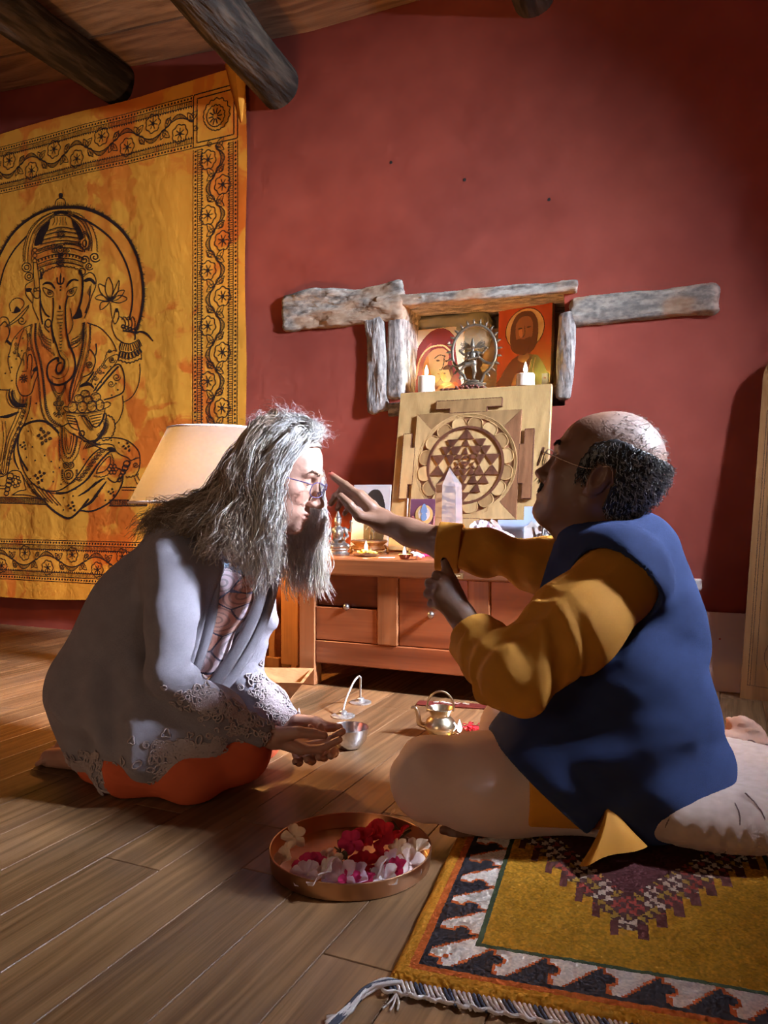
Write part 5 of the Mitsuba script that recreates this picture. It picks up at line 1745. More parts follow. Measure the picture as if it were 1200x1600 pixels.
# framed card with a four-armed deity in clear acrylic
scene['mat_clear'] = {'type': 'thindielectric', 'int_ior': 1.45}
x0 = ony(637, 780, 2.90)[0]
x1 = ony(683, 780, 2.90)[0]
w_, h_ = x1 - x0, ony(640, 778, 2.92)[2] - TOPZ
cd = thing('deity_card', 'small purple card of a haloed four-armed deity in a clear stand, left of the crystal', 'picture card')
pl = panel_place((x0, 2.885, Z0), 0.12)
part('card', pl(cbox((w_ / 2 + 0.004, h_ / 2, -0.003), (w_ - 0.008, h_ - 0.006, 0.002), 0.0005)), 'mat_print_purple', cd)
u_ = lambda x, y: (x * w_, h_ - y * h_)
pp = lambda *q: P2([u_(*a) for a in q])
ccx, hy = 0.55, 0.24
picture(cd, pl, [
    ('glow', E(*u_(ccx, 0.30), w_ * 0.30, w_ * 0.32), 'mat_print_glow'),
    ('halo', E(*u_(ccx, 0.28), w_ * 0.20, w_ * 0.22), 'mat_print_white'),
    ('arm', sg.LineString(spline([u_(0.18, 0.34), u_(0.24, 0.52), u_(0.40, 0.56), u_(0.55, 0.46), u_(0.72, 0.56), u_(0.88, 0.52), u_(0.93, 0.34)], 6)).buffer(w_ * 0.045), 'mat_print_pink'),
    ('arm', sg.LineString(spline([u_(0.30, 0.78), u_(0.32, 0.58), u_(0.55, 0.48), u_(0.78, 0.58), u_(0.80, 0.78)], 6)).buffer(w_ * 0.04), 'mat_print_pink'),
    ('robe', pp((0.36, 1.0), (0.40, 0.60), (0.46, 0.46), (0.64, 0.46), (0.70, 0.60), (0.74, 1.0)), 'mat_print_pink'),
    ('garland', sg.LineString(spline([u_(0.46, 0.47), u_(0.48, 0.75), u_(0.55, 0.88), u_(0.62, 0.75), u_(0.64, 0.47)], 6)).buffer(w_ * 0.02), 'mat_print_white'),
    ('face', E(*u_(ccx, 0.34), w_ * 0.10, w_ * 0.13), 'mat_print_skyblue'),
    ('crown', pp((0.45, 0.26), (0.48, 0.15), (0.55, 0.10), (0.62, 0.15), (0.65, 0.26)), 'mat_print_skyblue'),
], sg.box(0.006, 0.004, w_ - 0.005, h_ - 0.004))
part('clear_cover', pl(extrude(sg.box(-0.004, 0, w_ + 0.004, h_ + 0.003), 0.0001, 0.006)), 'mat_clear', cd)
part('clear_edge', pl(cbox((-0.004, h_ / 2, 0.0), (0.0025, h_, 0.012), 0.0006)), 'mat_photo_stone', cd)
# rose quartz point
c = top_at(701, 2.80)
scene['mat_quartz'] = {'type': 'principled', 'base_color': rgb(0.97, 0.86, 0.88), 'roughness': 0.04, 'spec_trans': 0.88, 'eta': 1.45}
mat('mat_quartz_veil', mikit.proc(lambda p, n, uv: mix((0.80, 0.60, 0.62), (0.92, 0.86, 0.88), fbm(p.x * 60, p.y * 60, p.z * 60, 3))), 0.5, two=True)
zt_ = ony(701, 731, 2.80)[2]
zs_ = ony(701, 759, 2.80)[2]
a = np.arange(6) * np.pi / 3 + 0.35
r_b, r_t = 0.056, 0.050
pts = [c + (r_b * math.cos(q), r_b * math.sin(q), 0) for q in a] + [np.array([c[0] + r_t * math.cos(q), c[1] + r_t * math.sin(q), zs_ + 0.006 * math.sin(q * 2)]) for q in a] + [np.array([c[0] + 0.003, c[1], zt_])]
cr = thing('crystal_point', 'tall pale pink quartz crystal tower with a pointed tip in front of the carved board', 'crystal')
part('crystal', hull(pts), 'mat_quartz', cr)
rq = np.random.default_rng(9)
veil = []
for k_ in range(16):
    q = c + np.array([rq.uniform(-.028, .028), rq.uniform(-.028, .028), rq.uniform(.02, zs_ - TOPZ - 0.02)])
    m = grid_mesh(*[np.linspace(-1, 1, 5)[None, :].repeat(4, 0) * rq.uniform(.008, .018), np.linspace(-1, 1, 4)[:, None].repeat(5, 1) * rq.uniform(.005, .014), rq.normal(size=(4, 5)) * 0.0016])
    veil.append(xf(m, rotz(rq.uniform(0, 6)) @ rotx(rq.uniform(0, 3)), q))
part('inner_veils', cat_(veil), 'mat_quartz_veil', cr, label='cloudy pink fractures inside')
# blossoms piled in front of the board
for k_ in range(22):
    px_ = 722 + 76 * ((k_ * 0.618) % 1.0)
    c = top_at(px_, 2.78 + 0.12 * ((k_ * 0.37) % 1.0))
    kind = ('white', 'pink', 'white', 'hot', 'lilac', 'white', 'blush')[k_ % 7]
    hgt = 0.03 + 0.10 * math.sin(np.pi * (px_ - 715) / 95) * ((k_ * 0.71) % 1.0)
    flower(c + (0, 0, hgt), 0.062, kind, {'white': 'white', 'pink': 'pink', 'hot': 'deep pink', 'lilac': 'lilac white', 'blush': 'blush'}[kind] + ' blossom in the heap before the carved board', kind.replace('hot', 'deep pink') + ' blossoms heaped on the altar', (0.7 * math.sin(k_), 0.7 * math.cos(k_ * 1.3)), 5, k_, 0.45, False)
flower(top_at(690, 2.70) + (0, 0, 0.014), 0.05, 'hot', 'deep pink blossom at the foot of the crystal', None, (0.3, 0.2), 5, 0.2, 0.4, False)
# right-hand photographs
x0, x1 = ony(778, 815, 2.98)[0], ony(823, 815, 2.98)[0]
h_ = ony(790, 811, 2.98)[2] - TOPZ
p3 = thing('postcard', 'pale blue postcard lying behind the dried flower head', 'photograph')
pl = panel_place((x0, 2.95, Z0), 0.2)
part('print', pl(cbox(((x1 - x0) / 2, h_ / 2, -0.001), (x1 - x0, h_, 0.002), 0.0004)), 'mat_photo_blue', p3)
x0, x1 = ony(820, 795, 2.94)[0], ony(862, 795, 2.94)[0]
w_, h_ = x1 - x0, ony(822, 791, 2.94)[2] - TOPZ
p4 = thing('temple_photo', 'bluish photograph of pale buildings standing behind the elephant-headed statue', 'photograph')
pl = panel_place((x0, 2.905, Z0), 0.12)
part('print', pl(cbox((w_ / 2, h_ / 2, -0.001), (w_, h_, 0.002), 0.0004)), 'mat_photo_blue', p4)
u_ = lambda x, y: (x * w_, h_ - y * h_)
pp = lambda *q: sg.Polygon([u_(*a) for a in q])
picture(p4, pl, [('building', pp((0.0, 0.9), (0.0, 0.40), (0.3, 0.36), (0.5, 0.30), (0.7, 0.42), (1, 0.42), (1, 0.9)), 'mat_photo_stone'), ('door', pp((0.35, 0.9), (0.35, 0.6), (0.5, 0.6), (0.5, 0.9)), 'mat_photo_mid'),
                 ('roof', pp((0.1, 0.42), (0.3, 0.28), (0.55, 0.42)), 'mat_photo_face')], sg.box(0.002, 0.002, w_ - 0.002, h_ - 0.002))
# dried flower head
c = top_at(808, 2.84)
c[2] += 0.045
df = thing('dried_flower_head', 'brown dried flower head on a short stem right of the blossom heap', 'dried flower')
ms = [xf(petal_mesh(0.026, 0.011, 0.5 + 0.25 * (i % 3), i, 0.3, 4, 3), rotz(i * 2.4), c + (0, 0, 0.004 * (i % 3))) for i in range(24)]
part('bracts', cat_(ms), 'mat_leaf_dry', df, smooth=True)
part('stem', tube([c - (0, 0, 0.045), c], 0.003, 6), 'mat_leaf_dry', df, smooth=True)

# ------------------------------------------------------------------ table lamp behind the woman
LC = at(333, 785, 3.02)
zl0, zl1 = at(333, 785, 3.02)[2], at(333, 671, 3.02)[2]
scene['mat_shade'] = {'type': 'principledthin', 'base_color': mikit.proc(lambda p, n, uv: mix((0.102, 0.108, 0.120), (0.121, 0.128, 0.142), fbm(p.x * 90, p.y * 90, p.z * 90, 3))), 'roughness': 0.9, 'diff_trans': 0.9, 'spec_trans': 0.0, 'eta': 1.2}
lamp = thing('table_lamp', 'lit table lamp with a cream tapered shade standing behind the woman', 'lamp')
a = np.linspace(0, 2 * np.pi, 64)
rr0, rr1 = 0.316, 0.173
m = grid_mesh(np.stack([LC[0] + r * np.cos(a) for r in (rr0, rr1)]), np.stack([LC[1] + r * np.sin(a) for r in (rr0, rr1)]), np.stack([np.full(64, z) for z in (zl0, zl1)]))
part('shade', m, 'mat_shade', lamp, smooth=True)
mat('mat_shade_trim', (0.78, 0.72, 0.72), 0.6)
for r, z in ((rr0, zl0), (rr1, zl1)):
    b_ = np.linspace(0, 2 * np.pi, 65)
    part('shade_trim', tube(np.stack([LC[0] + r * np.cos(b_), LC[1] + r * np.sin(b_), np.full(65, z)], 1), 0.0045, 6), 'mat_shade_trim', lamp, smooth=True)
mat('mat_lamp_base', (0.16, 0.08, 0.045), 0.3)
part('base', lathe([(0, 0.30), (0.075, 0.30), (0.078, 0.31), (0.05, 0.325), (0.062, 0.38), (0.070, 0.44), (0.055, 0.52), (0.025, 0.57), (0.018, 0.60), (0.018, 0.66), (0, 0.66)], 40, (LC[0], LC[1], 0)), 'mat_lamp_base', lamp, smooth=40)
part('socket', lathe([(0, 0.66), (0.016, 0.66), (0.016, 0.72), (0, 0.72)], 20, (LC[0], LC[1], 0)), 'mat_brass', lamp, smooth=40)
k = key_for('bulb', lamp)
scene[k] = mikit.ply(sphere((LC[0], LC[1], 0.765), (0.036, 0.036, 0.045), 2), {'type': 'diffuse', 'reflectance': rgb(0.2, 0.2, 0.2)}, smooth=True, emitter={'type': 'area', 'radiance': rgb(*LAMP), 'sampling_weight': 8.0})
stl = thing('stool', 'small round wooden stool carrying the table lamp behind the woman', 'stool')
part('seat', lathe([(0, 0.268), (0.15, 0.268), (0.155, 0.273), (0.155, 0.293), (0.15, 0.2985), (0, 0.2985)], 40, (LC[0], LC[1], 0)), 'mat_cab_x', stl, smooth=40)
for k_ in range(3):
    b_ = k_ * 2 * np.pi / 3 + 0.4
    part('leg', tube([(LC[0] + 0.14 * math.cos(b_), LC[1] + 0.14 * math.sin(b_), 0), (LC[0] + 0.09 * math.cos(b_), LC[1] + 0.09 * math.sin(b_), 0.27)], [0.014, 0.018], 10), 'mat_cab_z', stl, smooth=40)

# ------------------------------------------------------------------ carved splat rack and tray left of the cabinet
RKY = 2.70
rk = thing('wooden_rack', 'low honey-brown wooden rack with shaped splats left of the cabinet', 'rack')
rx0, rx1 = ony(372, 1000, RKY)[0], ony(466, 1000, RKY)[0]
mat('mat_honey', mikit.proc(_wood_fn((0.24, 0.10, 0.03), (0.46, 0.22, 0.07), 2, 0.7, 3.0)), 0.4, spec=0.5)
zr = 0.49
sw = ony(436, 1000, RKY)[0]
part('board', cbox(((sw + rx1) / 2 + 0.004, RKY + 0.01, zr / 2 + 0.02), (rx1 - sw - 0.008, 0.02, zr - 0.04), 0.003), 'mat_honey', rk)
for px_ in (424, 410, 394, 381):
    xx = ony(px_, 1000, RKY)[0]
    prof = [(0.0, 0.06), (0.014, 0.06), (0.012, 0.12), (0.019, 0.20), (0.016, 0.30), (0.010, 0.345), (0.013, 0.36), (0.012, 0.372), (0, 0.38)]
    poly = sg.Polygon([(xx + r, z) for r, z in prof] + [(xx - r, z) for r, z in prof[::-1]]).buffer(0)
    part('splat', upright(poly, RKY + 0.002, 0.016), 'mat_honey', rk)
part('bottom_rail', cbox(((rx0 + sw) / 2, RKY + 0.01, 0.04), (sw - rx0, 0.024, 0.05), 0.003), 'mat_honey', rk)
part('top_rail', cbox(((rx0 + rx1) / 2, RKY + 0.01, zr - 0.02), (rx1 - rx0, 0.03, 0.04), 0.003), 'mat_honey', rk)
part('back_board', cbox(((rx0 + rx1) / 2, RKY + 0.2, zr / 2), (rx1 - rx0, 0.015, zr), 0.003), 'mat_cab_dark', rk)
for xx in (rx0 + 0.02, rx1 - 0.02):
    part('foot', cbox((xx, RKY + 0.1, zr / 2), (0.03, 0.2, zr - 0.002), 0.004), 'mat_honey', rk)
# flared wooden tray
tc = onfloor(414, 1096) + np.array([0, 0.07, 0])
tr = thing('flared_tray', 'shallow square wooden tray with flared sides on the floor behind the woman’s arm', 'tray')
b0, b1, hh = 0.062, 0.122, 0.080
mat('mat_tray_wood', mikit.proc(_wood_fn((0.26, 0.12, 0.05), (0.50, 0.27, 0.12), 0, 0.8, 8.0)), 0.4)
RT_ = rotz(math.radians(20))
for k_ in range(4):
    R = RT_ @ rotz(k_ * np.pi / 2)
    v = np.array([(-b0, -b0, 0.006), (b0, -b0, 0.006), (b1, -b1, hh), (-b1, -b1, hh)])
    vi = np.array([(-b0, -b0 + .010, 0.006), (b0, -b0 + .010, 0.006), (b1 - .012, -b1 + .012, hh), (-b1 + .012, -b1 + .012, hh)])
    part('side', xf(hull(np.vstack([v, vi])), R, tc), 'mat_tray_wood', tr)
part('bottom', cbox(tc + (0, 0, 0.005), (2 * b0, 2 * b0, 0.010), 0.002, RT_), 'mat_tray_wood', tr)

# ------------------------------------------------------------------ right edge: white panel, arched carved board, socket
mat('mat_white_panel', (0.52, 0.44, 0.42), 0.6)
xa, xb = ony(1097, 1000, 3.13)[0], ony(1150, 1000, 3.13)[0]
zt2 = ony(1110, 955, 3.14)[2]
wp = thing('white_panel', 'plain off-white panel leaning on the red wall at the right', 'panel')
pl = panel_place((xa, 3.10, 0.001), 0.16)
part('sheet', pl(cbox(((xb + 0.06 - xa) / 2, zt2 / 2, -0.006), (xb + 0.06 - xa, zt2, 0.012), 0.002)), 'mat_white_panel', wp)
mat('mat_screw', (0.4, 0.05, 0.04), 0.4)
part('screw', pl(xf(lathe([(0, 0), (0.004, 0), (0.003, 0.002), (0, 0.0022)], 12), None, (0.062, zt2 * 0.66, 0.0))), 'mat_screw', wp)
mat('mat_plastic', (0.66, 0.64, 0.66), 0.35)
o = ony(1078, 913, 3.15)
sk = thing('wall_socket', 'small white plastic box on the red wall behind the man’s back', 'socket')
part('case', cbox((o[0], WALL_Y - 0.022, o[2]), (0.085, 0.042, 0.042), 0.005), 'mat_plastic', sk)
part('cover', cbox((o[0], WALL_Y - 0.045, o[2]), (0.076, 0.004, 0.034), 0.0015), 'mat_plastic', sk)
o0 = ony(1153, 1085, 3.08)
zt3 = ony(1188, 532, 3.14)[2]
ab = thing('arched_board', 'tall honey-coloured wooden board with a rounded top and carved lines, at the right edge', 'carved board')
pl = panel_place((o0[0] + 0.005, 3.03, 0.001), 0.075, -0.12, 0.055)
Wb = 0.40
poly = sg.Polygon([(0, 0), (Wb, 0), (Wb, zt3 - 0.14)] + [(Wb / 2 + Wb / 2 * math.cos(t), zt3 - 0.14 + 0.155 * math.sin(t)) for t in np.linspace(0, np.pi, 24)] + [(0, zt3 - 0.14)]).buffer(0)
mat('mat_arched', mikit.proc(_wood_fn((0.17, 0.075, 0.025), (0.32, 0.155, 0.055), 2, 0.7, 12.0)), 0.45, spec=0.45)
part('board', pl(extrude(poly, 0.03, -0.03)), 'mat_arched', ab)
mat('mat_carved_line', (0.10, 0.04, 0.015), 0.6)
for d_ in (0.022, 0.030, 0.046):
    inn = poly.buffer(-d_).intersection(sg.box(0, 0.05, Wb, zt3 * 0.80))
    part('carved_line', pl(extrude(inn.exterior.buffer(0.0014), 0.0007, 0.0)), 'mat_carved_line', ab)
for j in range(4):
    cz = 0.16 + 0.24 * j
    for r in (0.085, 0.06, 0.03):
        part('carved_ring', pl(extrude(sg.Point(0.155, cz).buffer(r, 24).exterior.buffer(0.0014), 0.0007, 0.0)), 'mat_carved_line', ab)
for j in range(4):
    part('carved_leaf', pl(extrude(sg.LineString(spline([(0.08 + 0.02 * j, zt3 - 0.19), (0.10 + 0.02 * j, zt3 - 0.13), (0.16, zt3 - 0.10 + 0.012 * j)], 6)).buffer(0.0022), 0.0008, 0.0)), 'mat_carved_line', ab)

# ------------------------------------------------------------------ vessels on the floor
c = onfloor(546, 1168)
bw = thing('steel_bowl', 'brushed steel bowl of water on the floor between the two people', 'bowl')
part('bowl', lathe([(0, 0.0), (0.026, 0.0), (0.034, 0.004), (0.047, 0.022), (0.0535, 0.046), (0.0545, 0.058), (0.0555, 0.0585), (0.0545, 0.0595), (0.053, 0.058), (0.050, 0.044), (0.043, 0.022), (0.030, 0.006), (0, 0.004)], 48, c), 'mat_steel', bw, smooth=40)
scene['mat_water'] = {'type': 'dielectric', 'int_ior': 1.33}
part('water', lathe([(0, 0.036), (0.0470, 0.036), (0.0470, 0.0362), (0, 0.0362)], 40, c), 'mat_clear', bw)
ts = thing('cymbals', 'pair of small engraved metal hand cymbals joined by a standing leather cord', 'cymbals')
mat('mat_cymbal', mikit.proc(lambda p, n, uv: mix((0.42, 0.40, 0.37), (0.70, 0.68, 0.64), smoothstep(0.35, 0.6, fbm(p.x * 150, p.y * 150, 0.0, 3)))), 0.32, metal=0.8)
mat('mat_cord', (0.38, 0.33, 0.28), 0.7)
c1, c2 = onfloor(536, 1119), onfloor(563, 1098)
for q in (c1, c2):
    part('cymbal', lathe([(0, 0.005), (0.012, 0.0045), (0.030, 0.001), (0.0385, 0.0), (0.039, 0.003), (0.034, 0.005), (0.020, 0.006), (0.015, 0.009), (0.013, 0.016), (0.007, 0.020), (0, 0.021)], 40, q), 'mat_cymbal', ts, smooth=40)
top_ = at(560, 1058, (c1 @ FWD + c2 @ FWD) / 2 - CAM @ FWD)
P = spline([c1 + (0, 0, 0.019), c1 * 0.72 + top_ * 0.28 + (-.004, 0, 0.02), c1 * 0.3 + top_ * 0.7 + (-0.004, 0, 0.016), top_ + (-0.002, 0, 0), top_ + (0.006, 0.004, -0.002), top_ * 0.5 + c2 * 0.5 + (0.004, 0, 0.02), c2 + (0, 0, 0.019)], 8)
part('cord', tube(P, 0.0038, 8), 'mat_cord', ts, smooth=True)
# brass pot with spout and hoop
c = onfloor(688, 1150)
mat('mat_pot_brass', (0.60, 0.49, 0.32), 0.28, 1.0)
bp = thing('brass_pot', 'little brass water pot with a hoop handle and thin spout, behind the man’s knee', 'pot')
part('body', lathe([(0, 0), (0.022, 0), (0.030, 0.004), (0.046, 0.022), (0.049, 0.034), (0.040, 0.050), (0.031, 0.058), (0.029, 0.064), (0.034, 0.074), (0.041, 0.082), (0.042, 0.0835), (0.040, 0.085), (0.032, 0.075), (0.026, 0.064), (0.028, 0.056), (0.036, 0.048), (0, 0.040)], 48, c), 'mat_pot_brass', bp, smooth=50)
sd = RIGHT * -1
P = spline([c + sd * 0.040 + (0, 0, 0.030), c + sd * 0.062 + (0, 0, 0.038), c + sd * 0.066 + (0, 0, 0.062), c + sd * 0.074 + (0, 0, 0.084), c + sd * 0.088 + (0, 0, 0.086)], 7)
part('spout', tube(P, np.linspace(0.010, 0.0035, len(P)), 10), 'mat_pot_brass', bp, smooth=True)
b_ = np.linspace(-0.25, np.pi + 0.25, 30)
part('handle', tube(np.stack([c[0] + 0.040 * np.cos(b_) * RIGHT[0], c[1] + 0.040 * np.cos(b_) * RIGHT[1], c[2] + 0.086 + 0.048 * np.sin(b_)], 1), 0.0034, 8), 'mat_pot_brass', bp, smooth=True)
# flame and red petals by the pot
c = onfloor(738, 1143)
rp_ = thing('petal_dish', 'small dish of crushed red petals beside the brass pot', 'dish')
part('dish', lathe([(0, 0.001), (0.035, 0.001), (0.045, 0.006), (0.046, 0.008), (0.036, 0.004), (0, 0.003)], 36, c), 'mat_pot_brass', rp_, smooth=40)
ms = [xf(petal_mesh(0.016, 0.012, 0.3, i, 0.3, 4, 3), rotz(rng.uniform(0, 6)) @ rotx(rng.uniform(-.6, .6)), c + np.array([rng.uniform(-.028, .028), rng.uniform(-.028, .028), rng.uniform(.006, .016)])) for i in range(60)]
k = part('red_petals', cat_(ms), 'mat_petal_red', rp_, smooth=True)
labels[k] = {'label': 'crushed red petals', 'kind': 'stuff'}
c = onfloor(718, 1150)
od = thing('oil_lamp', 'tiny brass oil lamp with a flame between the brass pot and the red petals', 'oil lamp')
part('bowl', lathe([(0, 0), (0.010, 0), (0.018, 0.010), (0.019, 0.012), (0.016, 0.011), (0, 0.007)], 24, c), 'mat_pot_brass', od, smooth=40)
flame(c + (0, 0, 0.0105), 0.040, od, 1.0)
# incense holder with ash
mat('mat_lacquer', (0.10, 0.018, 0.014), 0.3)
p0, p1 = onfloor(652, 1100), onfloor(790, 1108)
dv = (p1 - p0) / np.linalg.norm(p1 - p0)
ih = thing('incense_holder', 'long dark red lacquered incense holder strewn with white ash, in front of the cabinet', 'incense holder')
R = np.column_stack([dv, np.cross([0, 0, 1], dv), [0, 0, 1]])
Ln = np.linalg.norm(p1 - p0)
m = cbox((0, 0, 0.004), (Ln, 0.046, 0.008), 0.003)
part('board', xf(m, R, (p0 + p1) / 2), 'mat_lacquer', ih)
tip = spline([(Ln / 2 - 0.03, 0, 0.007), (Ln / 2, 0, 0.010), (Ln / 2 + 0.035, 0, 0.028)], 6)
part('curled_end', xf(tube(tip, [0.016] * (len(tip) - 1) + [0.010], 10, flat=0.25), R, (p0 + p1) / 2), 'mat_lacquer', ih, smooth=True)
mat('mat_ash', (0.62, 0.60, 0.57), 0.9)
ms = []
for i in range(26):
    q = np.array([rng.uniform(-0.09, 0.03), rng.uniform(-.006, .006), 0.0095 + rng.uniform(0, 0.004)])
    ms.append(xf(cbox((0, 0, 0), (rng.uniform(.006, .016), .0022, .0022), .0006), R @ rotz(rng.uniform(-.5, .5)), (p0 + p1) / 2 + R @ q))
k = part('ash', cat_(ms), 'mat_ash', ih)
labels[k] = {'label': 'white crumbled incense ash', 'kind': 'stuff'}
# dark case peeping out beyond the woman's hands
q = onfloor(470, 1134)
bx_ = thing('incense_box', 'narrow dark incense box on the floor behind the woman’s hands', 'box')
part('box', cbox(q + (0, 0, 0.012), (0.13, 0.03, 0.023), 0.003, rotz(0.15)), 'mat_lacquer', bx_)
part('lid', cbox(q + (0, 0, 0.0255), (0.132, 0.032, 0.004), 0.001, rotz(0.15)), 'mat_bronze_warm', bx_)
for px_, py_, s_, rz_, lb in ((648, 1267, 0.02, 0.4, 'dry curled petal on the floor below the man’s knee'), (609, 1274, 0.017, 1.2, 'dry curled petal on the floor just behind the brass tray')):
    solo('dry_petal', xf(petal_mesh(s_, s_ * 0.45, 0.5, 3), rotz(rz_), onfloor(px_, py_) + (0, 0, 0.001)), 'mat_petal_cream', lb, 'petal', smooth=True)

# ------------------------------------------------------------------ brass tray of blossoms
TC = onfloor(548, 1346)
TR_ = 0.155
mat('mat_copper', mikit.proc(lambda p, n, uv: mix((0.50, 0.26, 0.14), (0.66, 0.38, 0.21), fbm(p.x * 30, p.y * 30, p.z * 8, 3))), 0.32, metal=1.0)
ty = thing('copper_tray', 'round copper tray with an upright rim full of blossoms in the foreground', 'tray')
part('tray', lathe([(0, 0), (TR_ - 0.004, 0), (TR_ - 0.001, 0.002), (TR_ + 0.001, 0.031), (TR_ + 0.002, 0.0325), (TR_ + 0.001, 0.034), (TR_ - 0.001, 0.033), (TR_ - 0.0035, 0.004), (TR_ - 0.006, 0.002), (0, 0.002)], 80, TC), 'mat_copper', ty, smooth=40)
spots = [  # px, py of the blossom, size, kind, words
    (460, 1312, 0.045, 'cream', 'cream blossom alone against the tray’s far left wall'),
    (447, 1338, 0.055, 'cream', 'cream blossom at the tray’s left end'),
    (480, 1350, 0.05, 'hot', 'deep pink blossom behind the lilac ones, left in the tray'),
    (496, 1356, 0.045, 'hot', 'magenta blossom between the cream pair and the lilac row'),
    (508, 1345, 0.05, 'blush', 'blush blossom beside the magenta one'),
    (522, 1348, 0.045, 'cream', 'pale cream blossom near the middle of the tray'),
    (468, 1372, 0.055, 'lilac', 'lilac blossom at the front left of the tray'),
    (500, 1380, 0.068, 'white', 'big white blossom hanging over the front rim'),
    (533, 1375, 0.060, 'lilac', 'lilac blossom right of the big white one'),
    (556, 1374, 0.060, 'lilac', 'lilac white blossom at the tray’s front middle'),
    (575, 1386, 0.045, 'hot', 'magenta blossom under the front rim'),
    (548, 1388, 0.040, 'hot', 'magenta blossom left of its twin under the front rim'),
    (590, 1366, 0.060, 'white', 'white blossom at the front right'),
    (606, 1376, 0.055, 'white', 'white blossom nearest the right front rim'),
    (568, 1352, 0.050, 'red', 'red blossom right of the leaf scraps'),
    (582, 1310, 0.055, 'red', 'red blossom on the far side, tallest of the red bunch'),
    (600, 1318, 0.055, 'red', 'red blossom right in the far red bunch'),
    (566, 1322, 0.050, 'red', 'dull red blossom left in the far red bunch'),
    (622, 1314, 0.050, 'red', 'bright red blossom at the tray’s far right'),
    (548, 1326, 0.045, 'hot', 'pinkish red blossom next to the bare copper'),
    (618, 1332, 0.058, 'cream', 'cream blossom behind the lilac one on the right'),
    (650, 1334, 0.060, 'cream', 'cream blossom at the tray’s right end'),
    (640, 1350, 0.055, 'blush', 'blush blossom on the right side'),
    (612, 1350, 0.055, 'lilac', 'lilac pink blossom among the right-hand whites'),
    (634, 1370, 0.045, 'hot', 'deep magenta blossom at the right front'),
    (598, 1340, 0.04, 'red', 'small red blossom between the red bunch and the whites'),
]
for i, (px_, py_, s_, kd, lb) in enumerate(spots):
    q = onfloor(px_, py_ + 4, 0.018)
    d = q[:2] - TC[:2]
    r_ = np.linalg.norm(d)
    if r_ > TR_ - 0.028:
        q[:2] = TC[:2] + d / r_ * (TR_ - 0.028)
    q[2] = 0.016 + 0.010 * ((i * 0.618) % 1) + (0.012 if py_ < 1330 else 0) + (0.010 if i == 7 else 0)
    flower(q, s_ * 1.14, kd, lb, None, (0.55 + 0.3 * math.sin(i * 1.7), 0.5 * math.cos(i * 2.3)), 5, 0.3 * math.sin(i * 3.1) - 0.4, 0.30 + 0.2 * ((i * 0.37) % 1))
ms = []
for i in range(16):
    q = onfloor(533 + 26 * rng.uniform(-1, 1), 1340 + 14 * rng.uniform(-1, 1), 0.014)
    ms.append(xf(petal_mesh(0.026, 0.009, 0.3, i, 0.2, 5, 3), rotz(rng.uniform(0, 6)) @ roty(rng.uniform(-.5, .2)), q))
for i in range(8):
    q = onfloor(612 + 16 * rng.uniform(-1, 1), 1310 + 6 * rng.uniform(-1, 1), 0.020)
    ms.append(xf(petal_mesh(0.034, 0.009, 0.4, i + 40, 0.2, 5, 3), rotz(rng.uniform(0, 6)) @ roty(rng.uniform(-.6, .2)), q))
solo('leaf_scraps', cat_(ms), 'mat_leaf_dry', 'dull green leaf and stem scraps among the blossoms in the copper tray', 'leaves', kind='stuff', smooth=True)

# ------------------------------------------------------------------ rug
ra, rb_, rl = onfloor(604, 1538), onfloor(1200, 1652), onfloor(742, 1290)
eu = (rb_ - ra)[:2] / np.linalg.norm((rb_ - ra)[:2])
ev = (rl - ra)[:2] / np.linalg.norm((rl - ra)[:2])
print('rug axes', eu, ev, eu @ ev)
RL_, RW_ = 0.70, 0.85
_n = np.array([-eu[1], eu[0]])
ev = _n if abs(eu @ ev) < 0.5 else ev
RP = 0.080
RG = [float(q) for q in (ra[0], ra[1], eu[0], eu[1], ev[0], ev[1])]


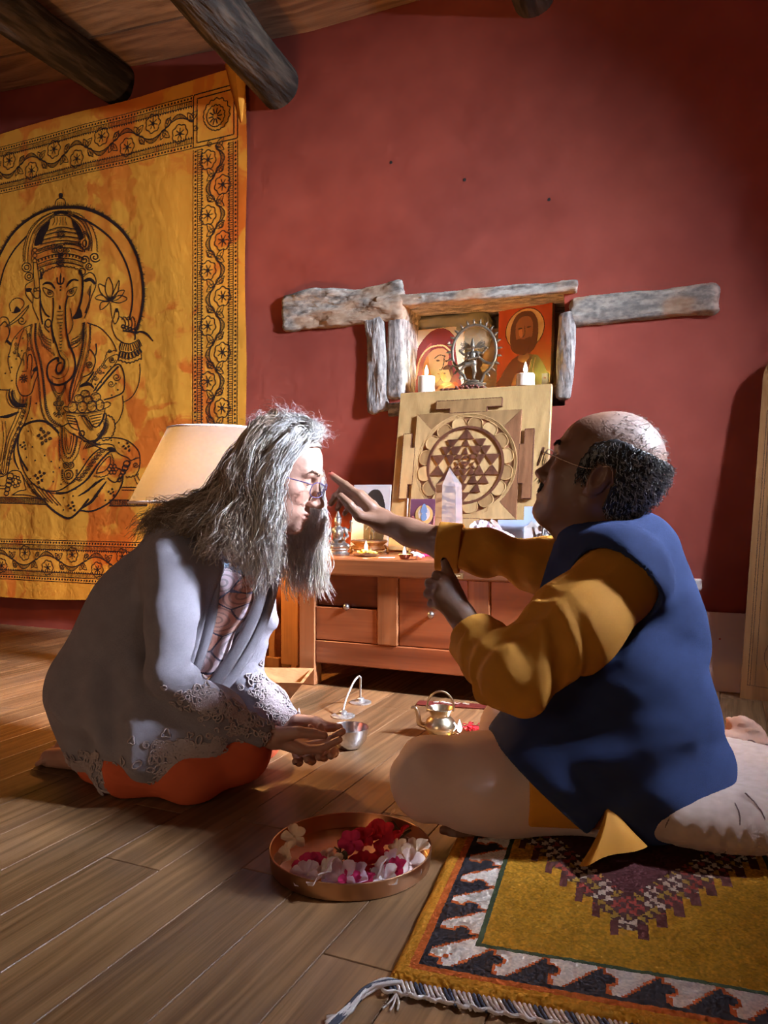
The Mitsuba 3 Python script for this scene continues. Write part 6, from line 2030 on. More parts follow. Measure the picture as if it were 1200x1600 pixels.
def _rug(p, n, uv):
    dx, dy = p.x - RG[0], p.y - RG[1]
    u0, v0 = dx * RG[2] + dy * RG[3], dx * RG[4] + dy * RG[5]
    k_ = 0.0042
    u = (dr.floor(u0 / k_ + 0.35 * (noise(u0 * 300, v0 * 300) - 0.5)) + 0.5) * k_
    v = (dr.floor(v0 / k_ + 0.35 * (noise(u0 * 300, v0 * 300, 4.0) - 0.5)) + 0.5) * k_
    eL, eB, eR, eT = u, v, RL_ - u, RW_ - v
    t = dr.minimum(dr.minimum(eL, eB), dr.minimum(eR, eT))
    along = dr.select((eL <= eB) & (eL < eT), v, dr.select((eB <= eR), u, v))
    gold = mix((0.36, 0.150, 0.012), (0.50, 0.230, 0.022), fbm(u0 * 40, v0 * 40, 0.0, 3))
    gold = gold * (0.72 + 0.5 * noise(u0 * 260, v0 * 260))
    a = along / RP - dr.floor(along / RP)
    b = (t - 0.038) / 0.070            # 0 at the outer, 1 at the inner edge of the wave band
    lean = dr.abs(a - 0.42 - 0.30 * b)
    tri = lean < 0.40 * (1 - b)
    hook = dr.square((a - 0.80) * RP) + dr.square((b - 0.62) * 0.070)
    hookb = (hook < 0.011 ** 2)
    outl = (lean < 0.40 * (1 - b) + 0.07) | (hook < 0.0155 ** 2)
    c = mi.Color3f(0.70, 0.62, 0.54)
    orange = mi.Color3f(0.46, 0.095, 0.022)
    black = mi.Color3f(0.020, 0.016, 0.018)
    c = dr.select(outl, orange, c)
    c = dr.select(tri | hookb, black, c)
    c = dr.select(b < 0.12, black, c)
    c = dr.select(b < 0, orange, c)
    c = dr.select(t < 0.024, mi.Color3f(0.50, 0.20, 0.02), c)
    c = dr.select(b > 1, mi.Color3f(0.035, 0.045, 0.022), c)
    fieldm = t > 0.116
    # stepped medallion with small triangles
    mu, mv = dr.abs(u - 0.335) * 1.5, dr.abs(v - 0.62)
    ds = (dr.floor(mu / 0.022) + dr.floor(mv / 0.022)) * 0.022
    dd = mu + mv
    fr = (mu - mv) / 0.034
    fr = fr - dr.floor(fr)
    fv = dd / 0.034
    row = dr.floor(fv)
    fv = fv - row
    tr_ = dr.abs(fr - 0.5) < 0.5 * (1 - fv)
    pick = cell_rand(row, dr.floor((mu - mv) / 0.034))
    mc = dr.select(tr_, dr.select(pick > 0.62, mi.Color3f(0.50, 0.40, 0.32), dr.select(pick > 0.3, mi.Color3f(0.22, 0.035, 0.025), mi.Color3f(0.30, 0.17, 0.03))), mi.Color3f(0.05, 0.018, 0.015))
    ccol = dr.select(ds < 0.385, mc, gold)
    ccol = dr.select(dd < 0.285, mi.Color3f(0.055, 0.015, 0.015), ccol)
    ccol = dr.select((ds >= 0.385) & (ds < 0.425) & (dr.abs(dr.floor(mu / 0.022) - dr.floor(dr.floor(mu / 0.022) / 2) * 2) > 0.5), mi.Color3f(0.07, 0.018, 0.015), ccol)
    c = dr.select(fieldm, ccol, c)
    return c * (0.78 + 0.40 * noise(u0 * 330, v0 * 330, 2.0))


scene['mat_rug'] = {'type': 'bumpmap', 'arbitrary': mikit.proc(lambda p, n, uv: noise(p.x * 260, p.y * 260) + 0.6 * fbm(p.x * 60, p.y * 60, 0.0, 2), 8e-4), 'scale': 0.006,
                    'bsdf': {'type': 'principled', 'base_color': mikit.proc(_rug), 'roughness': 0.95, 'specular': 0.1, 'sheen': 0.6}}
rug = thing('rug', 'golden wool rug with a black and white wave border and a dark stepped medallion', 'rug')
gu, gv = np.meshgrid(np.linspace(0, RL_, 220), np.linspace(0, RW_, 200))
ed = np.minimum(np.minimum(gu, RL_ - gu), np.minimum(gv, RW_ - gv))
wob = 0.006 * (meshkit.fbm(np.stack([gu * 9, gv * 9, 0 * gu], -1), 3, 2) - 0.5) * np.clip(1 - ed / 0.02, 0, 1)
zz_ = 0.013 * np.clip(ed / 0.012, 0.0, 1) ** 0.5 + 0.003 * (meshkit.fbm(np.stack([gu * 8, gv * 8, 0 * gu], -1), 3, 5)) + 0.0022 * (meshkit.noise(np.stack([gu * 190, gv * 190, 0 * gu], -1), 6) - 0.5) * np.clip(ed / 0.01, 0, 1)
gx = ra[0] + (gu + wob) * eu[0] + gv * ev[0]
gy = ra[1] + gu * eu[1] + (gv) * ev[1] + wob
zz_ = np.where(ed <= 1e-9, 0.0004, np.maximum(zz_, 0.001))
part('pile', grid_mesh(gx, gy, zz_), 'mat_rug', rug, smooth=True)
mat('mat_fringe_white', (0.66, 0.62, 0.60), 0.9)
mat('mat_fringe_navy', (0.035, 0.038, 0.055), 0.9)
fw, fn_ = [], []


def floorpt(u, v, z=0.004):
    return np.array([ra[0] + u * eu[0] + v * ev[0], ra[1] + u * eu[1] + v * ev[1], z])


rf = random.Random(11)
for i in range(150):
    u = i * 0.007
    v = -0.001
    l = 0.018 + 0.008 * rf.random()
    sl_ = 0.016
    P = spline([floorpt(u, v + 0.004, 0.007), floorpt(u + sl_ * 0.5, v - l * 0.5, 0.0065), floorpt(u + sl_, v - l, 0.0045)], 4)
    (fw if (i // 2) % 3 else fn_).append(tube(P, 0.0027, 5))
for i in range(46):
    u = i * 0.022
    P = spline([floorpt(u, -0.021, 0.006), floorpt(u + 0.008, -0.026 - 0.003 * rf.random(), 0.008), floorpt(u + 0.016, -0.021, 0.006), floorpt(u + 0.025, -0.024, 0.007)], 4)
    fw.append(tube(P, 0.003, 5))
    if rf.random() < 0.25:
        for q in range(3):
            fw.append(tube(spline([floorpt(u, -0.024, 0.006), floorpt(u - 0.004 + 0.006 * q, -0.04 - 0.01 * rf.random(), 0.004), floorpt(u - 0.010 + 0.01 * q, -0.048 - 0.01 * rf.random(), 0.003)], 4), 0.0016, 5))
# corner tassel
for i in range(12):
    o_ = 0.004 * math.sin(i * 2.1)
    P = spline([floorpt(0.02 + o_, -0.004, 0.010), floorpt(0.0 + o_, -0.016 - o_, 0.013), floorpt(-0.020 + o_, -0.040 + o_, 0.010 + 0.004 * math.cos(i)), floorpt(-0.030 + 0.004 * math.sin(i * 3), -0.075 - 0.004 * (i % 3), 0.008), floorpt(-0.044 + 0.010 * math.sin(i), -0.110 - 0.012 * math.cos(i * 2), 0.004)], 6)
    (fn_ if i % 3 == 0 else fw).append(tube(P, 0.0034, 5))
fr_ = part('fringe', cat_(fw), 'mat_fringe_white', rug, smooth=True, label='white corded fringe')
labels[fr_]['kind'] = 'stuff'
k = part('dark_fringe', cat_(fn_), 'mat_fringe_navy', rug, smooth=True, label='navy cords in the fringe')
labels[k]['kind'] = 'stuff'

# ------------------------------------------------------------------ cushion and crumpled cloth
mat('mat_cushion', mikit.proc(lambda p, n, uv: mix((0.40, 0.29, 0.23), (0.52, 0.40, 0.33), fbm(p.x * 70, p.y * 70, p.z * 70, 3))), 0.9, spec=0.15, sheen=0.4,
    bump=(lambda p, n, uv: fbm(p.x * 300, p.y * 300, p.z * 300, 2), 6e-4), bscale=0.002)
CC = onfloor(1100, 1283)
CR, CH = 0.285, 0.135
na, nb_ = 240, 40
ph_ = np.linspace(0, 2 * np.pi, na + 1)
te = np.linspace(-np.pi / 2, np.pi / 2, nb_)
PH, TE = np.meshgrid(ph_, te)
pinch = 0.004 * np.abs(np.sin(PH * 26 + 1.5 * np.sin(PH * 5))) ** 0.5 * np.cos(TE) ** 0.5
rad_ = CR * np.sign(np.cos(TE)) * np.abs(np.cos(TE)) ** 0.62 - 0.006 + pinch * 1.6
zc_ = CH / 2 + CH / 2 * np.sign(np.sin(TE)) * np.abs(np.sin(TE)) ** 0.8
zc_ = np.maximum(zc_ * (1 - 0.25 * np.exp(-((rad_ / 0.17) ** 2)) * (TE > 0)), 0.001)
rad_ = np.maximum(rad_, 0.0005)
cushion = thing('floor_cushion', 'big round beige pleated floor cushion under the man', 'cushion')
part('cover', grid_mesh(CC[0] + rad_ * np.cos(PH), CC[1] + rad_ * np.sin(PH), zc_ + 0.014), 'mat_cushion', cushion, smooth=True)
mat('mat_seam', (0.16, 0.10, 0.08), 0.9)
for i in range(22):
    f0 = i * 2 * np.pi / 22 + 0.1 * math.sin(i * 3)
    tt = np.linspace(-0.9, 0.75 + 0.2 * math.sin(i * 5), 12)
    r_ = CR * np.cos(tt) ** 0.62 - 0.004
    P = np.stack([CC[0] + r_ * np.cos(f0 + 0.05 * np.sin(tt * 3)), CC[1] + r_ * np.sin(f0 + 0.05 * np.sin(tt * 3)), 0.014 + CH / 2 + CH / 2 * np.sign(np.sin(tt)) * np.abs(np.sin(tt)) ** 0.8], 1)
    part('pleat_seam', tube(P, 0.0013, 5), 'mat_seam', cushion, smooth=True)
mat('mat_shawl', (0.44, 0.25, 0.17), 0.9, sheen=0.4)
q = onfloor(1150, 1178)
sh_ = sdf_mesh(lambda P: np.minimum(ell(P, q + (0, 0, 0.02), (0.13, 0.09, 0.05)) + 0.035 * (meshkit.fbm(P * np.array([16, 16, 20]), 3, 3) - 0.5) * 2, ell(P, q + (0.02, 0.04, 0.045), (0.05, 0.04, 0.05)) + 0.03 * (meshkit.fbm(P * 24, 3, 7) - 0.5) * 2),
               q - (0.2, 0.15, 0.0) - (0, 0, 0.02), q + (0.2, 0.15, 0.16), 0.007)
sh_.vertices[:, 2] = np.maximum(sh_.vertices[:, 2], 0.002)
solo('crumpled_shawl', sh_, 'mat_shawl', 'crumpled dusty pink shawl on the floor behind the cushion', 'shawl', smooth=True)
# ------------------------------------------------------------------ people
J = at
RC_ = RIGHT


def half(P, A, B, d):
    """Signed distance to the plane through two pixels of depth d, extruded along the view axis; positive to the right of A->B in the picture."""
    a, b = at(*A, d), at(*B, d)
    a2, b2 = np.array([a @ RIGHT, a @ UP]), np.array([b @ RIGHT, b @ UP])
    t = (b2 - a2) / np.linalg.norm(b2 - a2)
    n = np.array([t[1], -t[0]])
    q = np.stack([P @ RIGHT, P @ UP], 1) - a2
    return q @ n


def chain(P, pts, radii, k=0.02, d=None):
    for i in range(len(pts) - 1):
        e = rc(P, pts[i], pts[i + 1], radii[i], radii[i + 1])
        d = e if d is None else smin(d, e, k)
    return d


def head_frame(c, fwd, pitch, roll=0.0, s=1.0):
    """Columns: forward, left, up of a head at c."""
    f = np.asarray(fwd, float)
    f = f / np.linalg.norm(f)
    l = np.cross([0, 0, 1.0], f)
    l /= np.linalg.norm(l)
    u = np.cross(f, l)
    f2 = f * math.cos(pitch) + u * math.sin(pitch)
    u2 = np.cross(f2, l)
    l2 = l * math.cos(roll) + u2 * math.sin(roll)
    u3 = np.cross(f2, l2)
    return np.column_stack([f2, l2, u3])


def head_sdf(P, male):
    m = 1.0 if male else 0.0
    A = np.abs(P[:, 1])
    Q = np.stack([P[:, 0], A, P[:, 2]], 1)
    d = ell(P, (-0.014, 0, 0.036), (0.098 - 0.003 * m, 0.075, 0.090 + 0.007 * m))
    d = smin(d, ell(P, (0.028, 0, 0.045), (0.064, 0.062, 0.058)), 0.03)
    d = smin(d, ell(P, (0.030, 0, -0.032), (0.060, 0.058 + 0.004 * m, 0.080)), 0.035)
    d = smin(d, rc(Q, (-0.002, 0.050, -0.052), (0.062, 0.016, -0.098), 0.022 + 0.004 * m, 0.017 + 0.003 * m), 0.028)
    d = smin(d, ell(P, (0.077, 0, -0.101), (0.019, 0.022, 0.017)), 0.018)
    d = smin(d, ell(Q, (0.058, 0.042, -0.018), (0.024, 0.020, 0.018)), 0.022)
    d = smin(d, rc(Q, (0.090, 0, 0.028), (0.078, 0.040, 0.028), 0.010 + 0.001 * m, 0.008), 0.018)
    d = smax(d, -ell(Q, (0.100, 0.031, 0.006), (0.019, 0.020, 0.012)), 0.014)
    d = smin(d, rc(P, (0.092 - 0.004 * m, 0, 0.014), (0.113 - 0.009 * m, 0, -0.030), 0.0075, 0.0105), 0.012)
    d = smin(d, ell(P, (0.1155 - 0.008 * m, 0, -0.034), (0.0125, 0.0125 + 0.002 * m, 0.0105)), 0.008)
    d = smin(d, ell(Q, (0.103 - 0.006 * m, 0.0125 + 0.002 * m, -0.038), (0.0115, 0.0085, 0.0085)), 0.007)
    d = smax(d, -ell(Q, (0.108 - 0.007 * m, 0.0075, -0.0455), (0.006, 0.0035, 0.0045)), 0.003)
    d = smin(d, ell(P, (0.077, 0, -0.066), (0.020, 0.031, 0.025)), 0.014)
    d = smin(d, ell(P, (0.0955, 0, -0.0630), (0.0065, 0.0200, 0.0050)), 0.005)
    d = smin(d, ell(P, (0.0935, 0, -0.0745), (0.0070, 0.0180, 0.0058)), 0.005)
    d = smax(d, -ell(P, (0.1015, 0, -0.0690), (0.0110, 0.0225, 0.0014)), 0.002)
    # eyelids
    d = smin(d, ell(Q, (0.0745, 0.0315, 0.0068), (0.0145, 0.0150, 0.0120)), 0.005)
    d = smax(d, -ell(Q, (0.0900, 0.0315, 0.0048 if male else 0.0020), (0.0090, 0.0125, 0.0030 if male else 0.0012)), 0.002)
    # ears
    Re = rotz(0.35) @ roty(-0.15)
    e = ell(Q, (-0.012, 0.077, 0.000), (0.019, 0.0075, 0.033), Re)
    e = smin(e, ell(Q, (-0.004, 0.076, -0.026), (0.010, 0.006, 0.012)), 0.006)
    e = smax(e, -ell(Q, (-0.010, 0.0865, 0.004), (0.0115, 0.0075, 0.021), Re), 0.004)
    d = smin(d, e, 0.006)
    # nasolabial and chin creases
    if male:
        d = d + 0.0016 * np.exp(-((Q[:, 1] - 0.030 - 0.25 * (-0.03 - Q[:, 2])) / 0.0030) ** 2) * np.exp(-((Q[:, 2] + 0.055) / 0.025) ** 2) * (Q[:, 0] > 0.05)
    # neck
    w = 0.060 if male else 0.050
    d = smin(d, rc(P, (-0.020, 0, -0.050), (-0.058, 0, -0.185), w - 0.004, w + 0.006), 0.030)
    d = smin(d, rc(P, (0.050, 0, -0.098), (-0.02, 0, -0.120), 0.020 + 0.008 * m, 0.038 + 0.007 * m), 0.03)
    d = smin(d, ell(Q, (0.046, 0.036, -0.052), (0.030, 0.024, 0.032)), 0.025)
    return d


def skin_color(V, base, lip, n=None):
    c = np.array(base)[None] * (0.90 + 0.20 * meshkit.fbm(V * 22, 3, 4)[:, None])
    c = c * (0.96 + 0.08 * meshkit.fbm(V * 160, 2, 9)[:, None])
    return c


def hand_sdf(P, H):
    """One hand from its joints: wrist, then the chain of each finger (knuckle, middle joint, tip) and the thumb."""
    r = H.get('r', 0.0085)
    d = None
    w = H['wrist']
    mcs = [H[f][0] for f in ('index', 'middle', 'ring', 'pinky')]
    for i, mc in enumerate(mcs):
        e = rc(P, w + (mc - w) * 0.12, mc, 0.0165, 0.0118 - 0.0006 * i)
        d = e if d is None else smin(d, e, 0.014)
    for i in range(3):
        d = smin(d, rc(P, (w * 0.45 + mcs[i] * 0.55), (mcs[i] * 0.9 + mcs[i + 1] * 0.1), 0.0135, 0.0115), 0.012)
    for i, f in enumerate(('index', 'middle', 'ring', 'pinky')):
        q = H[f]
        k = (1.0, 1.03, 0.98, 0.86)[i] * r
        fd = None
        for j in range(len(q) - 1):
            a_, b_ = k * (1.16 - 0.13 * j), k * (1.10 - 0.14 * j - (0.10 if j == len(q) - 2 else 0))
            s = rc(P, q[j], q[j + 1], a_, b_)
            fd = s if fd is None else smin(fd, s, 0.003)
            if j:
                fd = smin(fd, ell(P, q[j], (k * 1.12,) * 3), 0.003)
        d = smin(d, fd, 0.0045)
    t = H['thumb']
    tk = r / 0.0088
    fd = smin(rc(P, t[0], t[1], 0.0165 * tk, 0.0125 * tk), rc(P, t[1], t[2], 0.0120 * tk, 0.0105 * tk), 0.004)
    fd = smin(fd, rc(P, t[2], t[3], 0.0108 * tk, 0.0082 * tk), 0.003)
    d = smin(d, fd, 0.010)
    if 'arm' in H:
        pts, rad = H['arm']
        d = smin(d, chain(P, pts, rad, 0.02), 0.02)
    return d


def nails(H, fingers, mat_, parent, up):
    """Nail plates on the back of the last joint."""
    for f in fingers:
        q = H[f]
        a, b = q[-2], q[-1]
        t = (b - a) / np.linalg.norm(b - a)
        u = up[f] - t * (up[f] @ t)
        u /= np.linalg.norm(u)
        l = np.cross(t, u)
        c = b + t * 0.001 + u * 0.0058
        R = np.column_stack([t, l, u])
        part('nail', sphere(c, (0.0062, 0.0048, 0.0016), 2, R), mat_, parent, smooth=True)


# ================================================================== the man
mat('mat_man_skin', VC, 0.42, spec=0.45, bump=(lambda p, n, uv: fbm(p.x * 420, p.y * 420, p.z * 420, 2), 5e-4), bscale=0.0008)
mat('mat_woman_skin', VC, 0.48, spec=0.4, bump=(lambda p, n, uv: fbm(p.x * 420, p.y * 420, p.z * 420, 2), 5e-4), bscale=0.0007)
MAN = thing('person', 'balding man in navy vest and ochre tunic sitting cross-legged, reaching to the woman’s forehead', 'person')
MS = 1.10
mc = J(937, 746, 1.62)
yaw = math.radians(24)
mf = -RIGHT * math.cos(yaw) + _fh * math.sin(yaw)
MR = head_frame(mc, mf, math.radians(22), 0.0)
MAN_SKIN = (0.165, 0.082, 0.050)


def to_local(P, R, c, s):
    return ((P - c) @ R) / s


def head_mesh(R, c, s, male, h=0.0024):
    m = sdf_mesh(lambda P: head_sdf(P, male), (-0.15, -0.105, -0.20), (0.145, 0.105, 0.145), h)
    L = m.vertices.copy()
    m.vertices = (L * s) @ R.T + c
    return m, L


hm, HL = head_mesh(MR, mc, MS, True)
# arms, hands and feet
rw = J(600, 816, 1.845)
HRm = dict(wrist=rw, r=0.0095,
           index=[J(561, 775, 1.852), J(539, 758, 1.868), J(517, 742, 1.882)],
           middle=[J(563, 774, 1.878), J(536, 764, 1.900), J(525, 776, 1.902), J(517, 787, 1.900)],
           ring=[J(567, 780, 1.900), J(543, 771, 1.925), J(534, 783, 1.925), J(527, 795, 1.920)],
           pinky=[J(573, 790, 1.918), J(553, 783, 1.938), J(545, 793, 1.936), J(538, 803, 1.930)],
           thumb=[J(592, 815, 1.832), J(562, 807, 1.822), J(546, 789, 1.826), J(532, 775, 1.834)],
           arm=([rw, J(640, 832, 1.81), J(700, 852, 1.76), J(760, 868, 1.74)], [0.0265, 0.030, 0.038, 0.036]))
lw = J(722, 963, 1.575)
HLm = dict(wrist=lw, r=0.0088,
           index=[J(700, 910, 1.590), J(682, 899, 1.612), J(676, 908, 1.640)],
           middle=[J(690, 918, 1.578), J(671, 911, 1.604), J(671, 921, 1.636)],
           ring=[J(685, 931, 1.574), J(669, 927, 1.600), J(674, 935, 1.632)],
           pinky=[J(687, 945, 1.576), J(674, 943, 1.600), J(682, 948, 1.628)],
           thumb=[J(716, 935, 1.590), J(706, 908, 1.604), J(699, 892, 1.616), J(694, 877, 1.622)],
           arm=([lw, J(740, 992, 1.55), J(775, 1040, 1.47), J(803, 1060, 1.415)], [0.0265, 0.031, 0.038, 0.040]))


def block(fn, pts, pad, h):
    p = np.array(pts)
    return sdf_mesh(fn, p.min(0) - pad, p.max(0) + pad, h)


def allpts(H):
    o = [H['wrist']]
    for f in ('index', 'middle', 'ring', 'pinky', 'thumb'):
        o += list(H[f])
    if 'arm' in H:
        o += list(H['arm'][0])
    return o


ms = [block(lambda P: hand_sdf(P, HRm), allpts(HRm), 0.05, 0.0026), block(lambda P: hand_sdf(P, HLm), allpts(HLm), 0.05, 0.0026)]
# the foot tucked under the near shin, the trunk and the limbs inside the clothes
S_n, S_f = J(962, 905, 1.49), J(905, 888, 1.765)
PEL, WST, CHS = J(1012, 1205, 1.665), J(962, 1085, 1.645), J(965, 960, 1.635)
K_n, K_f = J(680, 1213, 1.60), J(806, 1138, 1.92)
H_n, H_f = J(985, 1222, 1.585), J(985, 1205, 1.76)
A_n, A_f = J(905, 1262, 1.74), J(770, 1303, 1.615)
E_n, E_f = J(806, 1058, 1.415), J(752, 865, 1.74)


def man_core(P):
    d = chain(P, [PEL - RIGHT * 0.03, WST, CHS], [0.125, 0.145, 0.125], 0.08)
    d = smin(d, rc(P, S_n + (0, 0, 0.0), S_f, 0.060, 0.060), 0.06)
    d = smin(d, rc(P, CHS + (0, 0, 0.08), mc + MR @ np.array([-0.05, 0, -0.16]), 0.07, 0.06), 0.05)
    d = smin(d, chain(P, [S_n, E_n], [0.052, 0.040]), 0.03)
    d = smin(d, chain(P, [S_f, E_f], [0.050, 0.030]), 0.03)
    d = smin(d, chain(P, [H_n, K_n, A_n], [0.088, 0.060, 0.036], 0.03), 0.04)
    d = smin(d, chain(P, [H_f, K_f, A_f], [0.085, 0.058, 0.034], 0.03), 0.04)
    return d


ms.append(sdf_mesh(man_core, np.array([-0.85, 1.1, 0.0]), np.array([0.25, 2.1, 0.95]), 0.010))
_fa, _fb = J(818, 1298, 1.605), J(712, 1306, 1.575)


def man_foot(P):
    d = rc(P, A_f, _fa, 0.034, 0.032)
    d = smin(d, rc(P, J(800, 1302, 1.60), _fb, 0.030, 0.024), 0.02)
    for i in range(5):
        t0 = _fb + UP * (0.014 - 0.007 * i) + _fh * (-0.006 + 0.006 * i)
        d = smin(d, rc(P, t0, t0 - RIGHT * (0.026 - 0.003 * i), 0.0105 - 0.0008 * i, 0.0088 - 0.0006 * i), 0.004)
    return d


ms.append(block(man_foot, [A_f, _fa, _fb, J(690, 1306, 1.575)], 0.05, 0.0032))
ms[-1].vertices[:, 2] = np.maximum(ms[-1].vertices[:, 2], 0.0195)
ms[-2].vertices[:, 2] = np.maximum(ms[-2].vertices[:, 2], 0.024)
cols = [skin_color(hm.vertices, MAN_SKIN, None)]
lipm = np.exp(-((HL[:, 0] - 0.1) / 0.012) ** 2 - (HL[:, 1] / 0.02) ** 2 - ((HL[:, 2] + 0.069) / 0.010) ** 2)[:, None]
cols[0] = cols[0] * (1 - lipm) + lipm * np.array([0.17, 0.060, 0.045])
# greying stubble on the shaved scalp
st_ = (np.clip((HL[:, 2] - 0.05) / 0.05, 0, 1) * np.clip((0.035 - HL[:, 0]) / 0.04, 0, 1))[:, None]
cols[0] = cols[0] * (1 - 0.35 * st_) + 0.35 * st_ * np.array([0.30, 0.26, 0.24])
for i, m in enumerate(ms):
    c = skin_color(m.vertices, MAN_SKIN, None)
    if i == 0:      # red powder on the fingertip
        g = np.exp(-(np.linalg.norm(m.vertices - HRm['index'][-1] - UP * 0.002 + RIGHT * 0.004, axis=1) / 0.010) ** 2)[:, None]
        c = c * (1 - g) + g * np.array([0.42, 0.012, 0.015])
    cols.append(c)
part('body', cat_([hm] + ms), 'mat_man_skin', MAN, smooth=True, color=np.vstack(cols), label='brown skin')
mat('mat_man_nail', (0.42, 0.22, 0.16), 0.3)
nails(HRm, ['index', 'thumb'], 'mat_man_nail', MAN, {'index': UP - RIGHT * 0.2, 'thumb': -_fh + UP})
nails(HLm, ['thumb'], 'mat_man_nail', MAN, {'thumb': -_fh})

# --- hair, brows, moustache
mat('mat_hair_black', VC, 0.42, spec=0.6)


def scalp_points(n, keep, male, seed, R, c, s, off=0.0):
    """Random points on the skull with outward normals, in head coordinates, where keep(L) holds."""
    r = np.random.default_rng(seed)
    out, outn = [], []
    tot = 0
    while tot < n:
        q = r.normal(size=(n * 4, 3))
        q /= np.linalg.norm(q, axis=1, keepdims=True)
        p = np.array([-0.01, 0, 0.02]) + q * 0.20
        for _ in range(30):
            p = p - q * (head_sdf(p, male)[:, None] - off) * 0.75
        k = keep(p) & (np.abs(head_sdf(p, male) - off) < 0.002)
        p, q = p[k], q[k]
        out.append(p)
        outn.append(q)
        tot += len(p)
    return np.vstack(out)[:n], np.vstack(outn)[:n]


def man_hair_keep(L):
    x, y, z = L.T
    front = 0.034 - 0.30 * np.clip(z - 0.02, 0, 1) - 0.25 * np.clip(0.0 - z, 0, 1)
    low = np.where(x > -0.035, np.where(x > 0.004, -0.012, 0.030), -0.062 + 0.2 * np.clip(x + 0.09, 0, 1))
    ear = (((x + 0.010) / 0.026) ** 2 + (z / 0.036) ** 2 < 1)
    return (z < 0.078 - 0.10 * np.clip(-x - 0.03, 0, 1) - 0.02 * np.clip((x + 0.01) / 0.03, 0, 1)) & (x < front) & (z > low) & ~ear & (np.abs(y) > 0.012 * (x > 0))


def curls(p, q, l0, l1, seed, fall, curl, nseg=7, r0=0.0011, r1=0.0005):
    """Short wavy hairs from points p along a mix of the normal and fall."""
    r = np.random.default_rng(seed)
    n = len(p)
    L = r.uniform(l0, l1, (n, 1))
    d = q * 0.55 + fall
    d /= np.linalg.norm(d, axis=1, keepdims=True)
    s1 = r.normal(size=(n, 3))
    s2 = np.cross(d, s1)
    s2 /= np.linalg.norm(s2, axis=1, keepdims=True)
    s1 = np.cross(d, s2)
    t = np.linspace(0, 1, nseg)[None, :, None]
    ph = r.uniform(0, 6.28, (n, 1, 1))
    P = p[:, None] - q[:, None] * 0.002 + d[:, None] * L[:, None] * t + (s1[:, None] * np.sin(t * 5.5 + ph) + s2[:, None] * np.cos(t * 5.5 + ph)) * curl * t
    rad = (r0 + (r1 - r0) * t[..., 0]) * np.ones((n, 1))
    return P, rad


p, q = scalp_points(3400, man_hair_keep, True, 3, MR, mc, MS)
fall = np.stack([-0.5 - 0 * p[:, 0], 0 * p[:, 0], -0.55 + 0 * p[:, 0]], 1)
P, rad = curls(p, q, 0.010, 0.024, 5, fall, 0.0042)
p2, q2 = scalp_points(420, lambda L: (L[:, 2] > 0.06) & (L[:, 0] < 0.03), True, 8, MR, mc, MS)
P2_, rad2 = curls(p2, q2, 0.006, 0.013, 6, np.tile([-0.9, 0, -0.1], (len(p2), 1)), 0.002, r0=0.0005, r1=0.0003)
v1, f1 = tubes(P, rad, 3)
v2, f2 = tubes(P2_, rad2, 3)
rr = np.random.default_rng(2)
grey = rr.random(len(P)) < (0.18 + 0.45 * np.clip((-p[:, 0] - 0.02) / 0.07, 0, 1))
col1 = np.where(grey[:, None], rr.uniform(0.30, 0.55, (len(P), 1)) * np.array([[1, 0.98, 0.95]]), rr.uniform(0.008, 0.020, (len(P), 1)) * np.array([[1, 0.95, 0.9]]))
col1 = np.repeat(col1, P.shape[1] * 3, 0)
col2 = np.repeat(rr.uniform(0.25, 0.5, (len(P2_), 1)) * np.array([[1, 0.98, 0.95]]), P2_.shape[1] * 3, 0)
# dark under-layer so that no scalp shows between the locks
cap = sdf_mesh(lambda Pq: np.maximum(np.abs(head_sdf(Pq, True) - 0.0022) - 0.0022, np.where(man_hair_keep(Pq), -0.002, 0.004)), (-0.14, -0.105, -0.10), (0.06, 0.105, 0.14), 0.0036)
vh = np.vstack([v1, v2, cap.vertices]) * MS
fh_ = np.vstack([f1, f2 + len(v1), cap.faces + len(v1) + len(v2)])
part('hair', trimesh.Trimesh(vh @ MR.T + mc, fh_, process=False), 'mat_hair_black', MAN, smooth=True, color=np.vstack([col1, col2, np.tile([0.012, 0.010, 0.010], (len(cap.vertices), 1))]), label='short greying black hair round a bald crown')


def brow(s_, male, R, c, sc, mat_, parent, col, n=90):
    r = np.random.default_rng(5)
    u = r.random(n)
    p = np.stack([0.0935 - 0.016 * u ** 2, s_ * (0.012 + 0.036 * u), 0.029 + 0.007 * np.sin(u * 2.4) + r.normal(size=n) * 0.0018], 1)
    for _ in range(12):
        p[:, 0] -= (head_sdf(p, male)) * 0.8
    d = np.stack([np.full(n, 0.3), np.full(n, s_ * 1.0), r.uniform(-0.1, 0.5, n)], 1)
    t = np.linspace(0, 1, 4)[None, :, None]
    P = p[:, None] + d[:, None] / np.linalg.norm(d, axis=1)[:, None, None] * 0.009 * t
    v, f = tubes(P, np.full((n, 4), 0.0006) * (1.2 - t[..., 0]), 3)
    part('eyebrow', trimesh.Trimesh((v * sc) @ R.T + c, f, process=False), mat_, parent, smooth=True)


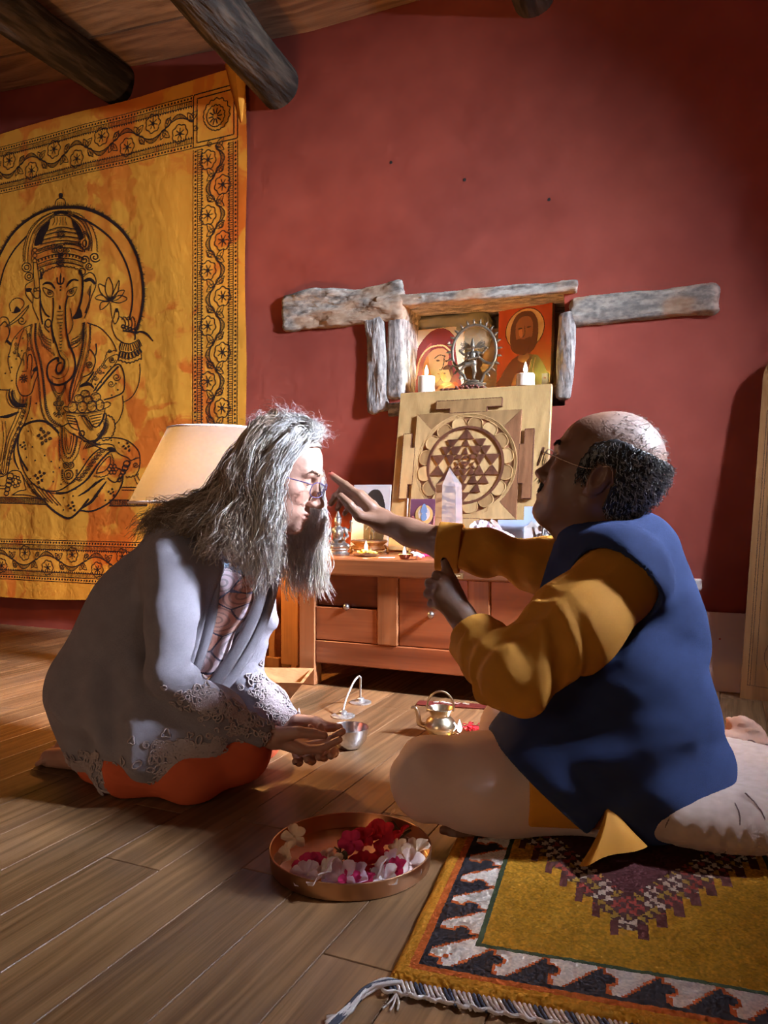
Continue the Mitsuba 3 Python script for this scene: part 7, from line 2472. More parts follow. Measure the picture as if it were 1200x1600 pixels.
mat('mat_brow_dark', (0.015, 0.012, 0.010), 0.6)
mat('mat_brow_light', (0.28, 0.20, 0.14), 0.6)
for s_ in (-1, 1):
    brow(s_, True, MR, mc, MS, 'mat_brow_dark', MAN, None)
r_ = np.random.default_rng(12)
n_ = 420
u_m = r_.uniform(-1, 1, n_)
pm = np.stack([0.112 - 0.016 * u_m ** 2, 0.026 * u_m, -0.051 - 0.006 * u_m ** 2 + r_.normal(size=n_) * 0.0028], 1)
for _ in range(14):
    pm[:, 0] -= head_sdf(pm, True) * 0.8
dm = np.stack([np.full(n_, 0.75), u_m * 0.5, np.full(n_, -1.0)], 1)
dm /= np.linalg.norm(dm, axis=1, keepdims=True)
t = np.linspace(0, 1, 5)[None, :, None]
Pm = pm[:, None] + dm[:, None] * 0.0105 * t + np.array([-0.003, 0, -0.001]) * t ** 2
v, f = tubes(Pm, np.full((n_, 5), 0.0007) * (1.3 - t[..., 0]), 3)
part('moustache', trimesh.Trimesh((v * MS) @ MR.T + mc, f, process=False), 'mat_brow_dark', MAN, smooth=True)
mat('mat_eye_white', (0.70, 0.66, 0.62), 0.15)
mat('mat_iris', (0.03, 0.015, 0.008), 0.1)
mat('mat_iris_blue', (0.12, 0.16, 0.20), 0.1)


def eyes(R, c, s, parent, iris, down=0.0, rad=0.0118):
    for y in (-0.0315, 0.0315):
        o = np.array([0.0742, y, 0.0055])
        k = part('eyeball', sphere(c + R @ (o * s), rad * s, 3), 'mat_eye_white', parent, smooth=True)
        g = np.array([math.cos(down), 0, -math.sin(down)])
        part('iris', sphere(c + R @ ((o + g * (rad - 0.0026)) * s), 0.0050 * s, 2), iris, k, smooth=True)


eyes(MR, mc, MS, MAN, 'mat_iris')
mat('mat_wire', (0.30, 0.20, 0.15), 0.3, 0.9)
mat('mat_wire_violet', (0.16, 0.13, 0.30), 0.3, 0.6)
scene['mat_lens'] = {'type': 'thindielectric', 'int_ior': 1.5}


def spectacles(R, c, s, parent, wire, w, h, drop, fwd_, label, wrap=0.16):
    """Wire spectacles: two rims, a bridge, temples and lenses, in head coordinates."""
    W = lambda q: (np.asarray(q, float) * s) @ R.T + c
    k = key_for('spectacles', parent)
    _taken.add(k)
    ms = []
    a = np.linspace(0, 2 * np.pi, 40)
    for s_ in (-1, 1):
        e = 2.6
        ca, sa = np.cos(a), np.sin(a)
        y = 0.034 * s_ + s_ * w * np.sign(ca) * np.abs(ca) ** (2 / e)
        z = drop + h * np.sign(sa) * np.abs(sa) ** (2 / e) * (1 + 0.12 * s_ * 0)
        x = fwd_ - wrap * np.abs(np.abs(y) - 0.010) + 0.10 * (z - drop) * 0.6
        rim = np.stack([x, y, z], 1)
        ms.append(tube(W(rim), 0.0011, 6))
        ctr = rim[:-1].mean(0)
        v = np.vstack([ctr, rim[:-1] * 0.985 + ctr * 0.015])
        n = len(v) - 1
        f = np.stack([np.zeros(n, int), 1 + np.arange(n), 1 + (np.arange(n) + 1) % n], 1)
        part('lens', trimesh.Trimesh(W(v), f, process=False), 'mat_lens', parent)
        x_o = fwd_ - wrap * (0.034 + w - 0.010)
        ms.append(tube(W(spline([(x_o, s_ * (0.034 + w), drop + h * 0.55), (x_o - 0.010, s_ * 0.074, drop + h * 0.6), (0.02, s_ * 0.079, drop + h * 0.55), (-0.022, s_ * 0.081, 0.026), (-0.036, s_ * 0.080, 0.004)], 6)), 0.0012, 6))
        ms.append(tube(W(spline([(fwd_ - 0.003, s_ * (0.034 - w), drop), (fwd_ - 0.010, s_ * 0.010, drop - 0.008), (fwd_ - 0.010, s_ * 0.011, drop - 0.014)], 4)), 0.0009, 5))
    ms.append(tube(W(spline([(fwd_, -(0.034 - w), drop + 0.004), (fwd_ + 0.005, 0, drop + 0.008), (fwd_, 0.034 - w, drop + 0.004)], 6)), 0.0011, 6))
    part('spectacle_frame', cat_(ms), wire, parent, smooth=True, label=label)


spectacles(MR, mc, MS, MAN, 'mat_wire', 0.0245, 0.0185, -0.002, 0.118, 'thin copper wire spectacles')

# --- ochre tunic
def _weave(c0, c1, f=900):
    return lambda p, n, uv: mix(c0, c1, fbm(p.x * 30, p.y * 30, p.z * 30, 2) * 0.5 + 0.5 * noise(p.x * f, p.y * f, p.z * f))


def cloth_mat(name, c0, c1, rough=0.85, sheen=0.4, f=900, bs=0.0014):
    mat(name, mikit.proc(_weave(c0, c1, f)), rough, spec=0.2, sheen=sheen, bump=(lambda p, n, uv: noise(p.x * f, p.y * f, p.z * f), 4e-4), bscale=bs)


cloth_mat('mat_tunic', (0.44, 0.175, 0.020), (0.56, 0.245, 0.035), 0.75, 0.4)
cloth_mat('mat_vest', (0.012, 0.020, 0.060), (0.026, 0.042, 0.115), 0.85, 0.3, 1100, 0.0022)
cloth_mat('mat_trousers_pale', (0.60, 0.44, 0.38), (0.70, 0.54, 0.47), 0.85, 0.3)


def folds(P, a, b, n, amp, seed=0, k=6.0):
    """Wrinkles that ring a limb from a to b: ridges slanting round the axis."""
    a, b = np.asarray(a), np.asarray(b)
    ax = b - a
    L = np.linalg.norm(ax)
    ax = ax / L
    q = P - a
    t = q @ ax / L
    w = meshkit.noise(P * k + seed, seed) - 0.5
    r = np.sin((t * n + 1.6 * w + 0.35 * np.sin(np.arctan2(q @ UP, q @ FWD) + seed)) * 2 * np.pi)
    env = np.clip(t * 3 + 0.4, 0, 1) * np.clip((1 - t) * 3 + 0.4, 0, 1)
    return amp * np.abs(r) ** 0.6 * np.sign(r) * env * (0.4 + 1.2 * meshkit.noise(P * 9 + seed, seed + 3))


CUF_f0, CUF_f1 = J(689, 852, 1.77), J(722, 856, 1.76)
CUF_n0, CUF_n1 = J(742, 996, 1.545), J(768, 1030, 1.495)
ELs = J(806, 1056, 1.415)


def sleeve_far(P):
    d = chain(P, [J(700, 852, 1.765), J(762, 864, 1.745), J(838, 884, 1.755), S_f], [0.047, 0.046, 0.062, 0.078], 0.03)
    d = d + folds(P, J(840, 880, 1.75), J(705, 852, 1.765), 2.0, 0.0025, 2)
    d = d + 0.007 * np.sin((half(P, (720, 830), (860, 930), 1.75)) * 60) * np.clip(1 - np.abs(half(P, (790, 800), (790, 900), 1.75)) / 0.16, 0, 1)
    return smax(d, half(P, (689, 780), (702, 900), 1.77), 0.004)


def sleeve_near(P):
    d = chain(P, [S_n + np.array([0, 0, -0.005]), J(900, 978, 1.44), ELs, J(772, 1030, 1.485), J(746, 1000, 1.54)], [0.080, 0.078, 0.062, 0.055, 0.050], 0.04)
    d = smin(d, rc(P, J(815, 1060, 1.42), J(785, 1056, 1.44), 0.060, 0.056), 0.02)
    d = d + folds(P, J(900, 1000, 1.44), J(800, 1060, 1.41), 2.0, 0.0035, 5)
    d = d + folds(P, J(800, 1062, 1.41), J(745, 1000, 1.53), 2.2, 0.0045, 9)
    d = d + 0.004 * np.sin(half(P, (880, 870), (800, 1060), 1.45) * 75 + 3 * meshkit.noise(P * 7, 4)) * np.clip(half(P, (760, 1010), (880, 1000), 1.45) * 8, 0, 1)
    n_ = (CUF_n0 - CUF_n1) / np.linalg.norm(CUF_n0 - CUF_n1)
    return smax(d, (P - CUF_n0) @ n_ - 0.004, 0.004)


def cuff(P, c0, c1, r0, r1, th=0.0035):
    ax = (c1 - c0) / np.linalg.norm(c1 - c0)
    L = np.linalg.norm(c1 - c0)
    q = P - c0
    t = q @ ax
    rad = np.linalg.norm(q - t[:, None] * ax, axis=1)
    R = r0 + (r1 - r0) * np.clip(t / L, 0, 1) + 0.003 * np.sin(np.arctan2(q @ UP, q @ FWD) * 3)
    return smax(np.abs(rad - R) - th, np.maximum(-t, t - L), 0.004)


def tunic(P):
    d = smin(sleeve_far(P), sleeve_near(P), 0.01)
    body = chain(P, [PEL - RIGHT * 0.03, WST, CHS], [0.140, 0.156, 0.138], 0.08)
    body = smin(body, rc(P, S_n, S_f, 0.075, 0.072), 0.06)
    d = smin(d, body, 0.02)
    nk = mc + MR @ np.array([-0.050, 0, -0.150])
    d = smin(d, rc(P, CHS + (0, 0, 0.07), nk, 0.09, 0.074), 0.04)
    d = smax(d, -rc(P, nk - (0, 0, 0.02), nk + MR @ np.array([0.02, 0, 0.2]), 0.066, 0.070), 0.006)
    # lap of the tunic over the thigh
    lap = chain(P, [H_n, K_n], [0.116, 0.098]) + 0.0
    lap = smax(lap, half(P, (826, 1320), (826, 1100), 1.5) * -1, 0.004)
    lap = smax(lap, half(P, (700, 1287), (1000, 1287), 1.53), 0.004)
    d = np.minimum(d, lap)
    return d


tm = sdf_mesh(tunic, np.array([-0.75, 1.10, 0.03]), np.array([0.28, 2.05, 1.02]), 0.0058)
part('tunic', tm, 'mat_tunic', MAN, smooth=True, label='ochre cotton tunic with sleeves pushed up')
for (c0, c1, r0, r1) in ((CUF_f0, CUF_f1, 0.054, 0.054), (CUF_n0, CUF_n1, 0.052, 0.058)):
    part('cuff', block(lambda P: cuff(P, c0 - (c1 - c0) * 0.15, c1, r0, r1), [c0, c1], 0.085, 0.0035), 'mat_tunic', MAN, smooth=True)
# tail of the tunic through the slit of the vest
tu, tv = np.meshgrid(np.linspace(0, 1, 16), np.linspace(0, 1, 18))
t_top = J(950, 1252, 1.475)
t_bot = spline(np.array([J(906, 1354, 1.41), J(930, 1346, 1.395), J(972, 1334, 1.41), J(1012, 1322, 1.455)]), 5)
tq = np.stack([np.interp(tu, np.linspace(0, 1, len(t_bot)), t_bot[:, k]) for k in range(3)], -1)
tw = tv[..., None] ** 1.15
TS = (1 - tw) * t_top + tw * tq
TS = TS - _fh * (0.012 * np.sin(np.pi * tv) + 0.006 * np.sin(tu * 9) * tv)[..., None] + np.array([0.006, 0, 0]) * np.sin(np.pi * tv)[..., None] * (0.5 - tu)[..., None]
tmesh = grid_mesh(TS[..., 0], TS[..., 1], TS[..., 2])
b_ = tmesh.copy()
b_.vertices = b_.vertices + _fh * 0.004
b_.faces = b_.faces[:, ::-1]
scene['mat_tunic_two'] = {'type': 'twosided', 'bsdf': {'type': 'principled', 'base_color': rgb(0.50, 0.21, 0.028), 'roughness': 0.75, 'sheen': 0.4, 'specular': 0.2}}
part('tunic_tail', cat_([tmesh, b_]), 'mat_tunic_two', MAN, smooth=True)

# --- navy vest
def vest_solid(P):
    d = chain(P, [PEL - RIGHT * 0.035, WST, CHS - RIGHT * 0.01], [0.170, 0.178, 0.158], 0.09)
    d = smin(d, rc(P, S_n + np.array([0.01, 0, 0.012]), S_f + np.array([0.01, 0, 0.012]), 0.095, 0.092), 0.05)
    d = smin(d, rc(P, J(990, 866, 1.62), J(1000, 960, 1.64), 0.095, 0.118), 0.06)
    nk = mc + MR @ np.array([-0.055, 0, -0.155])
    d = smin(d, rc(P, CHS + (0, 0, 0.08), nk, 0.10, 0.080), 0.05)
    lap = chain(P, [PEL + (0, 0, 0.01), J(870, 1180, 1.62)], [0.172, 0.152])
    lap = smin(lap, chain(P, [H_n, J(850, 1205, 1.58)], [0.130, 0.118]), 0.05)
    d = smin(d, lap, 0.06)
    w = meshkit.fbm(P * np.array([7, 7, 10]), 3, 4) - 0.5
    d = d + 0.010 * w
    d = d + 0.006 * np.sin((half(P, (900, 1180), (1110, 1130), 1.6) * 42) + 2.5 * w) * np.exp(-(half(P, (850, 1130), (1110, 1160), 1.6) / 0.09) ** 2)
    d = d + 0.005 * np.sin((half(P, (960, 900), (1090, 1000), 1.6) * 36) + 4 * w) * np.exp(-(half(P, (960, 900), (1090, 1000), 1.6) / 0.10) ** 2)
    d = d + 0.003 * np.sin(half(P, (860, 1160), (1090, 1290), 1.6) * 40 + 3 * w) * np.exp(-(half(P, (860, 1130), (1090, 1260), 1.6) / 0.06) ** 2)
    return d


def vest(P):
    d = vest_solid(P)
    # hem: front slope over the lap, level hem behind, slit at the side
    front = half(P, (752, 1146), (918, 1304), 1.50)
    back = half(P, (918, 1304), (1115, 1312), 1.50)
    d = smax(d, np.minimum(front, 1.0) * 1.0, 0.005) if False else smax(d, front, 0.005)
    d = smax(d, half(P, (900, 1318), (1120, 1318), 1.50), 0.005)
    slit = np.maximum(half(P, (948, 1256), (912, 1330), 1.47) * -1, half(P, (968, 1330), (948, 1256), 1.47) * -1)
    near = (P - J(950, 1280, 1.47)) @ _fh
    d = smax(d, -np.maximum(-slit if False else np.maximum(half(P, (948, 1256), (912, 1330), 1.47), half(P, (966, 1330), (948, 1256), 1.47)), near - 0.10), 0.003)
    # armholes
    arm = chain(P, [S_n + np.array([0, 0, 0.004]) - _fh * 0.02, J(930, 965, 1.42), J(880, 1010, 1.36)], [0.078, 0.100, 0.100], 0.04)
    d = smax(d, -arm, 0.006)
    armf = chain(P, [S_f, J(850, 876, 1.76), J(780, 870, 1.76)], [0.075, 0.082, 0.085], 0.03)
    d = smax(d, -armf, 0.006)
    nk = mc + MR @ np.array([-0.055, 0, -0.150])
    d = smax(d, -rc(P, nk + MR @ np.array([0.0, 0, -0.03]), nk + MR @ np.array([0.03, 0, 0.2]), 0.070, 0.074), 0.006)
    return d


vm = sdf_mesh(vest, np.array([-0.75, 1.10, 0.03]), np.array([0.32, 2.05, 1.04]), 0.0055)
part('vest', vm, 'mat_vest', MAN, smooth=True, label='navy blue woven vest')
# stand collar
nk = mc + MR @ np.array([-0.052, 0, -0.135])


def collar(P):
    q = (P - nk) @ MR
    q = q @ roty(0.32)
    rad = np.sqrt((q[:, 0] / 1.08) ** 2 + q[:, 1] ** 2)
    d = np.abs(rad - 0.073 - 0.06 * np.clip(-q[:, 2], 0, 0.05)) - 0.0035
    d = smax(d, np.abs(q[:, 2] + 0.004) - 0.027, 0.004)
    return smax(d, -(np.maximum(-q[:, 0] + 0.05, np.abs(q[:, 1]) - 0.012)), 0.003)


part('collar', sdf_mesh(collar, nk - 0.14, nk + 0.14, 0.0036), 'mat_vest', MAN, smooth=True)
# --- pale trousers
def trousers(P):
    d = chain(P, [H_n, J(760, 1220, 1.59), K_n + np.array([0, 0, -0.004])], [0.110, 0.090, 0.080], 0.05)
    d = smin(d, chain(P, [K_n + np.array([0, 0, -0.012]), J(800, 1255, 1.60), J(915, 1272, 1.64)], [0.078, 0.062, 0.055], 0.04), 0.03)
    d = smin(d, rc(P, J(668, 1206, 1.60), J(660, 1216, 1.60), 0.060, 0.058), 0.04)
    d = smin(d, chain(P, [H_f, K_f], [0.105, 0.088], 0.04), 0.05)
    d = smin(d, chain(P, [K_f + np.array([0, 0, -0.01]), J(860, 1262, 1.70)], [0.074, 0.058], 0.04), 0.03)
    d = smin(d, ell(P, PEL - RIGHT * 0.03, (0.14, 0.17, 0.12)), 0.05)
    w = meshkit.fbm(P * np.array([9, 9, 9]), 3, 6) - 0.5
    d = d + 0.007 * w
    d = d + 0.003 * np.sin(half(P, (640, 1180), (720, 1310), 1.6) * 70 + 4 * w) * np.exp(-(half(P, (625, 1180), (700, 1310), 1.6) / 0.05) ** 2)
    return d


pm_ = sdf_mesh(trousers, np.array([-0.75, 1.10, 0.0]), np.array([0.28, 2.15, 0.42]), 0.0055)
pm_.vertices[:, 2] = np.maximum(pm_.vertices[:, 2], 0.020)
part('trousers', pm_, 'mat_trousers_pale', MAN, smooth=True, label='loose pale pinkish trousers')
# ================================================================== the woman
WOM = thing('person', 'kneeling woman with long wavy grey hair and a grey lace-trimmed cardigan, head bowed, hands cupped', 'person')
WS = 1.05
wc = J(434, 743, 1.90)
wyaw = math.radians(9)
wf = RIGHT * math.cos(wyaw) - _fh * math.sin(wyaw)
WR = head_frame(wc, wf, math.radians(-18), 0.0)
WOM_SKIN = (0.37, 0.200, 0.145)
hw, HLw = head_mesh(WR, wc, WS, False, 0.0024)
wr = J(425, 1152, 1.85)
HRw = dict(wrist=wr, r=0.0100,
           index=[J(470, 1171, 1.838), J(500, 1171, 1.842), J(530, 1156, 1.850)],
           middle=[J(476, 1167, 1.860), J(508, 1160, 1.868), J(535, 1143, 1.874)],
           ring=[J(476, 1160, 1.882), J(506, 1152, 1.892), J(500, 1135, 1.892)],
           pinky=[J(470, 1154, 1.900), J(494, 1148, 1.912), J(485, 1136, 1.908)],
           thumb=[J(438, 1148, 1.836), J(466, 1144, 1.824), J(488, 1146, 1.826), J(506, 1149, 1.830)],
           arm=([wr, J(390, 1142, 1.845), J(340, 1112, 1.82), J(270, 1058, 1.79)], [0.024, 0.029, 0.034, 0.040]))
wl = J(452, 1134, 2.005)
HLw_ = dict(wrist=wl, r=0.0106,
            index=[J(505, 1170, 1.945), J(522, 1176, 1.905), J(517, 1181, 1.862)],
            middle=[J(493, 1177, 1.930), J(506, 1182, 1.890), J(498, 1183, 1.842)],
            ring=[J(478, 1180, 1.925), J(487, 1188, 1.885), J(480, 1187, 1.836)],
            pinky=[J(463, 1178, 1.930), J(467, 1191, 1.895), J(461, 1190, 1.845)],
            thumb=[J(466, 1128, 1.985), J(492, 1128, 1.960), J(512, 1136, 1.945), J(530, 1137, 1.940)],
            arm=([wl, J(438, 1120, 2.02), J(405, 1090, 2.05), J(374, 1050, 2.08)], [0.024, 0.029, 0.034, 0.040]))
ms = [block(lambda P: hand_sdf(P, HRw), allpts(HRw), 0.05, 0.0026), block(lambda P: hand_sdf(P, HLw_), allpts(HLw_), 0.05, 0.0026)]
wPEL, wMID, wCHS, wNCK = J(174, 1078, 2.0), J(236, 968, 2.0), J(312, 878, 1.99), J(368, 812, 1.96)
wSn, wSf = J(274, 880, 1.845), J(396, 872, 2.13)
wEn, wEf = J(262, 1050, 1.785), J(374, 1050, 2.08)
wHn, wHf = J(185, 1085, 1.92), J(190, 1075, 2.09)
wKn, wKf = J(372, 1172, 1.87), J(398, 1148, 2.12)
wAn, wAf = J(135, 1190, 1.99), J(160, 1172, 2.14)


def wom_core(P):
    d = chain(P, [wPEL, wMID, wCHS], [0.115, 0.100, 0.098], 0.06)
    d = smin(d, rc(P, wSn, wSf, 0.045, 0.045), 0.05)
    d = smin(d, rc(P, wCHS, wc + WR @ np.array([-0.055, 0, -0.17]), 0.08, 0.050), 0.05)
    d = smin(d, chain(P, [wSn, wEn], [0.044, 0.038]), 0.03)
    d = smin(d, chain(P, [wSf, wEf], [0.044, 0.038]), 0.03)
    d = smin(d, chain(P, [wHn, wKn, wAn], [0.080, 0.050, 0.030], 0.03), 0.04)
    return smin(d, chain(P, [wHf, wKf, wAf], [0.080, 0.050, 0.030], 0.03), 0.04)


ms.append(sdf_mesh(wom_core, np.array([-1.75, 1.15, 0.0]), np.array([-0.75, 2.15, 0.85]), 0.010))


def wom_foot(P, ank, ball, toe, seed):
    d = rc(P, ank, ball, 0.031, 0.024)
    d = smin(d, ell(P, ank + np.array([0.012, 0, 0.012]), (0.036, 0.030, 0.030)), 0.02)
    ax = (toe - ball) / np.linalg.norm(toe - ball)
    side = np.cross(ax, [0, 0, 1.0])
    side /= np.linalg.norm(side)
    for i in range(5):
        b = ball + side * (0.026 - 0.013 * i)
        d = smin(d, rc(P, b, b + ax * (0.040 - 0.005 * i) + np.array([0, 0, -0.004]), 0.0115 - 0.001 * i, 0.0095 - 0.0008 * i), 0.005)
    return d


for ank, ball, toe in ((J(122, 1184, 2.0), J(78, 1184, 2.035), J(50, 1192, 2.05)), (J(150, 1160, 2.14), J(100, 1166, 2.14), J(80, 1172, 2.14))):
    m = block(lambda P: wom_foot(P, ank, ball, toe, 0), [ank, ball, toe], 0.06, 0.0034)
    m.vertices[:, 2] = np.maximum(m.vertices[:, 2], 0.0015)
    ms.append(m)
cols = [skin_color(hw.vertices, WOM_SKIN, None)]
lipm = (np.exp(-((HLw[:, 0] - 0.1) / 0.012) ** 2 - (HLw[:, 1] / 0.018) ** 2 - ((HLw[:, 2] + 0.069) / 0.008) ** 2))[:, None]
cols[0] = cols[0] * (1 - 0.8 * lipm) + 0.8 * lipm * np.array([0.40, 0.13, 0.11])
chk = (np.exp(-((HLw[:, 0] - 0.07) / 0.03) ** 2 - ((np.abs(HLw[:, 1]) - 0.05) / 0.02) ** 2 - ((HLw[:, 2] + 0.03) / 0.02) ** 2))[:, None]
cols[0] = cols[0] * (1 - 0.35 * chk) + 0.35 * chk * np.array([0.50, 0.19, 0.13])
for m in ms:
    cols.append(skin_color(m.vertices, WOM_SKIN, None))
part('body', cat_([hw] + ms), 'mat_woman_skin', WOM, smooth=True, color=np.vstack(cols), label='fair skin')
mat('mat_woman_nail', (0.62, 0.38, 0.32), 0.3)
nails(HRw, ['index', 'thumb'], 'mat_woman_nail', WOM, {'index': UP, 'thumb': UP - _fh * 0.6})
nails(HLw_, ['index', 'middle', 'ring', 'pinky'], 'mat_woman_nail', WOM, {f: -UP * 0.9 + RIGHT * 0.3 for f in ('index', 'middle', 'ring', 'pinky')})
eyes(WR, wc, WS, WOM, 'mat_iris_blue', 0.7, 0.0104)
for s_ in (-1, 1):
    brow(s_, False, WR, wc, WS, 'mat_brow_light', WOM, None, 60)
spectacles(WR, wc, WS, WOM, 'mat_wire_violet', 0.0255, 0.0175, -0.002, 0.118, 'thin violet wire spectacles', 0.34)

# --- printed shirt under the cardigan
def _shirt(p, n, uv):
    a, b = p.x * 1.0 + p.y * 0.3, p.z
    f1, f2, w = voronoi(a * 16, b * 16)
    ringed = 0.5 + 0.5 * dr.sin(f1 * 34)
    c = mix((0.66, 0.52, 0.52), (0.72, 0.60, 0.66), noise(a * 9, b * 9))
    c = dr.select(w > 0.66, mi.Color3f(0.24, 0.34, 0.46), c)
    c = dr.select((w < 0.30), mi.Color3f(0.62, 0.34, 0.27), c)
    c = mix((0.0, 0.0, 0.0), (1.0, 1.0, 1.0), 0.0) * 0 + c * (0.62 + 0.38 * smoothstep(0.15, 0.4, ringed))
    return dr.select(f2 - f1 < 0.045, mi.Color3f(0.07, 0.06, 0.09), c)


mat('mat_shirt', mikit.proc(_shirt), 0.8, spec=0.2)


def wom_trunk(P, e=0.0):
    d = chain(P, [wPEL, wMID, wCHS], [0.150 + e, 0.135 + e, 0.128 + e], 0.08)
    d = smin(d, ell(P, J(338, 930, 1.98), (0.085 + e, 0.13 + e, 0.10 + e)), 0.07)        # bust
    d = smin(d, rc(P, wSn, wSf, 0.060 + e, 0.058 + e), 0.06)
    return d


def shirt(P):
    d = wom_trunk(P, -0.004)
    d = smin(d, rc(P, wCHS, J(372, 830, 1.97), 0.10, 0.066), 0.04)
    d = smin(d, ell(P, J(300, 1005, 1.98), (0.085, 0.13, 0.10)), 0.05)
    nk_ = wc + WR @ np.array([-0.05, 0, -0.165])
    d = smax(d, -rc(P, nk_, wc, 0.062, 0.07), 0.005)
    return smax(d, half(P, (90, 1130), (380, 1130), 2.0), 0.005)


part('shirt', sdf_mesh(shirt, np.array([-1.75, 1.35, 0.1]), np.array([-0.8, 2.15, 0.85]), 0.0065), 'mat_shirt', WOM, smooth=True, label='pale shirt printed with blue and coral rosettes')

# --- grey cardigan
cloth_mat('mat_cardigan', (0.185, 0.165, 0.185), (0.290, 0.262, 0.285), 0.9, 0.6, 700, 0.0020)
mat('mat_lace', (0.36, 0.29, 0.28), 0.9, spec=0.15, sheen=0.4)
CHF = (wf * 0.55 - _fh * 0.35 + np.array([0, 0, -0.35]))       # the way the chest faces
CHF /= np.linalg.norm(CHF)


def wsleeve_n(P):
    d = chain(P, [wSn + np.array([0, 0, -0.004]), J(268, 965, 1.80), wEn, J(340, 1116, 1.812), J(418, 1151, 1.846)], [0.068, 0.060, 0.050, 0.043, 0.033], 0.018)
    d = d + folds(P, wEn, J(330, 1110, 1.81), 2.2, 0.0025, 3)
    d = d + folds(P, J(268, 960, 1.82), wEn, 1.4, 0.0016, 4)
    c0 = J(414, 1152, 1.846)
    ax = (J(425, 1156, 1.848) - J(390, 1140, 1.835))
    ax /= np.linalg.norm(ax)
    return smax(d, (P - c0) @ ax, 0.003)


def wsleeve_f(P):
    d = chain(P, [wSf, J(394, 965, 2.10), wEf, J(418, 1100, 2.045), J(456, 1134, 2.006)], [0.062, 0.060, 0.050, 0.045, 0.036], 0.04)
    d = d + folds(P, J(396, 930, 2.1), J(385, 1075, 2.07), 3.0, 0.0035, 6)
    c0 = J(450, 1131, 2.01)
    ax = (J(456, 1136, 2.006) - J(420, 1104, 2.04))
    ax /= np.linalg.norm(ax)
    return smax(d, (P - c0) @ ax, 0.003)


def wskirt(P):
    """The cardigan's skirt spread over the hips and thighs down to its lace hem."""
    d = chain(P, [J(186, 1085, 1.99), J(222, 1120, 1.95)], [0.160, 0.142], 0.05)
    d = smin(d, chain(P, [J(178, 1115, 1.93), J(262, 1132, 1.885), J(320, 1140, 1.875)], [0.122, 0.125, 0.112]), 0.05)
    d = smin(d, rc(P, J(172, 1150, 2.0), J(200, 1185, 1.91), 0.112, 0.095), 0.05)
    d = smin(d, chain(P, [J(185, 1080, 2.06), J(270, 1110, 2.09)], [0.125, 0.11]), 0.05)
    d = smin(d, ell(P, J(198, 1085, 1.868), (0.12, 0.055, 0.10)), 0.05)
    d = smin(d, rc(P, J(240, 1185, 1.84), J(290, 1180, 1.835), 0.085, 0.080), 0.04)
    w = meshkit.fbm(P * np.array([8, 8, 8]), 3, 12) - 0.5
    d = d + 0.012 * w
    for A, B, fq, am, wd in (((150, 1030), (170, 1160), 34, 0.015, 0.07), ((215, 1060), (235, 1150), 40, 0.014, 0.05), ((110, 1120), (250, 1180), 36, 0.013, 0.05)):
        h_ = half(P, A, B, 1.92)
        d = d + am * np.sin(h_ * fq + 3 * w) * np.exp(-(h_ / wd) ** 2)
    return d


_hem = [(95, 1196), (160, 1212), (215, 1228), (262, 1226), (305, 1208), (350, 1165)]


def cardigan(P):
    d = wom_trunk(P, 0.012)
    d = smin(d, rc(P, J(300, 850, 1.97), J(345, 822, 1.97), 0.10, 0.075), 0.05)
    w = meshkit.fbm(P * np.array([6, 6, 6]), 3, 2) - 0.5
    d = d + 0.008 * w
    d = d + 0.006 * np.sin(half(P, (200, 1060), (290, 860), 1.9) * 40 + 3 * w) * np.exp(-(half(P, (190, 1060), (280, 870), 1.9) / 0.07) ** 2)
    d = smin(d, wskirt(P), 0.03)
    nk_ = wc + WR @ np.array([-0.055, 0, -0.17])
    d = smax(d, -rc(P, nk_ + WR @ np.array([0.02, 0, -0.02]), wc, 0.075, 0.085), 0.005)
    # open front: a wedge cut from the chest side
    f = np.maximum(half(P, (352, 800), (322, 980), 1.95), -1)
    A_ = half(P, (346, 780), (318, 1000), 1.9)
    B_ = half(P, (318, 1000), (272, 1075), 1.9)
    front = np.maximum(np.maximum(A_, B_), (P - J(330, 1000, 1.86)) @ (-_fh) * -1 - 0.0)
    d = smax(d, -np.maximum(np.maximum(A_, B_) * -1, 0) if False else smax_open(P, d), 0.004)
    # hem
    h0 = np.minimum(half(P, (90, 1184), (215, 1221), 1.92), 9)
    h1 = half(P, (215, 1221), (268, 1221), 1.92)
    h2 = half(P, (268, 1221), (352, 1156), 1.92)
    d = smax(d, np.maximum(np.maximum(h0, h1), h2), 0.004)
    d = smin(d, wsleeve_n(P), 0.022)
    d = smin(d, wsleeve_f(P), 0.012)
    return d


def smax_open(P, d):
    """Positive inside the opening between the two front edges of the cardigan."""
    q = P - J(336, 960, 1.87)
    left = half(P, (344, 800), (330, 960), 1.90)           # right-hand positive when heading down is picture left
    left2 = half(P, (330, 960), (290, 1080), 1.90)
    near = np.maximum(left, left2)                         # > 0 on the near panel side
    r1 = half(P, (432, 800), (398, 960), 2.0)
    r2 = half(P, (398, 960), (318, 1090), 2.0)
    far = np.minimum(r1, r2)
    hole = np.maximum(near, -far)
    depth = (P - J(330, 950, 1.99)) @ _fh - 0.02
    return -np.maximum(hole, depth)


cg = sdf_mesh(cardigan, np.array([-1.80, 1.15, 0.0]), np.array([-0.75, 2.2, 0.86]), 0.0060)
cg.vertices[:, 2] = np.maximum(cg.vertices[:, 2], 0.012)
part('cardigan', cg, 'mat_cardigan', WOM, smooth=True, label='soft grey knitted cardigan')


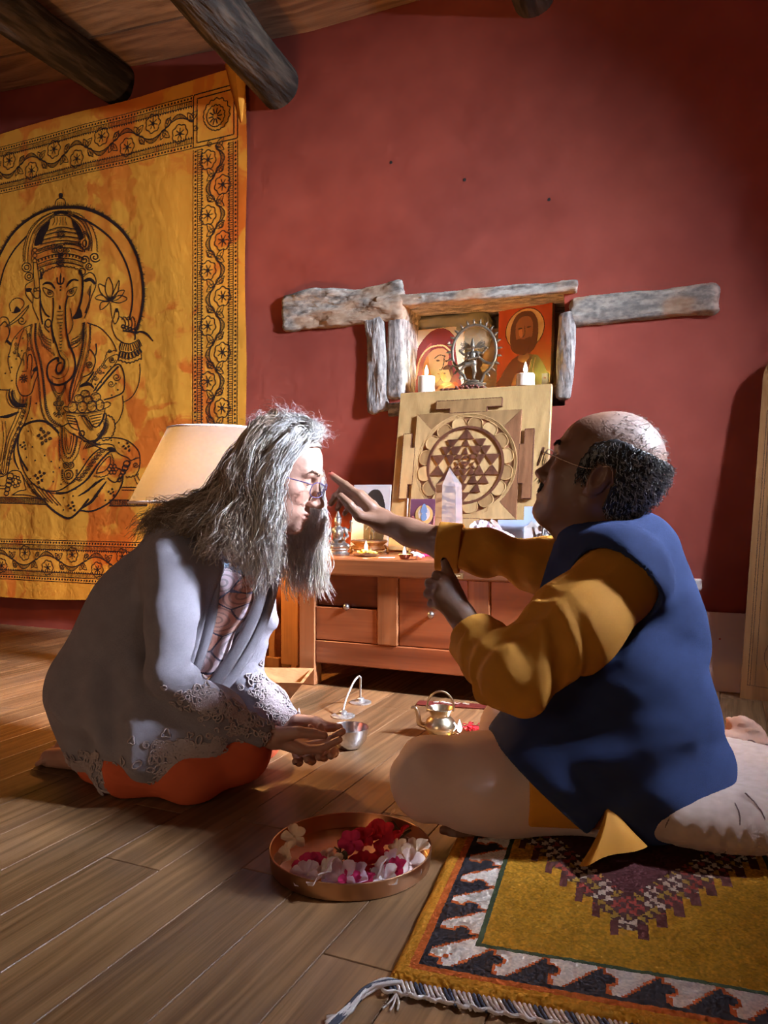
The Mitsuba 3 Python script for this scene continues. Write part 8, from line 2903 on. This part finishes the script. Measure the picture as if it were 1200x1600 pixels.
def on_surface(fn, p, out=0.0, it=14):
    """Move points p to the surface fn = out along the gradient."""
    p = p.copy()
    e = 0.002
    for _ in range(it):
        d = fn(p) - out
        g = np.stack([fn(p + np.eye(3)[k] * e) - fn(p - np.eye(3)[k] * e) for k in range(3)], 1) / (2 * e)
        g /= np.linalg.norm(g, axis=1, keepdims=True) + 1e-9
        p = p - g * d[:, None] * 0.8
    return p, g


def band(path, w, t, fn, off, mat_, name, fold=0.0):
    """Flat knitted band laid along a path on the surface fn."""
    P0 = resample3(spline(np.array([J(*q) for q in path]), 10), 0.008)
    P, g = on_surface(fn, P0, off)
    part(name, tube(P, w, 10, flat=t, up=g[0]), mat_, WOM, smooth=True)


def resample3(P, step):
    d = np.r_[0, np.cumsum(np.linalg.norm(np.diff(P, axis=0), axis=1))]
    n = max(3, int(d[-1] / step))
    s = np.linspace(0, d[-1], n)
    return np.stack([np.interp(s, d, P[:, k]) for k in range(3)], 1)


for path, w in (([(346, 820, 1.88), (338, 880, 1.86), (330, 960, 1.86), (310, 1030, 1.87), (288, 1080, 1.88)], 0.016), ([(330, 830, 1.87), (322, 900, 1.85), (312, 970, 1.85), (290, 1045, 1.86), (268, 1085, 1.87)], 0.015),
                ([(434, 820, 2.0), (418, 890, 1.99), (396, 965, 1.98), (358, 1035, 1.97), (316, 1092, 1.96)], 0.018), ([(448, 830, 2.02), (432, 900, 2.01), (410, 975, 2.0), (372, 1045, 1.99), (330, 1094, 1.98)], 0.015)):
    P0 = resample3(spline(np.array([J(*q) for q in path]), 10), 0.010)
    part('front_band', tube(P0, w * np.linspace(0.8, 1.0, len(P0)), 10, flat=0.55, up=-_fh), 'mat_cardigan', WOM, smooth=True)
# lace: openwork of loops and spirals over the cuffs and round the hem
rl_ = np.random.default_rng(21)


def lace(seeds, fn, r, off=0.0026, tr=0.0020):
    p, g = on_surface(fn, seeds, off)
    out = []
    for c, n in zip(p, g):
        a = np.cross(n, rl_.normal(size=3))
        a /= np.linalg.norm(a)
        b = np.cross(n, a)
        kind = rl_.integers(3)
        th = np.linspace(0, (2.0, 3.2, 2.0)[kind] * np.pi, 16)
        rr = r * rl_.uniform(0.7, 1.25) * ((1 - 0.72 * th / th[-1]) if kind == 1 else (0.75 + 0.25 * np.cos(th * 3) if kind == 2 else np.ones(16)))
        q = c + rr[:, None] * (np.cos(th)[:, None] * a + np.sin(th)[:, None] * b * (0.6 if kind == 0 else 1))
        q2 = q - n * ((fn(q) - off)[:, None])
        out.append(tube(q2, tr, 5, cap=False))
    return cat_(out)


def along(path, spread, n):
    """Random seeds scattered about a path of (px, py, depth)."""
    P = spline(np.array([J(*q) for q in path]), 10)
    i = rl_.integers(0, len(P), n)
    return P[i] + rl_.normal(size=(n, 3)) * spread


sd = along([(300, 1085, 1.76), (350, 1110, 1.775), (405, 1140, 1.81)], 0.022, 150)
labels[part('lace_cuff', lace(sd, wsleeve_n, 0.0085), 'mat_lace', WOM, smooth=True)] = {'label': 'openwork lace cuff', 'kind': 'stuff'}
sd = along([(408, 1065, 2.0), (425, 1085, 1.99), (450, 1120, 1.97)], 0.024, 150)
labels[part('lace_cuff', lace(sd, wsleeve_f, 0.0085), 'mat_lace', WOM, smooth=True)] = {'label': 'openwork lace cuff', 'kind': 'stuff'}
sd = np.vstack([along([(110, 1186, 1.92), (165, 1198, 1.88), (215, 1208, 1.84), (262, 1206, 1.80), (305, 1182, 1.79), (335, 1155, 1.80)], 0.014, 230), along([(130, 1188, 1.92), (200, 1192, 1.86), (262, 1180, 1.80), (300, 1160, 1.79)], 0.016, 170)])
labels[part('lace_hem', lace(sd, wskirt, 0.0105), 'mat_lace', WOM, smooth=True)] = {'label': 'openwork lace hem', 'kind': 'stuff'}
ed_ = resample3(spline(np.array([J(*q) for q in [(98, 1188, 1.95), (160, 1206, 1.88), (215, 1221, 1.83), (266, 1221, 1.80), (310, 1190, 1.79), (350, 1158, 1.80)]]), 10), 0.006)
ed_, g_ = on_surface(wskirt, ed_, 0.001)
ed_ = ed_ + np.stack([0 * ed_[:, 0], 0 * ed_[:, 0], -0.004 * np.abs(np.sin(np.arange(len(ed_)) * 0.9))], 1)
part('lace_edge', tube(ed_, 0.0032, 6), 'mat_lace', WOM, smooth=True)

# --- coral trousers
cloth_mat('mat_trousers_orange', (0.50, 0.085, 0.032), (0.62, 0.125, 0.050), 0.8, 0.35)


def wtrousers(P):
    d = chain(P, [wHn, J(290, 1130, 1.88), wKn], [0.108, 0.096, 0.076], 0.05)
    d = smin(d, chain(P, [wKn + np.array([0, 0, -0.004]), J(300, 1206, 1.805), J(205, 1203, 1.835), J(150, 1194, 1.93)], [0.070, 0.064, 0.058, 0.046], 0.04), 0.03)
    d = smin(d, chain(P, [wHf, wKf], [0.105, 0.076], 0.05), 0.03)
    d = smin(d, chain(P, [wKf, J(300, 1175, 2.10), J(180, 1172, 2.12)], [0.066, 0.056, 0.042], 0.04), 0.03)
    w = meshkit.fbm(P * 8, 3, 15) - 0.5
    d = d + 0.008 * w
    d = d + 0.005 * np.sin(half(P, (180, 1190), (330, 1260), 1.85) * 52 + 4 * w) * np.exp(-(half(P, (180, 1200), (330, 1262), 1.85) / 0.05) ** 2)
    return d


wt_ = sdf_mesh(wtrousers, np.array([-1.80, 1.2, -0.03]), np.array([-0.72, 2.25, 0.42]), 0.0060)
wt_.vertices[:, 2] = np.maximum(wt_.vertices[:, 2], 0.003)
part('trousers', wt_, 'mat_trousers_orange', WOM, smooth=True, label='loose coral orange trousers')

# --- long wavy hair
scene['mat_hair_long'] = {'type': 'principled', 'base_color': VC, 'roughness': 0.42, 'specular': 0.6, 'sheen': 0.2}
rh = np.random.default_rng(31)
HS, HC, HV = [], [], []


def strands(root0, mid, ends, n, tone, wave, rad=(0.0009, 0.0005), spread=(0.004, 0.012, 0.022), m=26, freq=4.4, clump=13):
    """A lock system: roots sampled on the head, control points per lock, n strands in clumps."""
    global HS, HC
    nc = max(1, n // clump)
    for _ in range(nc):
        k = rh.integers(len(root0))
        r0 = root0[k]
        u = rh.random()
        ctr = [r0] + [M(u) + rh.normal(size=3) * spread[1] for M in mid] + [ends(u) + rh.normal(size=3) * spread[2]]
        G = spline(np.array(ctr), 8)
        G = resample_n(G[:max(8, int(len(G) * rh.uniform(0.80, 1.0)))], m)
        t = np.linspace(0, 1, m)
        ph, ph2, fq = rh.uniform(0, 6.28), rh.uniform(0, 6.28), freq * rh.uniform(0.75, 1.3)
        tg = np.gradient(G, axis=0)
        tg /= np.linalg.norm(tg, axis=1, keepdims=True)
        s1 = np.cross(tg, np.array([0.2, 0.9, 0.3]))
        s1 /= np.linalg.norm(s1, axis=1, keepdims=True) + 1e-9
        s2 = np.cross(tg, s1)
        env = np.clip((t - 0.12) * 1.6, 0, 1)[:, None]
        G = G + 1.25 * wave * env * (s1 * np.sin(t * fq * 6.28 + ph)[:, None] + 0.7 * s2 * np.cos(t * fq * 6.28 + ph2)[:, None])
        kk = clump
        off = rh.normal(size=(kk, 1, 3)) * spread[0] * (1.0 + 0.5 * np.abs(t - 0.4))[None, :, None]
        ind = rh.normal(size=(kk, 1, 3)) * 0.011 * (t[None, :, None] ** 2)
        wv = 0.0034 * np.sin(t[None, :, None] * rh.uniform(14, 26, (kk, 1, 1)) + rh.uniform(0, 6.28, (kk, 1, 3))) * env[None]
        P = G[None] + off + ind + wv
        base = tone(u)
        c = base * rh.uniform(0.72, 1.28, (kk, 1))
        HS.append(P)
        HC.append(c)
        HV.append(np.tile(rad[0] + (rad[1] - rad[0]) * t, (kk, 1)))


def resample_n(P, n):
    d = np.r_[0, np.cumsum(np.linalg.norm(np.diff(P, axis=0), axis=1))]
    s = np.linspace(0, d[-1], n)
    return np.stack([np.interp(s, d, P[:, k]) for k in range(3)], 1)


def Pth(*pts):
    """Interpolates px points with u in [0, 1]."""
    q = np.array([J(*p) for p in pts])
    uu = np.linspace(0, 1, len(q))
    return lambda u: np.array([np.interp(u, uu, q[:, k]) for k in range(3)])


def wroot(keep, n, seed):
    p, q = scalp_points(n, keep, False, seed, WR, wc, WS)
    return ((p + q * 0.002) * WS) @ WR.T + wc


silver = lambda u: np.array([0.74, 0.71, 0.68]) * rh.uniform(0.7, 1.1)  # grey hair, paled further for the daylight on the front locks
ash = lambda u: (np.array([0.62, 0.56, 0.49]) if rh.random() < 0.62 else np.array([0.26, 0.19, 0.135]))
brown = lambda u: (np.array([0.20, 0.135, 0.09]) if rh.random() < 0.62 else np.array([0.50, 0.43, 0.36]))
lit_blond = lambda u: np.array([0.88, 0.80, 0.70]) * rh.uniform(0.75, 1.1)  # fair ends, brightened in colour for the light on the far curtain
front_n = wroot(lambda L: (L[:, 2] > 0.035) & (L[:, 0] > 0.0) & (L[:, 0] < 0.088 - 0.0 * L[:, 2]) & (L[:, 1] < 0.012) & (L[:, 2] > 0.115 - 0.85 * (0.085 - L[:, 0]) - 0.2 * 0), 500, 1)
side_n = wroot(lambda L: (L[:, 2] > 0.015) & (L[:, 0] > -0.06) & (L[:, 0] < 0.030) & (L[:, 1] < -0.01), 500, 2)
crown = wroot(lambda L: (L[:, 2] > 0.07) & (L[:, 0] < 0.055), 600, 3)
back = wroot(lambda L: (L[:, 2] > -0.03) & (L[:, 0] < -0.04), 600, 4)
far_s = wroot(lambda L: (L[:, 2] > 0.0) & (L[:, 0] < 0.085) & (L[:, 0] > -0.06) & (L[:, 1] > 0.0) & (L[:, 2] > 0.10 - 0.9 * (0.085 - L[:, 0])), 600, 5)
# near curtain: over the temple and ear, down the chest
SP = (0.0032, 0.008, 0.010)
strands(front_n, [Pth((446, 688, 1.80), (474, 690, 1.82)), Pth((412, 742, 1.79), (440, 735, 1.80)), Pth((402, 815, 1.795), (430, 805, 1.80)), Pth((398, 865, 1.81), (428, 865, 1.82))], Pth((392, 905, 1.83), (432, 935, 1.85)), 560, silver, 0.006, spread=SP)
strands(side_n, [Pth((392, 715, 1.80), (425, 730, 1.80)), Pth((378, 785, 1.79), (424, 790, 1.80)), Pth((366, 845, 1.80), (420, 850, 1.82))], Pth((356, 880, 1.82), (428, 915, 1.85)), 560, ash, 0.0065, spread=SP)
strands(side_n, [Pth((392, 715, 1.80), (425, 730, 1.80)), Pth((380, 790, 1.79), (424, 795, 1.80)), Pth((384, 860, 1.80), (424, 865, 1.82))], Pth((388, 935, 1.83), (440, 955, 1.86)), 120, silver, 0.008, spread=(0.004, 0.010, 0.016), clump=8)
strands(front_n, [Pth((458, 672, 1.81), (484, 690, 1.83)), Pth((424, 720, 1.79), (446, 742, 1.80)), Pth((418, 790, 1.79), (434, 790, 1.80))], Pth((415, 850, 1.81), (434, 860, 1.83)), 420, silver, 0.005, spread=(0.003, 0.006, 0.010))
# crown swept back and down the back of the head
strands(crown, [Pth((400, 668, 1.83), (425, 655, 1.88), (420, 660, 1.97)), Pth((368, 722, 1.80), (385, 725, 1.80), (352, 728, 1.98)), Pth((345, 780, 1.80), (378, 790, 1.79), (325, 775, 2.0)), Pth((290, 812, 1.83), (350, 840, 1.79), (290, 808, 2.02))], Pth((228, 838, 1.87), (335, 878, 1.81), (262, 828, 2.05)), 980, brown, 0.0065, spread=(0.0036, 0.009, 0.014))
strands(back, [Pth((378, 752, 1.83), (352, 752, 1.95)), Pth((335, 788, 1.82), (315, 780, 1.96)), Pth((270, 806, 1.84), (262, 796, 1.98))], Pth((206, 842, 1.90), (235, 818, 2.02)), 620, brown, 0.0075, spread=(0.004, 0.010, 0.016))
strands(back, [Pth((372, 765, 1.82), (358, 765, 1.9)), Pth((350, 810, 1.79), (368, 815, 1.79)), Pth((325, 842, 1.79), (372, 850, 1.80))], Pth((300, 868, 1.80), (376, 895, 1.82)), 480, ash, 0.007, spread=(0.004, 0.010, 0.014))
# front swept up over the brow
strands(front_n, [Pth((488, 676, 1.84), (498, 678, 1.90)), Pth((470, 660, 1.84), (478, 658, 1.92)), Pth((425, 680, 1.81), (440, 655, 1.93))], Pth((400, 745, 1.795), (385, 700, 1.98)), 420, silver, 0.0035, spread=(0.003, 0.006, 0.010))
# far curtain, hanging free in the light
strands(far_s, [Pth((482, 690, 1.97), (440, 690, 2.0)), Pth((496, 762, 1.985), (448, 780, 2.02)), Pth((500, 850, 1.98), (446, 850, 2.01))], Pth((504, 950, 1.97), (444, 935, 2.0)), 1100, lit_blond, 0.0055, spread=(0.0033, 0.007, 0.010))
strands(far_s, [Pth((488, 700, 1.965), (462, 690, 1.99)), Pth((502, 770, 1.975), (478, 790, 1.99)), Pth((502, 850, 1.97), (468, 855, 1.99))], Pth((506, 935, 1.965), (460, 915, 1.98)), 620, lit_blond, 0.005, spread=(0.0033, 0.006, 0.009))
strands(far_s, [Pth((490, 702, 1.96), (475, 690, 1.98)), Pth((504, 775, 1.968), (490, 790, 1.98))], Pth((507, 880, 1.96), (478, 870, 1.975)), 320, silver, 0.005, spread=(0.003, 0.005, 0.009))
# flyaways round the crown and brow
strands(crown, [Pth((405, 654, 1.86), (450, 646, 1.9), (480, 660, 1.94))], Pth((372, 675, 1.84), (430, 640, 1.9), (508, 676, 1.93)), 150, silver, 0.003, (0.0005, 0.0003), (0.006, 0.006, 0.010), clump=5)
strands(front_n, [Pth((498, 676, 1.87), (488, 666, 1.9))], Pth((516, 690, 1.87), (508, 662, 1.9)), 90, silver, 0.003, (0.0006, 0.0003), (0.006, 0.006, 0.012), clump=5)
HS_, HV_, HC_ = np.concatenate(HS), np.concatenate(HV), np.concatenate(HC)
v, f = tubes(HS_, HV_, 3)
tt = np.linspace(0, 1, HS_.shape[1])[None, :, None]
# hair lightens toward the ends
colh = np.clip(HC_[:, None] * (0.9 + 0.25 * tt), 0, 0.9)
colh = np.repeat(colh[:, :, None], 3, 2).reshape(-1, 3)
print('hair strands', len(HS_), len(f))
wcap = sdf_mesh(lambda Pq: np.maximum(np.abs(head_sdf(Pq, False) - 0.003) - 0.003, np.maximum(np.maximum(0.10 - 0.80 * (0.085 - Pq[:, 0]) - Pq[:, 2], -0.06 - Pq[:, 2]), Pq[:, 0] - 0.090)), (-0.14, -0.105, -0.09), (0.12, 0.105, 0.15), 0.004)
cv = (wcap.vertices * WS) @ WR.T + wc
ccol = np.tile([0.20, 0.16, 0.13], (len(cv), 1))
part('hair', trimesh.Trimesh(np.vstack([v, cv]), np.vstack([f, wcap.faces + len(v)]), process=False), 'mat_hair_long', WOM, smooth=True, color=np.vstack([colh, ccol]), label='long wavy grey and brown hair')
